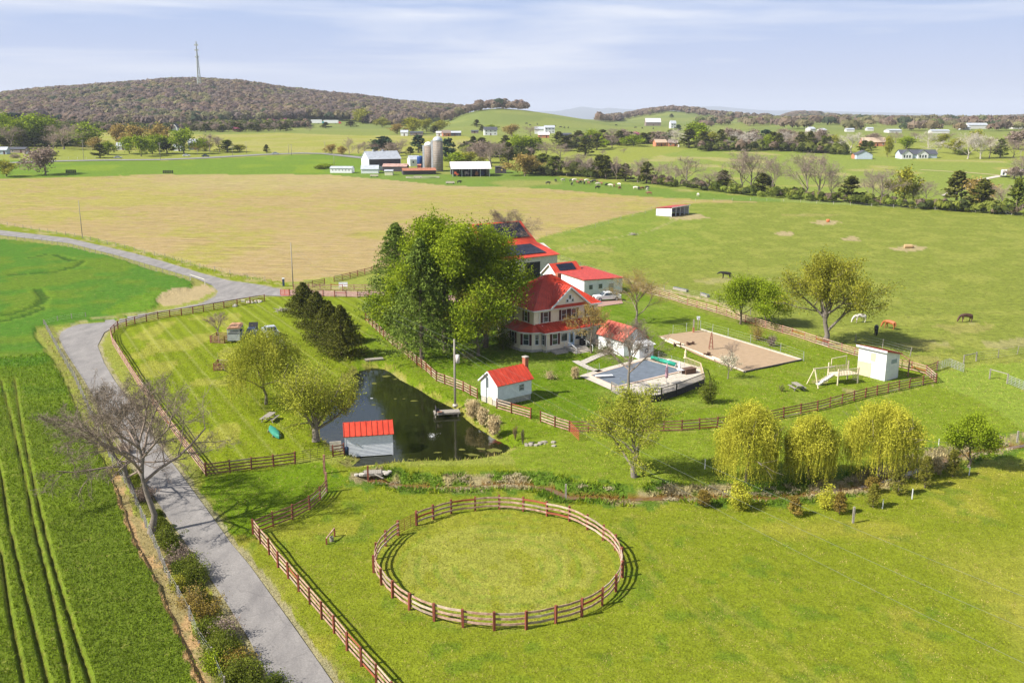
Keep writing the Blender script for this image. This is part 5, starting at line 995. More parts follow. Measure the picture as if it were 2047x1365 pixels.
# --- white cottage with brick chimney
def cottage():
    p = (-1.78, 107.35, 0); t, rf = gabled('white_cottage', 'white clapboard cottage with red roof and brick chimney by the pond fence', 'cottage', p, R(38.3), 5.35, 3.35, 2.75, 1.35, WHITE, RED, 10, .22, base=.75)
    MB().box(.03, 5.3, .04, 3.3, -.4, .75).build('foundation', STONE, t)
    siding(t, .02, 5.33, 0, .76, 2.72, 14, WSID)
    window(t, (3.75, -.03, 1.85), (1, 0), .6, .65, mat('grey_frame', (.4, .42, .45)), panes=2)
    MB().box(-.03, 0, 1.0, 1.9, -.3, 1.0).build('hatch', mat('tan_door', (.5, .42, .3)), t)
    c = MB().box(5.34, 5.95, 1.2, 1.95, -.1, 3.6).box(5.38, 5.9, 1.28, 1.87, 3.6, 5.05).build('chimney', BRICK, t); MB().box(5.33, 5.95, 1.22, 1.93, 5.05, 5.17).build('chimney_cap', STONE, c)
    MB().bar((-.24, -.25, 2.62), (-.24, 1.68, 4.12), .05, .16).bar((-.24, 1.68, 4.12), (-.24, 3.6, 2.62), .05, .16).build('rake_board', WHITE, t)
cottage()
# --- boathouse on the pond
def boathouse():
    p = pz(694, 907, -.1); t, rf = gabled('boathouse', 'weathered white boathouse with red roof standing in the pond', 'boathouse', (p.x - .15, p.y, 0), R(11), 4.9, 2.5, 1.85, .95, WEATH, RED, 9, .16, base=-.5)
    siding(t, .02, 4.88, 0, -.45, 1.8, 15, WEATH)
    MB().box(-.05, .06, -.06, .06, -.6, 1.8).build('corner_board', WHITE, t); MB().box(4.84, 4.95, -.06, .06, -.9, 1.8).build('corner_board', WHITE, t)
    for x in (.1, 4.6):
        for y in (.2, 2.3): MB().tube([(x, y, -1.3), (x, y, -.2)], .09).build('piling', GREYW, t)
    MB().bar((1.1, -.08, 1.0), (1.45, -.08, .75), .05, .1).build('bracket', STEEL, t)
boathouse()
# --- small white shed behind the pool with lean-to
def garden_shed():
    a = pz(1290, 706, 0); t, rf = gabled('garden_shed', 'small white shed with faded red roof and lean-to near the sand arena', 'shed', (a.x, a.y, 0), R(33 + 90), 6.0, 4.2, 2.5, 1.6, WHITE, mat('faded_red_roof', (.55, .13, .09), .6, .3, 1.5), 9, .3)
    l = MB().hexa([(-2.0, -.0, 0), (-.01, 0, 0), (-.01, -2.6, 0), (-2.0, -2.6, 0), (-2.0, 0, 1.75), (-.01, 0, 2.2), (-.01, -2.6, 2.2), (-2.0, -2.6, 1.75)])
    q = MB().box(-2.1, -.02, .3, 3.0, 0, 1.9).build('lean_to_wall', WHITE, t); MB().slab([(-2.4, .1, 1.85), (-.02, .1, 2.35), (-.02, 3.2, 2.35), (-2.4, 3.2, 1.85)][::-1], -.06).build('lean_to_roof', WHITE, t)
    ring = MB(); ring.tube([(-2.14, 1.65 + .28 * cos(k * pi / 6), 1.05 + .28 * sin(k * pi / 6)) for k in range(13)], .07, 5, cap=False); ring.build('life_ring', mat('navy_ring', (.03, .05, .10)), t)
garden_shed()
# --- white square shed right
def square_shed():
    a = pz(1768, 762, 0); t, rf = gabled('white_shed', 'tall square white shed with dull red pent roof at the fence corner', 'shed', (a.x, a.y, 0), R(-55 + 180 - 90 + 90), 4.4, 3.1, 3.9, .9, WHITE, REDP, 8, .22, shed=True)
    return t
def square_shed2():
    c = pz(1768, 762, 0); t = thing('white_shed', 'tall square white shed with dull red pent roof at the fence corner', 'shed', (c.x, c.y, 0), R(125)); w, d = 4.25, 3.0   # x runs along the lit front, y to the right wall
    MB().add([(0, 0, 0), (w, 0, 0), (w, -d, 0), (0, -d, 0), (0, 0, 4.0), (w, 0, 4.0), (w, -d, 3.3), (0, -d, 3.3)], [(0, 1, 2, 3), (4, 7, 6, 5), (0, 4, 5, 1), (1, 5, 6, 2), (2, 6, 7, 3), (3, 7, 4, 0)]).build('wall', WHITE, t)
    q = [(-.25, .3, 4.1), (-.25, -d - .2, 3.28), (w + .25, -d - .2, 3.28), (w + .25, .3, 4.1)]
    rf = MB().slab(q, .09).build('roof', REDP, t); n = Vector(q[1]) - Vector(q[0])
    panels(rf, [(-.25, -d - .2, 3.37), (w + .25, -d - .2, 3.37), (w + .25, .3, 4.19), (-.25, .3, 4.19)], 9, REDP)
    MB().box(-.24, w + .24, .31, .36, 3.92, 4.2).build('fascia', WHITE, t)
    CR = mat('cream_door', (.56, .47, .33), .7, .08)
    MB().box(2.15, w - .05, .0, .045, .05, 2.0).build('door', CR, t); MB().box(.12, 2.1, .0, .045, .05, 2.0).build('door', WHITE, t); MB().box(1.6, 2.35, .0, .04, 2.35, 3.5).build('hatch', CR, t)
    MB().box(0.1, 2.4, .045, .08, 2.03, 2.1).build('door_track', STEEL, t)
    MB().box(-.04, 0, -2.4, -1.2, 2.2, 2.75).build('vent', mat('grey_vent', (.3, .36, .38), .6, .3, 8), t)
square_shed2()
# --- run-in shed in the pasture
def run_in():
    a = at(1342, 434); t = thing('run_in_shed', 'open fronted white horse shelter with red roof alone in the pasture', 'shed', a, R(53)); w, d = 13.5, 6.2
    # x runs back right along the open front, y goes up-left to the back
    MB().box(-.0, .12, 0, d, .15, 2.9).box(0, w, d - .12, d, .15, 2.9).box(w - .12, w, 0, d, .15, 2.9).build('wall', WHITE, t)
    MB().box(.12, w - .12, .05, d - .12, .02, .06).build('floor', mat('dark_earth', (.12, .09, .06)), t)
    for k in range(5): MB().box(w * k / 4 * .985, w * k / 4 * .985 + .2, -.08, .12, 0, 3.2).build('post', WHITE, t)
    q = [(-.3, -.4, 3.35), (w + .3, -.4, 3.35), (w + .3, d + .3, 2.85), (-.3, d + .3, 2.85)]; rf = MB().slab(q, .1).build('roof', REDP, t); MB().box(-.28, w + .28, -.46, -.4, 3.15, 3.45).build('fascia', WHITE, t)
run_in()
# --- barn with solar panels, garage, long shed
def solar(t, q, nx, ny, lift=.12):
    a, b, c, d = [Vector(p) for p in q]; n = (b - a).cross(d - a).normalized() * lift
    for i in range(nx):
        for j in range(ny):
            f = lambda u, v: a.lerp(b, u).lerp(d.lerp(c, u), v) + n
            u0, u1, v0, v1 = (i + .02) / nx, (i + .98) / nx, (j + .02) / ny, (j + .98) / ny
            MB().slab([f(u0, v0), f(u1, v0), f(u1, v1), f(u0, v1)], .04).build('solar_panel', SOLAR, t)
def solar_barn():
    o = pz(1113, 545, 0); t = thing('solar_barn', 'red roofed barn with two banks of solar panels behind the maples', 'barn', (0, 0, 0)); 
    c = pz(1118, 508, 4.6); rz = R(36); t.location = (c.x, c.y, 0); t.rotation_euler = (0, 0, rz)      # lower eave right corner; x leftwards is negative
    w, d1, d2 = 17., 5.5, 12.
    MB().xprism([(.3, -.1), (.3, 4.5), (d1, 6.6), (d1, -.1)], -w, -.3).build('lean_to_wall', mat('beige_block', (.62, .59, .54), .85, .15), t)
    MB().xprism([(d1, -.1), (d1, 6.5), (d1 + d2 * .5, 11.0), (d1 + d2, 6.5), (d1 + d2, -.1)], -w, -2.6).build('wall', WSID, t)
    MB().box(-.32, -.28, .35, d1, .2, 4.6).build('side_panel', WHITE, t)
    MB().box(-9.5, -5.2, .24, .32, 0, 3.4).build('door_opening', BLACK, t); 
    rf = MB().slab([(-w, -.2, 4.5), (.1, -.2, 4.5), (-1.8, d1 + .2, 6.75), (-w, d1 + .2, 6.75)], .1).slab([(-w, d1 - .3, 6.5), (-2.0, d1 - .3, 6.5), (-2.3, d1 + d2 * .5, 11.15), (-w, d1 + d2 * .5, 11.15)], .1).slab([(-2.3, d1 + d2 + .3, 6.4), (-w, d1 + d2 + .3, 6.4), (-w, d1 + d2 * .5, 11.15), (-2.3, d1 + d2 * .5, 11.15)], .1).build('roof', RED, t)
    solar(t, [(-15, .9, 5.05), (-3.0, .9, 5.05), (-4.4, d1 - .5, 6.65), (-15, d1 - .5, 6.65)], 9, 3); solar(t, [(-15.5, d1 + 1.5, 8.0), (-3.2, d1 + 1.5, 8.0), (-3.2, d1 + d2 * .5 - .5, 10.95), (-15.5, d1 + d2 * .5 - .5, 10.95)], 10, 3)
solar_barn()
def garage():
    c = pz(1113, 548, 3.3); t, rf = gabled('white_garage', 'small white garage with a black solar array on its red roof', 'garage', (c.x, c.y, 0), R(36), 6.6, 4.6, 3.1, 1.9, WHITE, RED, 12, .35)
    solar(t, [(1.2, .55, 3.65), (5.6, .55, 3.65), (5.6, 2.0, 4.87), (1.2, 2.0, 4.87)], 4, 2); MB().bar((-.37, -.4, 2.85), (-.37, 2.3, 5.1), .06, .2).bar((-.37, 2.3, 5.1), (-.37, 5.0, 2.85), .06, .2).build('rake_board', WHITE, t)
garage()
def long_shed():
    c = pz(1168, 560, 3.3); t = thing('long_shed', 'long low white shed with dull red roof behind the farmhouse', 'shed', (c.x, c.y, 0), R(30)); w, d = 9.3, 13
    MB().add([(0, 0, -.1), (w, 0, -.1), (w, d, -.1), (0, d, -.1), (0, 0, 3.2), (w, 0, 2.9), (w, d, 3.4), (0, d, 3.7)], [(3, 2, 1, 0), (4, 5, 6, 7), (0, 1, 5, 4), (1, 2, 6, 5), (2, 3, 7, 6), (3, 0, 4, 7)]).build('wall', WHITE, t)
    rf = MB().slab([(-.3, -.3, 3.25), (w + .3, -.3, 2.93), (w + .3, d + .3, 3.45), (-.3, d + .3, 3.75)], .1).build('roof', REDP, t); panels(rf, [(-.3, -.3, 3.35), (w + .3, -.3, 3.03), (w + .3, d + .3, 3.55), (-.3, d + .3, 3.85)], 14, REDP)
    for x in (1.6, 3.9): window(t, (x, 0, 1.75), (1, 0), .75, .8, mat('grey_frame', (.4, .42, .45)), panes=2)
    MB().box(6.0, 7.1, -.05, 0, .0, 2.1).build('door', mat('faded_door', (.42, .38, .32)), t)
long_shed()
# --- pool, deck, fences around it
def pool():
    A = [(1182, 751), (1292, 720), (1366, 741), (1232, 773)]
    t = thing('swimming_pool', 'swimming pool under a grey blue winter cover', 'pool', W2(1275, 745)); inv = lambda p, z: (p.x - t.location.x, p.y - t.location.y, z)
    SQ = [(1160, 752), (1298, 709), (1408, 738), (1420, 768), (1330, 800), (1242, 793), (1225, 780)]
    t2 = sheet('pool_terrace', [(1158, 751), (1178, 744), (1298, 711), (1340, 717), (1376, 727), (1405, 735), (1408, 752), (1400, 768), (1328, 790), (1246, 788), (1228, 782)], .09, CONC)
    MB().prism([inv(pz(*q, .1), 0)[:2] for q in A][::-1], .05, .16).build('cover', mat('pool_cover', (.13, .155, .19), .6, .2, 1.2, stretch=(1, 1, 1)), t)
    c = [inv(pz(*q, .1), 0) for q in A]; mb = MB()
    for k in range(4):
        a, b = Vector(c[k]), Vector(c[(k + 1) % 4]); d = (b - a).normalized(); n = Vector((d.y, -d.x, 0)); cc = sum((Vector(v) for v in c), Vector()) / 4
        if n.dot((a + b) / 2 - cc) < 0: n = -n
        mb.hexa([a + Vector((0, 0, .08)), b + Vector((0, 0, .08)), b + n * .32 + Vector((0, 0, .08)), a + n * .32 + Vector((0, 0, .08)), a + Vector((0, 0, .2)), b + Vector((0, 0, .2)), b + n * .32 + Vector((0, 0, .2)), a + n * .32 + Vector((0, 0, .2))])
    mb.build('coping', mat('tan_coping', (.60, .46, .36), .8, .15), t)
    p = W2(1203, 757); b = thing('diving_board', 'white diving board at the left end of the pool', 'diving board', p, R(10)); MB().box(-.9, 1.5, -.28, .28, .42, .48).build('board', WHITE, b); MB().box(-.8, -.3, -.3, .3, .1, .42).build('stand', GREYW, b)
    a, c2 = W2(1303, 722), W2(1350, 736); d = c2 - a; r = thing('cover_reel', 'green rolled solar cover on a reel at the far pool edge', 'reel', (a + c2) / 2, math.atan2(d.y, d.x)); L_ = d.length / 2
    MB().tube([(-L_, 0, .55), (L_, 0, .55)], .28, 12).build('roll', mat('green_cover', (.02, .30, .20), .5, .2, 3), r)
    for s in (-1, 1): MB().bar((s * (L_ + .1), -.3, .1), (s * (L_ + .1), 0, .6), .06, .06).bar((s * (L_ + .1), .3, .1), (s * (L_ + .1), 0, .6), .06, .06).build('stand', STEEL, r)
    p = W2(1332, 768); u = thing('patio_umbrella', 'closed pinkish patio umbrella on the pool deck', 'umbrella', p); MB().tube([(0, 0, 0), (0, 0, 2.9)], .035).build('pole', WHITE, u); MB().tube([(0, 0, .9), (0, 0, 1.3), (0, 0, 2.2), (0, 0, 2.8)], [.19, .23, .17, .04], 8).build('canopy', mat('mauve_canvas', (.50, .30, .36), .8, .2, 6), u); MB().tube([(0, 0, .05), (0, 0, .2)], .3, 10).build('base', CONC, u)
    p = W2(1361, 748); u = thing('patio_table', 'white garden table and chairs set by the pool rail', 'table', p); MB().tube([(0, 0, .68), (0, 0, .72)], .6, 12).build('table_top', WHITE, u)
    for k in range(4): MB().tube([(.4 * cos(k * 1.57), .4 * sin(k * 1.57), .05), (.25 * cos(k * 1.57), .25 * sin(k * 1.57), .68)], .03, 5).build('leg', WHITE, u)
    p = W2(1377, 747); u = thing('hot_tub', 'dark brown storage bench by the pool rail', 'bench', p, R(30)); MB().box(-.9, .9, -.45, .45, .05, .75).build('box', mat('brown_resin', (.12, .07, .05)), u); MB().box(-.95, .95, -.5, .5, .75, .82).build('lid', mat('brown_resin', (.12, .07, .05)), u)
    p = W2(1358, 738); u = thing('garden_figure', 'small white figure standing beside the cover reel', 'statue', p); MB().lathe([(.22, .05), (.2, .3), (.1, .5), (.13, .8), (.06, .95), (.09, 1.05), (.05, 1.15)], 8).build('body', WHITE, u)
    p = W2(1336, 727); u = thing('float_ball', 'round white float behind the green cover reel', 'float', p); MB().lathe([(.1, .05), (.28, .25), (.3, .4), (.15, .6), (.02, .66)], 10).build('body', WHITE, u)
pool()
def deckfence():
    pts = [pz(x, y, .0) for x, y in [(1222, 783), (1246, 796), (1290, 806), (1322, 801), (1352, 792), (1408, 770), (1400, 741), (1368, 728)]]
    t = thing('pool_fence', 'dark slatted deck railing along the near side of the pool', 'fence', pts[0]); l0 = pts[0]
    n = 0
    for k in range(len(pts) - 1):
        a, b = pts[k] - l0, pts[k + 1] - l0; m = DARKW if k >= 2 and k < 5 else (GREYW if k < 2 else mat('tan_rail', (.55, .45, .30))); L_ = (b - a).length; up = Vector((0, 0, (1.65 if k >= 2 else 1.3) if k < 5 else 1.1)); 
        beam('top_rail', t, m, a + up, b + up, .1, .06); beam('bottom_rail', t, m, a + up * .15, b + up * .15, .06, .08)
        nn = max(2, int(L_ / .24)) if k < 6 else int(L_ / .3)
        for i in range(nn):
            q = a.lerp(b, (i + .5) / nn); 
            if n < 298: cub('slat', t, m, q + up * .5, (.045, .045, up.z * .95), (0, 0, math.atan2((b - a).y, (b - a).x))); n += 1
        cub('post', t, m, a + up * .52, (.11, .11, up.z * 1.04))
        if 2 <= k < 5: 
            d = (b - a).normalized(); MB().hexa([a + Vector((0, 0, .02)), b + Vector((0, 0, .02)), b + Vector((-d.y * .06, d.x * .06, .02)), a + Vector((-d.y * .06, d.x * .06, .02)), a + Vector((0, 0, .85)), b + Vector((0, 0, .85)), b + Vector((-d.y * .06, d.x * .06, .85)), a + Vector((-d.y * .06, d.x * .06, .85))]).build('skirt_board', DARKW, t)
deckfence()
# ------------------------------------------------------------------ board fences
FADED = [mat('greyed_board', (.36, .27, .21), .85, .3, 3), mat('fresh_red_board', (.33, .09, .05), .7, .2, 3), mat('bleached_board', (.52, .40, .31), .85, .25, 3)]
def fence(label, pts, spacing=2.6, h=1.25, rails=4, rm=WOODR, pm=POST, name='board_fence', rh=.13, px=True, closed=False, side=.07, group=None, pw=.13, over=.08):
    P = [at(*p) if px else Vector(p) for p in pts]
    if closed: P.append(P[0])
    Q = [P[0]]
    for a, b in zip(P[:-1], P[1:]):
        L_ = (b - a).length; n = max(1, round(L_ / spacing)) if spacing else 1
        for i in range(n): Q.append(a.lerp(b, (i + 1) / n))
    t = thing(name, label, 'fence', Q[0], 0, group); l0 = Q[0]; Z = Vector((0, 0, 1))
    for k, q in enumerate(Q if not closed else Q[:-1]):
        cub('post', t, pm, q - l0 + Z * (h + over) / 2 + Vector((0, 0, -.03)), (pw, pw, h + over + .06 + rng.normal(0, .02)), (rng.normal(0, .02), rng.normal(0, .02), .3 * k))
    for a, b in zip(Q[:-1], Q[1:]):
        d = (b - a).normalized(); n = Vector((d.y, -d.x, 0)) * side
        for r in range(rails):
            z = .18 + (h - .25) * r / (rails - 1) + rng.normal(0, .012); j = rng.normal(0, .012)
            beam('rail', t, (rm if rng.rand() > .22 else FADED[rng.randint(3)]), a - l0 + n + Z * (z + j), b - l0 + n + Z * (z - j), .035, rh)
    return t
LEFTF = [(412, 950), (372, 898), (277, 770), (241, 712), (226, 688), (222, 671), (236, 657), (270, 648), (316, 638), (386, 627), (448, 616), (500, 607), (529, 602)]
fence('red board fence curving along the road round the left lawn', LEFTF, 2.5, side=-.07, rm=WOODP)
fence('dark board fence from the roadside corner to the metal gate', [(412, 950), (460, 944), (503, 938), (547, 933), (590, 927)], 0)
fence('short board fence joining the metal gate to the boathouse', [(666, 913), (688, 909)], 0, h=1.2)
fence('red board fence running along the near road beside the round pen', [(506, 1068), (520, 1087), (538, 1108), (556, 1134), (576, 1156), (597, 1182), (619, 1208), (643, 1237), (668, 1266), (694, 1300), (722, 1331), (752, 1365), (783, 1402), (815, 1440)], 0, h=1.3, side=-.08, rm=WOODP)
fence('curved board fence from the roadside corner up to the tall post', [(506, 1068), (546, 1052), (585, 1037), (619, 1019), (640, 1000), (652, 984)], 0, h=1.3)
fence('red board fence between the pond path and the house lawn', [(731, 641), (775, 682), (816, 714), (833, 729), (852, 743), (862, 753), (872, 762), (889, 768), (908, 775), (926, 782), (940, 790), (954, 797)], 2.6, side=-.07, rm=WOODP)
fence('two span board fence right of the cottage', [(993, 817), (1022, 826), (1061, 837)], 0, rm=WOODP, side=-.07)
fence('sunlit board fence up to the red gate', [(1080, 843), (1109, 854), (1138, 863)], 0, rm=WOODP, side=-.07)
fence('long board fence along the south side of the yard', [(1138, 863), (1176, 863), (1214, 863), (1290, 863), (1363, 861), (1398, 858), (1434, 855), (1531, 842), (1634, 821), (1683, 807), (1730, 795), (1775, 785), (1818, 775), (1871, 765)], 2.7)
fence('board fence closing the yard corner by the square shed', [(1871, 765), (1851, 748), (1822, 740), (1790, 733), (1745, 722), (1708, 711), (1682, 703), (1631, 687), (1608, 679), (1583, 671), (1564, 666)], 2.7, rm=WOODP, side=-.07)
fence('board fence between the yard and the horse pasture', [(1564, 666), (1530, 656), (1490, 644), (1452, 632), (1412, 620), (1374, 610), (1337, 598), (1301, 588), (1285, 584), (1262, 580)], 2.9, rm=WOODP, side=-.07)
fence('red board fence on the near side of the gravel driveway', [(579, 591), (605, 592), (623, 593), (646, 593), (669, 594), (692, 594), (715, 595), (738, 594), (760, 593)], 0, rm=WOODP, side=-.07)
fence('red board fence on the far side of the gravel driveway', [(587, 580), (617, 580), (640, 580), (662, 580), (685, 581), (708, 581), (730, 581), (752, 581)], 0, rm=WOODP)
fence('dark board fence climbing behind the driveway towards the stubble', [(600, 577), (649, 569)], 3.0)
fence('dark board fence piece between driveway and pines', [(668, 564), (700, 556), (757, 541)], 3.0)
fence('short dark board fence at the pines', [(731, 641), (746, 632), (767, 628)], 0)
fence('short board fence piece beside the pasture gate', [(1851, 748), (1873, 740)], 0)
def squareguard(label, c, w, d, rz, h=1.15):
    p = at(*c); q = [Vector((x, y, 0)) for x, y in ((0, 0), (w, 0), (w, d), (0, d))]; M_ = Matrix.Rotation(rz, 4, 'Z'); fence(label, [tuple(p + M_ @ v) for v in q], 0, h, 4, px=False, closed=True, name='tree_guard', rm=WOODR)
squareguard('square board guard around the small bare tree', (421, 686), 2.3, 2.3, R(-8))
squareguard('square board guard left of the yellow green willow', (428, 741), 1.5, 2.2, R(2), 1.0)
def ringpen():
    t = thing('round_pen', 'round riding pen of red brown boards on the near lawn', 'pen', at(1000, 1138)); l0 = t.location.copy(); Q = [at(*p) for p in PEN]
    c = Vector((sum(q.x for q in Q) / len(Q), sum(q.y for q in Q) / len(Q), 0))
    for i, q in enumerate(Q): 
        cub('post', t, POST, q - l0 + Vector((0, 0, .68)), (.17, .17, 1.42 + rng.normal(0, .03)), (rng.normal(0, .02), rng.normal(0, .02), i * .3))
    for i in range(len(Q)):
        a, b = Q[i], Q[(i + 1) % len(Q)]
        if i == len(Q) - 4:
            g = MB(); d = b - a
            for k in range(6): g.bar(a + d * .05 - l0 + Vector((0, 0, .2 + .2 * k)), b - d * .05 - l0 + Vector((0, 0, .2 + .2 * k)), .03, .03)
            for f in (.05, .33, .66, .95): g.bar(a + d * f - l0 + Vector((0, 0, .2)), a + d * f - l0 + Vector((0, 0, 1.2)), .03, .03)
            g.build('gate', POST, t); continue
        m = (a + b) / 2; o = (m - c).normalized() * .28; o2 = (a - c).normalized() * -.10; o3 = (b - c).normalized() * -.10
        for z in (.38, .78, 1.18):
            P0, P1, Pm = a + o2, b + o3, m + o * .35 - (m - c).normalized() * .10
            zz = Vector((0, 0, z + rng.normal(0, .015))); mm_ = WOODP if rng.rand() > .25 else FADED[rng.randint(3)]; beam('rail', t, mm_, P0 - l0 + zz, Pm - l0 + zz, .045, .16); beam('rail', t, mm_, Pm - l0 + zz, P1 - l0 + zz, .045, .16)
ringpen()
def bargate(label, a, b, m, h=1.2, bars=6, vert=5, px=True, name='metal_gate', r=.03):
    a, b = (at(*a), at(*b)) if px else (Vector(a), Vector(b)); t = thing(name, label, 'gate', a); d = b - a
    for k in range(bars): beam('bar', t, m, Vector((0, 0, .15 + (h - .15) * k / (bars - 1))), d + Vector((0, 0, .15 + (h - .15) * k / (bars - 1))), r, r)
    for k in range(vert + 1): beam('upright', t, m, d * k / vert + Vector((0, 0, .15)), d * k / vert + Vector((0, 0, h)), r, r)
    return t
bargate('long dark metal gate between the lawn fence and the boathouse', (592, 926), (664, 913), mat('dark_iron', (.10, .07, .06), .5, .2))
bargate('red metal gate standing ajar at the yard corner', (1139, 863), (1157, 882), mat('red_gate', (.55, .10, .06), .5, .1))
bargate('red board gate across the driveway entrance', (561, 591), (578, 591), mat('red_gate', (.55, .10, .06), .5, .1), r=.09, bars=5, vert=2)
bargate('grey metal gate in the pasture fence behind the yard corner', (1873, 741), (1896, 733), STEEL, h=1.2)
bargate('grey metal gate at the right edge of the lower pasture', (2013, 767), (2052, 783), STEEL, h=1.2)
bargate('grey metal pasture gate pair right of the yard corner', (1896, 733), (1926, 745), STEEL, h=1.2)
def posts_rail(label, pts, h, m, top=True, r=.14, name='post_and_rail'):
    P = [at(*p) for p in pts]; t = thing(name, label, 'fence', P[0])
    for p in P: cub('post', t, m, p - P[0] + Vector((0, 0, h / 2)), (r, r, h))
    if top:
        for a, b in zip(P[:-1], P[1:]): beam('rail', t, m, a - P[0] + Vector((0, 0, h - .08)), b - P[0] + Vector((0, 0, h - .08)), .07, .1)
posts_rail('pale post and rail brace at the right edge of the pasture', [(1978, 757), (2013, 767)], 1.4, GREYW)
posts_rail('grey post and rail brace beyond the pasture gate', [(1926, 727), (1951, 722)], 1.3, GREYW)
posts_rail('tall posts with a red top rail behind the square shed', [(1794, 737), (1815, 752)], 2.4, WOODR)
posts_rail('pale rail brace on posts at the road junction', [(381, 560), (410, 570)], 1.3, mat('white_rail', (.6, .58, .5)))
posts_rail('tall twin posts ending the curved fence', [(649, 947), (653, 984)], 2.0, WOODR, False, .2)
def wire_fence(label, pts, spacing, h=1.15, m=GREYW, strands=4, r=.09, name='wire_fence'):
    P = [at(*p) for p in pts]; Q = [P[0]]
    for a, b in zip(P[:-1], P[1:]):
        n = max(1, round((b - a).length / spacing))
        for i in range(n):
            q = a.lerp(b, (i + 1) / n); q.z = float(hb(q.x, q.y)); Q.append(q)
    t = thing(name, label, 'fence', Q[0]); l0 = Q[0]
    for k, q in enumerate(Q): cub('post', t, m, q - l0 + Vector((0, 0, h / 2)), (r * (.8 + .4 * rng.rand()), r, h * (.9 + .2 * rng.rand())), (rng.normal(0, .04), rng.normal(0, .04), 0))
    mb = MB()
    for s in range(strands):
        z = Vector((0, 0, .2 + (h - .3) * s / (strands - 1)))
        for a, b in zip(Q[:-1], Q[1:]): mb.bar(a - l0 + z, b - l0 + z, .012, .012)
    stuff(mb.build('wire', STEEL, t))
wire_fence('grey post and wire fence between the crop and the near road', [(90, 652), (118, 705), (150, 760), (186, 840), (226, 930), (262, 985), (283, 1035), (310, 1095), (340, 1170), (358, 1200), (380, 1240), (398, 1285), (425, 1325), (450, 1385)], 2.6, r=.13)
wire_fence('short post and wire fence at the road bend', [(88, 652), (116, 645), (144, 640), (172, 637)], 4)
wire_fence('post and wire fence on the crop side of the upper road', [(0, 478), (84, 484), (137, 494), (239, 519), (300, 540), (380, 563)], 3.6)
wire_fence('post and wire fence on the stubble side of the upper road', [(0, 448), (150, 474), (250, 497), (330, 516), (400, 536), (460, 549), (530, 563)], 6)
wire_fence('post and wire fence along the back of the yard', [(1120, 520), (1160, 535), (1210, 552), (1256, 568), (1292, 575), (1328, 583), (1400, 596), (1438, 606), (1500, 630)], 8, h=1.3)
wire_fence('post and wire fence between stubble and the horse pasture', [(1092, 473), (1140, 466), (1190, 455), (1216, 448), (1241, 439), (1265, 433), (1290, 427), (1313, 415)], 14, h=1.4)
wire_fence('pale wire fence along the far edge of the horse pasture', [(1390, 403), (1500, 401), (1600, 405), (1700, 411), (1830, 417), (1950, 425), (2060, 433)], 7, h=1.2, m=mat('pale_post', (.55, .52, .45)))
wire_fence('post and wire fence across the right pasture', [(1710, 685), (1764, 697), (1820, 713)], 4.6, h=1.5)
wire_fence('post and wire fence running right from the pasture gates', [(1951, 722), (1995, 716), (2034, 709), (2080, 702)], 4, h=1.4)
wire_fence('pale chain fence around the sand arena', [(1345, 668), (1372, 663), (1400, 658), (1424, 666), (1455, 674), (1500, 687), (1560, 705), (1606, 722)], 5, h=1.5, m=STEEL, r=.06)
wire_fence('low chain fence along the far side of the pool', [(1150, 750), (1175, 747), (1198, 740)], 2.5, h=1.0, m=STEEL, r=.05)
wire_fence('chain fence behind the green cover reel', [(1316, 718), (1342, 727), (1368, 735)], 2.5, h=1.2, m=STEEL, r=.05)
wire_fence('white paddock fence beside the highway', [(0, 322), (60, 321), (120, 318), (190, 318)], 6, h=1.3, m=WHITE)
for i, (x, y, h, l) in enumerate([(1705, 1045, 1.5, 'lone grey post right of the russet saplings'), (1131, 996, 1.4, 'lone grey post on the lawn above the round pen'), (1409, 938, 1.1, 'thin white stake in the willow shade'), (1823, 997, 1.0, 'thin white stake among the dark saplings'), (1764, 1016, .9, 'short white stake right of the olive sapling'), (1937, 950, .9, 'thin white stake below the round budding tree'), (2033, 884, 1.3, 'grey post near the right edge by the worn path'), (1876, 893, .9, 'thin pale stake on the lawn above the dark saplings')]):
    p = at(x, y); o = MB().box(-.08 if i in (0, 1, 6) else -.035, .08 if i in (0, 1, 6) else .035, -.08 if i in (0, 1, 6) else -.035, .08 if i in (0, 1, 6) else .035, -.02, h).build('post', GREYW if i in (0, 1, 6) else WHITE, None, loc=p); tag(o, l, 'post')
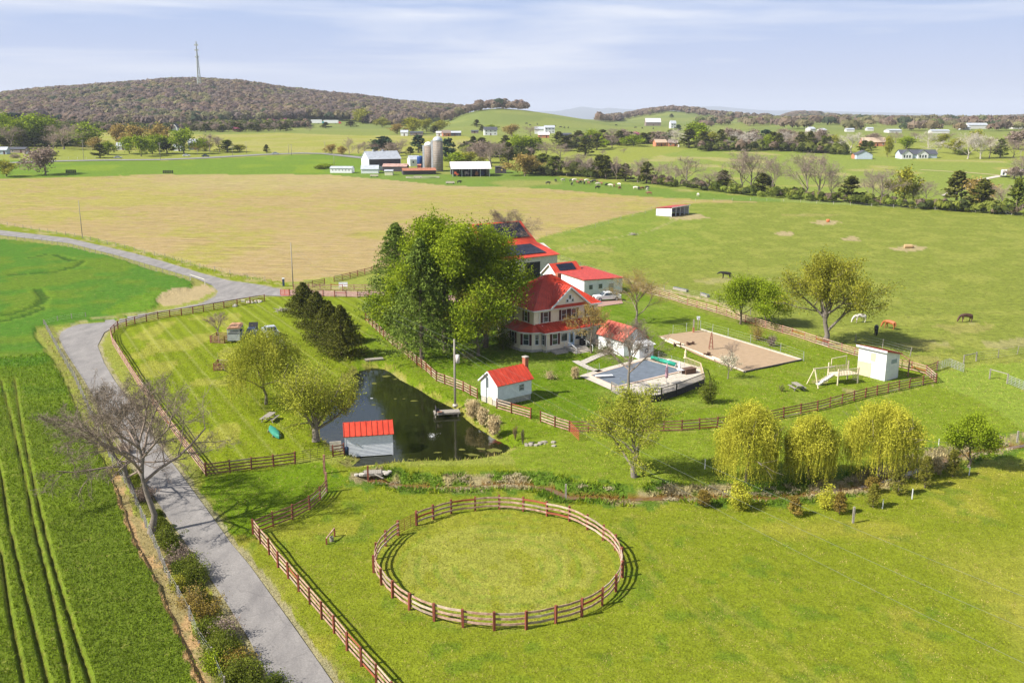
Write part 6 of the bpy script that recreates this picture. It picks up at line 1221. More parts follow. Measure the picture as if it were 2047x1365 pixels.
#@@PART5
# ------------------------------------------------------------------ far farm
def scale_at(px, py):
    p = at(px, py); return p, (p.y * CP - (p.z - H0) * SP) / F
def wbox(t, name, m, x0, x1, y0, y1, z0, z1): return MB().box(x0, x1, y0, y1, z0, z1).build(name, m, t)
def farmyard():
    A, s = scale_at(735, 344)                       # 1 picture pixel = s metres here
    t, rf = gabled('dairy_barn', 'big white gabled barn with grey metal roof beside the silos', 'barn', at(738, 342), R(-55 + 90 - 4), 22 * s / .26 * .26 * 3.2, 11.5, 6.8, 4.2, WHITE, TIN, 0, .4)
    wbox(t, 'side_opening', mat('dark_boards', (.07, .06, .07), .9, .3), .3, 20, -.06, 0, 2.6, 6.6)
    for x in (5, 11): wbox(t, 'roof_vent', TIN, x, x + .8, 5.4, 6.2, 10.8, 11.9)
    def shed(name, label, px, py, wpx, dm, h, rise, rz, wm, rm, **k):
        p, s = scale_at(px, py); return gabled(name, label, 'shed', p, R(rz), wpx * s, dm, h, rise, wm, rm, 0, .3, **k)
    t, _ = shed('milk_house', 'long low white shed with grey roof left of the big barn', 660, 346, 44, 6, 2.6, 1.0, -6, WHITE, TIN)
    for k in range(6): window(t, (1.5 + 1.9 * k, 0, 1.6), (1, 0), .5, .6, panes=1)
    shed('lean_to_shed', 'low tin roofed lean-to in front of the big barn', 722, 347, 34, 8, 2.4, 2.0, 4, WEATH, TIN)
    shed('rusty_shed', 'low rusty roofed shed right of the big barn', 765, 343, 48, 8, 2.8, 1.4, -4, mat('dark_boards', (.07, .06, .07)), mat('rust_tin', (.42, .26, .22), .7, .35, .6))
    shed('cream_shed', 'cream walled low shed with a dark open side', 769, 351, 16, 4, 2.4, .6, 0, mat('cream_wall', (.62, .60, .42)), TIN)
    t, _ = shed('cattle_shed', 'open sided cattle shed with rusty red roof below the silos', 806, 350, 66, 9, 2.3, 1.2, 12, mat('dark_boards', (.07, .06, .07)), RUST)
    # silos
    for px, py, r, h, l in ((857.5, 342, 2.7, 15.5, 'shorter stave silo with white domed top'), (876, 343, 3.1, 19.2, 'taller stave silo with metal dome and side chute')):
        p, s = scale_at(px, py); r = (8.6 if r < 3 else 10) * s; h = (55 if r < 3 and px < 860 else 66) * s - r * .7
        t = thing('silo', l, 'silo', p); MB().lathe([(r, -.2), (r, h)], 24).build('barrel', CONCS, t)
        MB().lathe([(r * 1.02, h), (r * .98, h + r * .3), (r * .8, h + r * .62), (r * .45, h + r * .86), (.05, h + r * .95)], 24).build('dome', TIN if px > 860 else WHITE, t)
        n = int(h / 1.0)
        for k in range(n): MB().lathe([(r + .05, .5 + k * 1.0), (r + .05, .58 + k * 1.0)], 24).build('hoop', RUST if px < 860 else STEEL, t)
        MB().box(-r - 1.0, -r + .1, -.9, .2, 0, h + .4).build('chute', TIN, t)
    p, s = scale_at(841, 338); t = thing('feed_tank', 'blue cylindrical tank between white house and silos', 'tank', p); MB().lathe([(7 * s, 0), (7 * s, 23 * s), (6.6 * s, 24.5 * s), (.2, 26 * s)], 20).build('barrel', mat('blue_enamel', (.02, .06, .22), .35, .2, .8), t)
    t, _ = shed('farm_house', 'white gabled house left of the blue tank', 820, 333, 20, 7, 4.2, 2.2, 20, WHITE, TIN); window(t, (2, 0, 2.5), (1, 0), .9, 1.3)
    shed('red_shed', 'small red shed at the foot of the silos', 835, 342, 6, 3, 3.2, .6, 0, mat('barn_red', (.30, .07, .05)), RUST)
    # machine shed
    p, s = scale_at(905, 354); t = thing('machine_shed', 'open pole shed with wide pale metal roof full of machinery', 'shed', p, R(8)); w, d, h = 74 * s, 15, 4.2
    for x in np.linspace(0, w, 5):
        for y in (0, d): MB().box(x - .15, x + .15, y - .15, y + .15, 0, h).build('post', STEEL, t)
    MB().slab([(-1, -1, h), (w + 1, -1, h), (w + 1, d / 2, h + 3.6), (-1, d / 2, h + 3.6)], .12).slab([(w + 1, d + 1, h), (-1, d + 1, h), (-1, d / 2, h + 3.6), (w + 1, d / 2, h + 3.6)], .12).build('roof', mat('pale_tin', (.66, .63, .64), .5, .08), t)
    MB().add([(0, 0, h), (0, d, h), (0, d / 2, h + 3.4)], [(0, 1, 2)]).build('gable', mat('pale_tin', (.66, .63, .64)), t)
    MB().box(w - .1, w, 0, d, 0, h).build('end_wall', mat('cream_wall', (.62, .60, .42)), t)
    MB().box(0, w, d - .1, d, 0, h * .9).build('back_wall', mat('dark_boards', (.07, .06, .07)), t)
    rs = np.random.RandomState(4)
    for k, (c, l) in enumerate([((.45, .09, .04), 'red baler parked under the machine shed roof, leftmost'), ((.06, .10, .05), 'dark green tractor under the machine shed'), ((.50, .40, .40), 'pale pink trailer under the machine shed'), ((.05, .05, .06), 'black implement under the machine shed'), ((.35, .15, .08), 'brown wagon under the machine shed'), ((.04, .05, .12), 'navy tractor at the right of the machine shed')]):
        x = w * (.12 + .14 * k); q = p + Matrix.Rotation(R(8), 4, 'Z') @ Vector((x, 3.5, 0)); o = thing('farm_machine', l, 'farm machine', q, R(20 * k)); cm = mat('machine_%d' % k, c)
        MB().box(-1.4, 1.4, -.9, .9, .7, 1.7).build('body', cm, o); MB().xprism([(-.7, 1.7), (.7, 1.7), (.55, 2.7), (-.5, 2.7)], -1.2, .1).build('cab', cm, o)
        for sx, r in ((-1, .75), (1, .5)):
            for sy in (-1, 1): MB().tube([(sx, sy * 1.0, r), (sx, sy * 1.3, r)], r, 10, False).build('wheel', BLACK, o)
    o, _ = shed('feed_bunk', 'black open bay shed at the right end of the pole shed', 990, 347, 22, 6, 3.6, .3, 2, mat('dark_boards', (.07, .06, .07)), mat('dark_boards', (.07, .06, .07)))
    for i, (x, y, l) in enumerate([(748, 354, 'pale hay feeder left of the others near the cream shed'), (835, 357, 'round pale feed trough before the cattle shed'), (900, 368, 'pale pink feed wagon by the stubble edge')]):
        q, s = scale_at(x, y); o = thing('feed_wagon', l, 'feed wagon', q, .1); MB().box(-2.2, 2.2, -.8, .8, .5, .7).build('bed', mat('pale_timber', (.6, .5, .45)), o)
        for z in (.9, 1.2): MB().box(-2.2, 2.2, -.85, -.8, z, z + .12).box(-2.2, 2.2, .8, .85, z, z + .12).build('side_rail', mat('pale_timber', (.6, .5, .45)), o)
        for sx in (-1.6, 1.6): MB().tube([(sx, -.8, .3), (sx, .8, .3)], .3, 8, False).build('wheel', BLACK, o)
    q, s = scale_at(845, 357); o = thing('round_feeder', 'large ring shaped cattle feed rail before the cattle shed', 'feeder', q); mb = MB()
    for z in (.4, .9): mb.tube([(9 * cos(k * pi / 16), 5 * sin(k * pi / 16), z) for k in range(33)], .12, 4, cap=False)
    mb.build('ring_rail', CONC, o)
farmyard()
def house(label, px, py, wpx, h, rise, rz, wm, rm, nwin=3, two=False, depth=None, name='far_house', door=True, garage=0, cat='house', group=None):
    p, s = scale_at(px, py); w = wpx * s; d = depth or max(6, w * .5); p = p + Vector((-w / 2 * cos(R(rz)), -w / 2 * sin(R(rz)), 0))
    t, rf = gabled(name, label, cat, p, R(rz), w, d, h, rise, wm, rm, 0, .4, group=group)
    rows = (h * .32, h * .75) if two else (h * .52,)
    for z in rows:
        for k in range(nwin):
            x = w * (k + .5) / nwin
            if door and z == rows[0] and k == nwin // 2: MB().box(x - .5, x + .5, -.06, 0, 0, 2.1).build('door', MAROON, t); continue
            window(t, (x, 0, z), (1, 0), 1.0, 1.2, panes=1)
    for k in range(garage): MB().box(w * (.15 + .45 * k), w * (.15 + .45 * k) + w * .3, -.08, 0, 0, 2.3).build('garage_door', CONC, t)
    return t
CRM = mat('cream_wall', (.62, .60, .42)); GRF = mat('charcoal_shingles', (.075, .08, .10), .8, .2, 2); BLU = mat('pale_blue_wall', (.45, .52, .60)); BRK = mat('orange_brick_wall', (.48, .20, .11), .8, .2, 2); BWH = mat('brown_shingles', (.25, .20, .18), .8, .2, 2)
house('pale blue house with grey roof at the left edge by the highway', 4, 309, 18, 3, 1.8, 5, BLU, TIN, 2)
house('low dark roofed shed beside the pale blue house', 34, 306, 34, 2.6, 1.2, -4, BWH, GRF, 2, cat='shed')
house('grey roofed white cottage between the highway trees', 246, 300, 24, 3, 2.2, 10, WHITE, TIN, 3)
house('low white house left of the highway maple', 354, 302, 16, 3, 1.6, 0, WHITE, TIN, 2)
house('blue two storey house with grey metal roof near the highway', 386, 300, 17, 5.4, 2.4, 10, mat('slate_blue_wall', (.14, .19, .36)), TIN, 2, True)
house('small white steep gabled house above the yellow field', 357, 263, 10, 4, 4, 80, WHITE, GRF, 1)
house('long low grey roofed building at the foot of the wooded ridge', 160, 242, 52, 4, 3, -6, BWH, mat('pale_tin', (.66, .63, .64)), 4, cat='barn')
house('white garage behind the barns on the hill road', 808, 272, 14, 3.4, 2, 0, WHITE, TIN, 1, cat='garage')
house('long low dark house right of the white hill road garage', 832, 271, 26, 2.6, 1.2, 0, BWH, GRF, 3)
house('white garage beside the orange brick house', 878, 272, 12, 3, 1.4, 0, WHITE, mat('pale_tin', (.66, .63, .64)), 1, cat='garage')
house('orange brick ranch house front gable', 893, 273, 16, 3.4, 2.4, 12, BRK, BWH, 2)
house('long grey roofed wing of the brick ranch house', 909, 272, 24, 3, 1.6, 0, GRF, TIN, 3)
house('low dark open shed on the green hill', 949, 267, 14, 2.2, 1.0, 0, BWH, GRF, 1, cat='shed')
house('white two storey farmhouse at the foot of the green hill', 981, 271, 26, 5.5, 2.6, 8, WHITE, GRF, 3, True)
house('white barn left of the hill farmhouses', 1078, 268, 18, 5, 2.2, 0, WHITE, TIN, 0, cat='barn', door=False)
house('white two storey house right of the white barn', 1099, 267, 20, 6, 2, 8, WHITE, TIN, 3, True)
house('small brick house with white gable below the white farmhouse', 1087, 276, 22, 3, 2.2, 0, BRK, mat('pale_tin', (.66, .63, .64)), 2)
house('low dark carport right of the hill farmhouses', 1132, 275, 20, 2.6, 1.4, 0, GRF, GRF, 2, cat='carport')
house('wide white roofed barn on the far green hill', 1306, 252, 30, 5, 5, 3, BWH, mat('pale_tin', (.66, .63, .64)), 3, cat='barn')
house('small white farmhouse right of the far hill barn', 1346, 257, 11, 6, 3, 10, WHITE, TIN, 2, True)
house('orange brick bungalow behind the far green field', 1322, 293, 24, 3.2, 2.2, 15, BRK, mat('tan_shingles', (.50, .38, .28)), 3)
house('brown roofed bungalow behind the white sycamore', 1345, 293, 18, 3, 1.8, 0, BRK, BWH, 2)
house('long tan roofed house with dormers among the budding trees', 1748, 293, 46, 3.4, 3.2, 0, BRK, mat('tan_shingles', (.50, .38, .28)), 4)
house('grey garage with cream gable on the right hill', 1740, 318, 26, 3.0, 2.4, 85, BLU, GRF, 1, depth=10, cat='garage')
house('open dark carport left of the grey garage', 1716, 318, 16, 2.6, 1.2, 0, BRK, GRF, 1, cat='carport')
def ranch():
    p, s = scale_at(1800, 318); t, rf = gabled('ranch_house', 'long grey ranch house with two white gables and charcoal roof', 'house', p, R(2), 74 * s, 8, 3.1, 2.6, BLU, GRF, 0, .4)
    for x0 in (1 * s, 33 * s):
        w = 22 * s; MB().xprism([(0, 0), (w, 0), (w, 3.1), (w / 2, 5.6), (0, 3.1)], 0, 1).build('gable_wing', WHITE, t, loc=(x0, .2, 0), rot=(0, 0, -pi / 2)); MB().slab([(x0 - .3, -1.2, 3.05), (x0 + w / 2, -1.2, 5.8), (x0 + w / 2, 4, 5.8), (x0 - .3, 4, 3.05)][::-1], .1).slab([(x0 + w / 2, -1.2, 5.8), (x0 + w + .3, -1.2, 3.05), (x0 + w + .3, 4, 3.05), (x0 + w / 2, 4, 5.8)][::-1], .1).build('gable_roof', GRF, t)
        for k in range(3): window(t, (x0 + w * (k + 1) / 4, -.8, 1.6), (1, 0), 1.1, 1.8, panes=1)
ranch()
for x, y, w, h, l, nm in [(1955, 258, 44, 7, 'long white warehouse roof in the distant town', 'warehouse'), (1932, 260, 18, 5, 'white building left of the distant warehouse', 'warehouse'), (2036, 258, 26, 6, 'white building at the far right of the town', 'warehouse'), (1667, 244, 9, 6, 'white house, left of two on the distant wooded rise', 'far_house'), (1682, 245, 9, 6, 'white house, right of two on the distant wooded rise', 'far_house'), (1512, 238, 16, 5, 'pale farmhouse group on the far hill saddle', 'far_house'), (1625, 265, 12, 6, 'white church like building among valley trees', 'church'), (1700, 264, 18, 4, 'pale long roof left in the valley woods', 'far_house'), (1740, 262, 14, 4, 'white low house in the middle of the valley woods', 'far_house'), (1790, 266, 30, 4, 'long low white stable row in the valley woods', 'stable'), (1880, 267, 40, 4, 'very long low white fence barn in the valley woods', 'stable'), (1648, 266, 10, 5, 'small white house right of the church like building', 'far_house'), (1676, 233, 6, 7, 'tiny white house on the wooded skyline', 'far_house')]:
    house(l, x, y, w * .85, h * .6, h * .3, (x * 7) % 20 - 10, mat('chalky_wall', (.55, .54, .53)), TIN, 0, name=nm, cat=nm.replace('_', ' ').replace('far ', ''), door=False, depth=14)
def boxtrailer(label, px, py, w, h, rz, cabc=None, name='semi_truck'):
    p, s = scale_at(px, py); t = thing(name, label, 'truck' if cabc else 'camper', p, R(rz)); MB().box(-w / 2, w / 2, -1.3, 1.3, 1.0, h).build('box', WHITE, t)
    for x in (-w * .35, -w * .25, w * .3):
        for y in (-1.2, 1.0): MB().tube([(x, y, .5), (x, y + .3, .5)], .5, 10, False).build('wheel', BLACK, t)
    if cabc: MB().xprism([(-1.2, .6), (1.2, .6), (1.2, 3.0), (-1.2, 3.0)], w / 2 + .4, w / 2 + 2.6).build('cab', mat('cab_' + cabc[0], cabc[1]), t); MB().box(w / 2 + 2.6, w / 2 + 3.8, -1.1, 1.1, .6, 1.8).build('hood', mat('cab_' + cabc[0], cabc[1]), t)
    else: MB().box(-w / 2 - .03, -w / 2, -.5, .5, 1.2, 2.6).build('window', GLASS, t); MB().box(w / 2, w / 2 + .04, -.9, .1, 1.5, 2.2).build('window', GLASS, t)
    return t
boxtrailer('white semi trailer with turquoise cab parked on the far road', 626, 248, 24, 5.5, 0, ('turquoise', (.05, .35, .45)))
boxtrailer('white semi trailer with red cab parked on the far road', 662, 248, 20, 5.0, 0, ('red', (.55, .04, .05)))
boxtrailer('white camper trailer on the lane at the right edge', 2006, 354, 7, 3.6, 60, name='camper')
house('grey weathered shed beside the white camper', 2040, 352, 20, 2.4, 1.0, 0, GREYW, BWH, 1, cat='shed')
house('pale grey truck body left of the semi trailers', 575, 248, 26, 3.2, .4, 0, WEATH, GRF, 2, cat='shed')
def strip(name, pts, w, m, dz=.12, kind='structure'):
    P = [at(*p) for p in pts]; Q = []
    for a, b in zip(P[:-1], P[1:]):
        n = max(1, int((b - a).length / 12)); Q += [a.lerp(b, i / n) for i in range(n)]
    Q.append(P[-1]); V = []
    for i, p in enumerate(Q):
        d = (Q[min(i + 1, len(Q) - 1)] - Q[max(i - 1, 0)]); n = Vector((-d.y, d.x, 0)).normalized() * w / 2
        for q in (p + n, p - n): V.append((q.x, q.y, float(hb(q.x, q.y)) + dz))
    Fq = [(2 * i, 2 * i + 1, 2 * i + 3, 2 * i + 2) for i in range(len(Q) - 1)]
    o = link(name, raw_mesh(name, V, np.array(Fq), [m])); o['kind'] = kind
HW = mat('highway_asphalt', (.22, .215, .21), .85, .1, .3)
strip('highway', [(-400, 331), (0, 327), (110, 323), (200, 321), (320, 320), (400, 317), (520, 310), (600, 307), (650, 308), (740, 318)], 9, HW, .25)
strip('farm_lane', [(650, 308), (690, 312), (740, 318)], 6, CONC, .2)
strip('hill_lane', [(1890, 392), (1920, 378), (1960, 360), (2000, 352)], 4, CONC, .15)
strip('field_track', [(1840, 340), (1930, 345), (2000, 351)], 3, mat('worn_track', sRGB(205, 190, 140)), .12)
strip('yard_path', [(1215, 748), (1180, 738), (1160, 728), (1150, 722)], 1.1, STONE, .09)
strip('garden_path', [(1160, 728), (1190, 714), (1216, 704), (1232, 698)], 1.3, STONE, .085)
# ------------------------------------------------------------------ vehicles
def wheelset(t, xs, y, r, w=.24):
    for x in xs:
        for s in (-1, 1):
            o = MB().tube([(x, s * y - w / 2, r), (x, s * y + w / 2, r)], r, 14, False).build('wheel', BLACK, t); MB().tube([(x, s * (y + w / 2) - .02, r), (x, s * (y + w / 2) + .02, r)], r * .55, 10, False).build('rim', STEEL, o)
def pickup(label, p, rz, m):
    t = thing('pickup_truck', label, 'pickup', p, rz); P = [(-2.6, .45), (2.55, .45), (2.6, .95), (2.45, 1.08), (1.25, 1.16), (-2.6, 1.12)]
    mb = MB(); mb.add([(x, s * .92, z) for s in (-1, 1) for x, z in P], [(0, 1, 2, 3, 4, 5), (11, 10, 9, 8, 7, 6)] + [(i, i + 6, (i + 1) % 6 + 6, (i + 1) % 6) for i in range(6)]); mb.build('body', m, t)
    C = [(-1.0, 1.1), (1.25, 1.1), (.55, 1.72), (-.75, 1.75)]; n = 4; mb = MB(); mb.add([(x, s * (.88 if z < 1.3 else .72), z) for s in (-1, 1) for x, z in C], [(0, 1, 2, 3), (7, 6, 5, 4)] + [(i, i + 4, (i + 1) % 4 + 4, (i + 1) % 4) for i in range(4)]); mb.build('cab', m, t)
    MB().add([(1.22, -.76, 1.16), (1.22, .76, 1.16), (.60, .66, 1.68), (.60, -.66, 1.68)], [(0, 1, 2, 3)]).build('windscreen', GLASS, t, loc=(.03, 0, .02))
    MB().add([(-.98, .74, 1.18), (-.98, -.74, 1.18), (-.79, -.64, 1.66), (-.79, .64, 1.66)], [(0, 1, 2, 3)]).build('rear_window', GLASS, t, loc=(-.03, 0, .01))
    for s in (-1, 1): MB().add([(.95, s * .885, 1.2), (-.85, s * .885, 1.2), (-.7, s * .765, 1.64), (.48, s * .765, 1.64)], [(0, 1, 2, 3)]).build('side_window', GLASS, t, loc=(0, s * .012, 0))
    MB().box(-2.5, -1.08, -.78, .78, 1.0, 1.135).build('bed', BLACK, t); MB().box(-2.64, -2.58, -.8, .8, .6, 1.14).build('tailgate', m, t)
    MB().box(2.55, 2.68, -.88, .88, .42, .62).build('front_bumper', STEEL, t); MB().box(-2.74, -2.6, -.86, .86, .42, .6).build('rear_bumper', STEEL, t)
    for s in (-1, 1): MB().box(2.55, 2.63, s * .72 - .16, s * .72 + .16, .72, .92).build('headlight', WHITE, t); MB().box(-2.66, -2.6, s * .84 - .06, s * .84 + .06, .75, 1.05).build('tail_light', REDP, t)
    MB().box(2.58, 2.62, -.5, .5, .68, .92).build('grille', BLACK, t); wheelset(t, (-1.65, 1.7), .82, .40); return t
pickup('white pickup parked behind the farmhouse by the long shed', W2(1213, 601), R(196), CARW)
k = pickup('silver pickup with a loaded bed next to the dark car', W2(541, 672), R(118), CARS); c = thing('cooler_box', 'white box lying in the bed of the silver pickup', 'box', W2(545, 678, 1.15), R(20)); MB().box(-.35, .35, -.25, .25, 0, .3).build('box', WHITE, c)
def sedan(label, p, rz, m, hood=False, sc=1, group=None):
    t = thing('parked_car', label, 'car', p, rz, group); P = [(-2.2, .4), (2.2, .4), (2.25, .75), (1.1, .95), (-1.9, .98), (-2.25, .85)]
    MB().add([(x, s * .86, z) for s in (-1, 1) for x, z in P], [(0, 1, 2, 3, 4, 5), (11, 10, 9, 8, 7, 6)] + [(i, i + 6, (i + 1) % 6 + 6, (i + 1) % 6) for i in range(6)]).build('body', m, t)
    C = [(-1.6, .95), (1.1, .93), (.45, 1.42), (-1.0, 1.42)]; MB().add([(x, s * (.82 if z < 1.2 else .64), z) for s in (-1, 1) for x, z in C], [(0, 1, 2, 3), (7, 6, 5, 4)] + [(i, i + 4, (i + 1) % 4 + 4, (i + 1) % 4) for i in range(4)]).build('cabin', GLASS, t); MB().box(-1.0, .45, -.63, .63, 1.42, 1.46).build('roof', m, t)
    wheelset(t, (-1.4, 1.4), .78, .33, .2)
    if hood: MB().slab([(1.05, -.75, 1.0), (1.05, .75, 1.0), (1.75, .72, 1.95), (1.75, -.72, 1.95)], .05).build('open_hood', BLACK, t)
    t.scale = (sc,) * 3; return t
sedan('dark blue car with its hood open beside the horse trailer', W2(505, 672), R(97), CARD, True)
for x, y, c, l in [(26, 0, 0, '')] and [(57, 309, CARW, 'white car parked before the highway houses on the left'), (92, 316, CARW, 'white van like car behind the leafless highway tree'), (236, 317, CARS, 'grey car on the highway left of the maples'), (411, 314, CARD, 'dark car on the highway right of the maple'), (551, 309, CARS, 'grey car on the highway beyond the small cedar'), (373, 313, CARW, 'white car parked under the highway maple')]:
    sedan(l, at(x, y), R(4 + x % 7), c, sc=1.15, group='cars along the highway')
def horsetrailer():
    t = thing('horse_trailer', 'grey horse trailer with a rusty roof by the board guard', 'trailer', W2(472, 681), R(97)); w, l, h = .95, 1.9, 2.35
    MB().box(-l, l, -w, w, .45, 1.5).build('body', mat('dull_aluminium', (.40, .42, .43), .5, .2, 2), t); MB().box(-l + .05, l, -w + .03, w - .03, 2.0, h).build('upper_wall', mat('dull_aluminium', (.40, .42, .43)), t)
    for x in (-l + .05, l - .05):
        for y in (-w + .05, w - .05): MB().box(x - .05, x + .05, y - .05, y + .05, 1.5, 2.0).build('post', STEEL, t)
    MB().box(-l + .1, l - .1, -w + .1, w - .1, 1.5, 1.55).build('interior', BLACK, t)
    MB().add([(x, y, z) for x in (-l - .06, l + .06) for y, z in ((-w - .05, h), (-w * .7, h + .2), (w * .7, h + .2), (w + .05, h))], [(0, 1, 5, 4), (1, 2, 6, 5), (2, 3, 7, 6), (0, 3, 2, 1), (4, 5, 6, 7), (0, 4, 7, 3)]).build('roof', mat('rusty_roof', (.40, .22, .13), .8, .4, 2.5), t)
    for z in (1.62, 1.8): MB().box(-l - .04, -l, -w, w, z, z + .07).build('slat', STEEL, t)
    for s in (-1, 1): MB().box(-.75, .75, s * (w + .02) - (.2 if s < 0 else 0), s * (w + .02) + (.2 if s > 0 else 0), .7, .8).build('fender', STEEL, t)
    wheelset(t, (-.4, .42), w + .05, .34, .2); MB().bar((l, 0, .5), (l + 1.3, 0, .45), .12, .12).build('tow_bar', STEEL, t)
horsetrailer()
# ------------------------------------------------------------------ animals
def beast(nm, J, E_, Rd, mats, name):
    me = bpy.data.meshes.new(name); me.from_pydata(J, E_, []); o = bpy.data.objects.new(name, me); COL.objects.link(o)
    o.modifiers.new('s', 'SKIN'); sk = me.skin_vertices[0].data
    for i, r in enumerate(Rd): sk[i].radius = r
    sk[0].use_root = True; m = o.modifiers.new('u', 'SUBSURF'); m.levels = m.render_levels = 2
    bpy.context.view_layer.update(); ev = o.evaluated_get(bpy.context.evaluated_depsgraph_get()); out = bpy.data.meshes.new_from_object(ev); out.name = name
    bpy.data.objects.remove(o); out.materials.clear(); out.materials.append(mats)
    for p in out.polygons: p.use_smooth = True
    return out
def horse_mesh(pose, m, name='horse_body'):
    hd = dict(graze=[(1.05, 0, 1.05), (1.30, 0, .65), (1.42, 0, .32), (1.50, 0, .10)], low=[(1.10, 0, 1.28), (1.42, 0, 1.12), (1.68, 0, 1.02), (1.88, 0, .88)])[pose]
    J = [(-.55, 0, 1.18), (-.15, 0, 1.10), (.35, 0, 1.12), (.75, 0, 1.20), *hd, (-.75, 0, 1.15), (-.88, .0, .85), (-.90, 0, .45)]
    E_ = [(0, 1), (1, 2), (2, 3), (3, 4), (4, 5), (5, 6), (6, 7), (0, 8), (8, 9), (9, 10)]
    Rd = [(.31, .33), (.29, .31), (.29, .32), (.25, .29), (.17, .2), (.13, .16), (.12, .13), (.07, .07), (.14, .14), (.07, .07), (.05, .04)]
    for (root, x, ys, st) in ((0, -.62, .17, 0), (0, -.62, -.17, .12), (3, .62, .16, .10), (3, .62, -.16, -.06)):
        b = len(J)
        if root == 0: L_ = [(x + .06, ys, .88), (x - .10 + st, ys, .50), (x - .02 + st, ys, .22), (x + .04 + st, ys, .03)]; rr = [(.16, .16), (.08, .08), (.05, .05), (.07, .06)]
        else: L_ = [(x, ys, .85), (x + st, ys, .50), (x + st, ys, .22), (x + .04 + st, ys, .03)]; rr = [(.13, .13), (.075, .07), (.05, .05), (.07, .06)]
        J += L_; Rd += rr; E_ += [(root, b), (b, b + 1), (b + 1, b + 2), (b + 2, b + 3)]
    e = len(J); J += [(hd[1][0] + .02, .07, hd[1][2] + .22), (hd[1][0] + .02, -.07, hd[1][2] + .22)]; Rd += [(.035, .035)] * 2; E_ += [(5, e), (5, e + 1)]
    return beast('horse', J, E_, Rd, m, name)
def coat(name, a, b, sc=1.2, thr=.5):
    m = bpy.data.materials.new(name); t, N, Lk = nodes(m); o = N('ShaderNodeOutputMaterial'); s = N('ShaderNodeBsdfPrincipled'); s.inputs['Roughness'].default_value = .6; Lk(s.outputs[0], o.inputs[0])
    c = N('ShaderNodeTexCoord'); n = N('ShaderNodeTexNoise'); n.inputs['Scale'].default_value = sc; n.inputs['Detail'].default_value = 2; Lk(c.outputs['Object'], n.inputs[0]); r = N('ShaderNodeValToRGB'); r.color_ramp.elements[0].position = thr - .03; r.color_ramp.elements[1].position = thr + .03
    r.color_ramp.elements[0].color = (*a, 1); r.color_ramp.elements[1].color = (*b, 1); Lk(n.outputs[0], r.inputs[0]); Lk(r.outputs[0], s.inputs['Base Color']); return m
for px, py, rz, pose, m, l in [(1452, 557, 172, 'low', coat('black_coat', (.012, .01, .009), (.02, .016, .013)), 'black horse walking left above the fence pair of trees'), (1720, 645, 188, 'graze', coat('spotted_coat', (.62, .58, .52), (.16, .08, .05), 2.6, .60), 'white spotted horse grazing right of the big budding tree'), (1751, 668, 250, 'graze', coat('dark_coat', (.008, .007, .007), (.015, .012, .01)), 'black horse standing in the shade of the big tree'), (1779, 658, 128, 'graze', coat('chestnut_coat', (.36, .11, .035), (.42, .15, .05)), 'chestnut horse grazing beside the black one'), (1932, 644, 183, 'graze', coat('bay_coat', (.07, .03, .02), (.10, .045, .03)), 'dark brown horse grazing alone at the right')]:
    t = thing('horse', l, 'horse', W2(px, py), R(rz)); t.scale = (1.12,) * 3; link('body', horse_mesh(pose, m), t)
    mn = MB(); mn.box(.2, .95, -.03, .03, 1.30, 1.42) if pose == 'low' else None
def cow_mesh(m):
    J = [(-.75, 0, 1.05), (-.2, 0, 1.0), (.35, 0, 1.02), (.75, 0, 1.08), (1.1, 0, 1.02), (1.35, 0, .85), (1.5, 0, .66), (-.95, 0, 1.05), (-1.0, 0, .55)]
    E_ = [(0, 1), (1, 2), (2, 3), (3, 4), (4, 5), (5, 6), (0, 7), (7, 8)]; Rd = [(.33, .36), (.36, .42), (.34, .40), (.28, .32), (.18, .2), (.16, .16), (.10, .10), (.05, .05), (.04, .04)]
    for root, x, ys in ((0, -.75, .2), (0, -.68, -.2), (3, .68, .18), (3, .75, -.18)):
        b = len(J); J += [(x, ys, .70), (x - .02, ys, .38), (x, ys, .03)]; Rd += [(.14, .14), (.07, .07), (.07, .07)]; E_ += [(root, b), (b, b + 1), (b + 1, b + 2)]
    return beast('cow', J, E_, Rd, m, 'cow_body')
CM = [cow_mesh(coat('black_cow', (.012, .01, .01), (.02, .015, .014)))]
cmats = dict(black=CM[0].materials[0], white=coat('cream_cow', (.62, .56, .46), (.68, .62, .52)), brown=coat('brown_cow', (.20, .08, .04), (.26, .11, .06)), patched=coat('patched_cow', (.015, .012, .012), (.70, .66, .6), 1.0, .55))
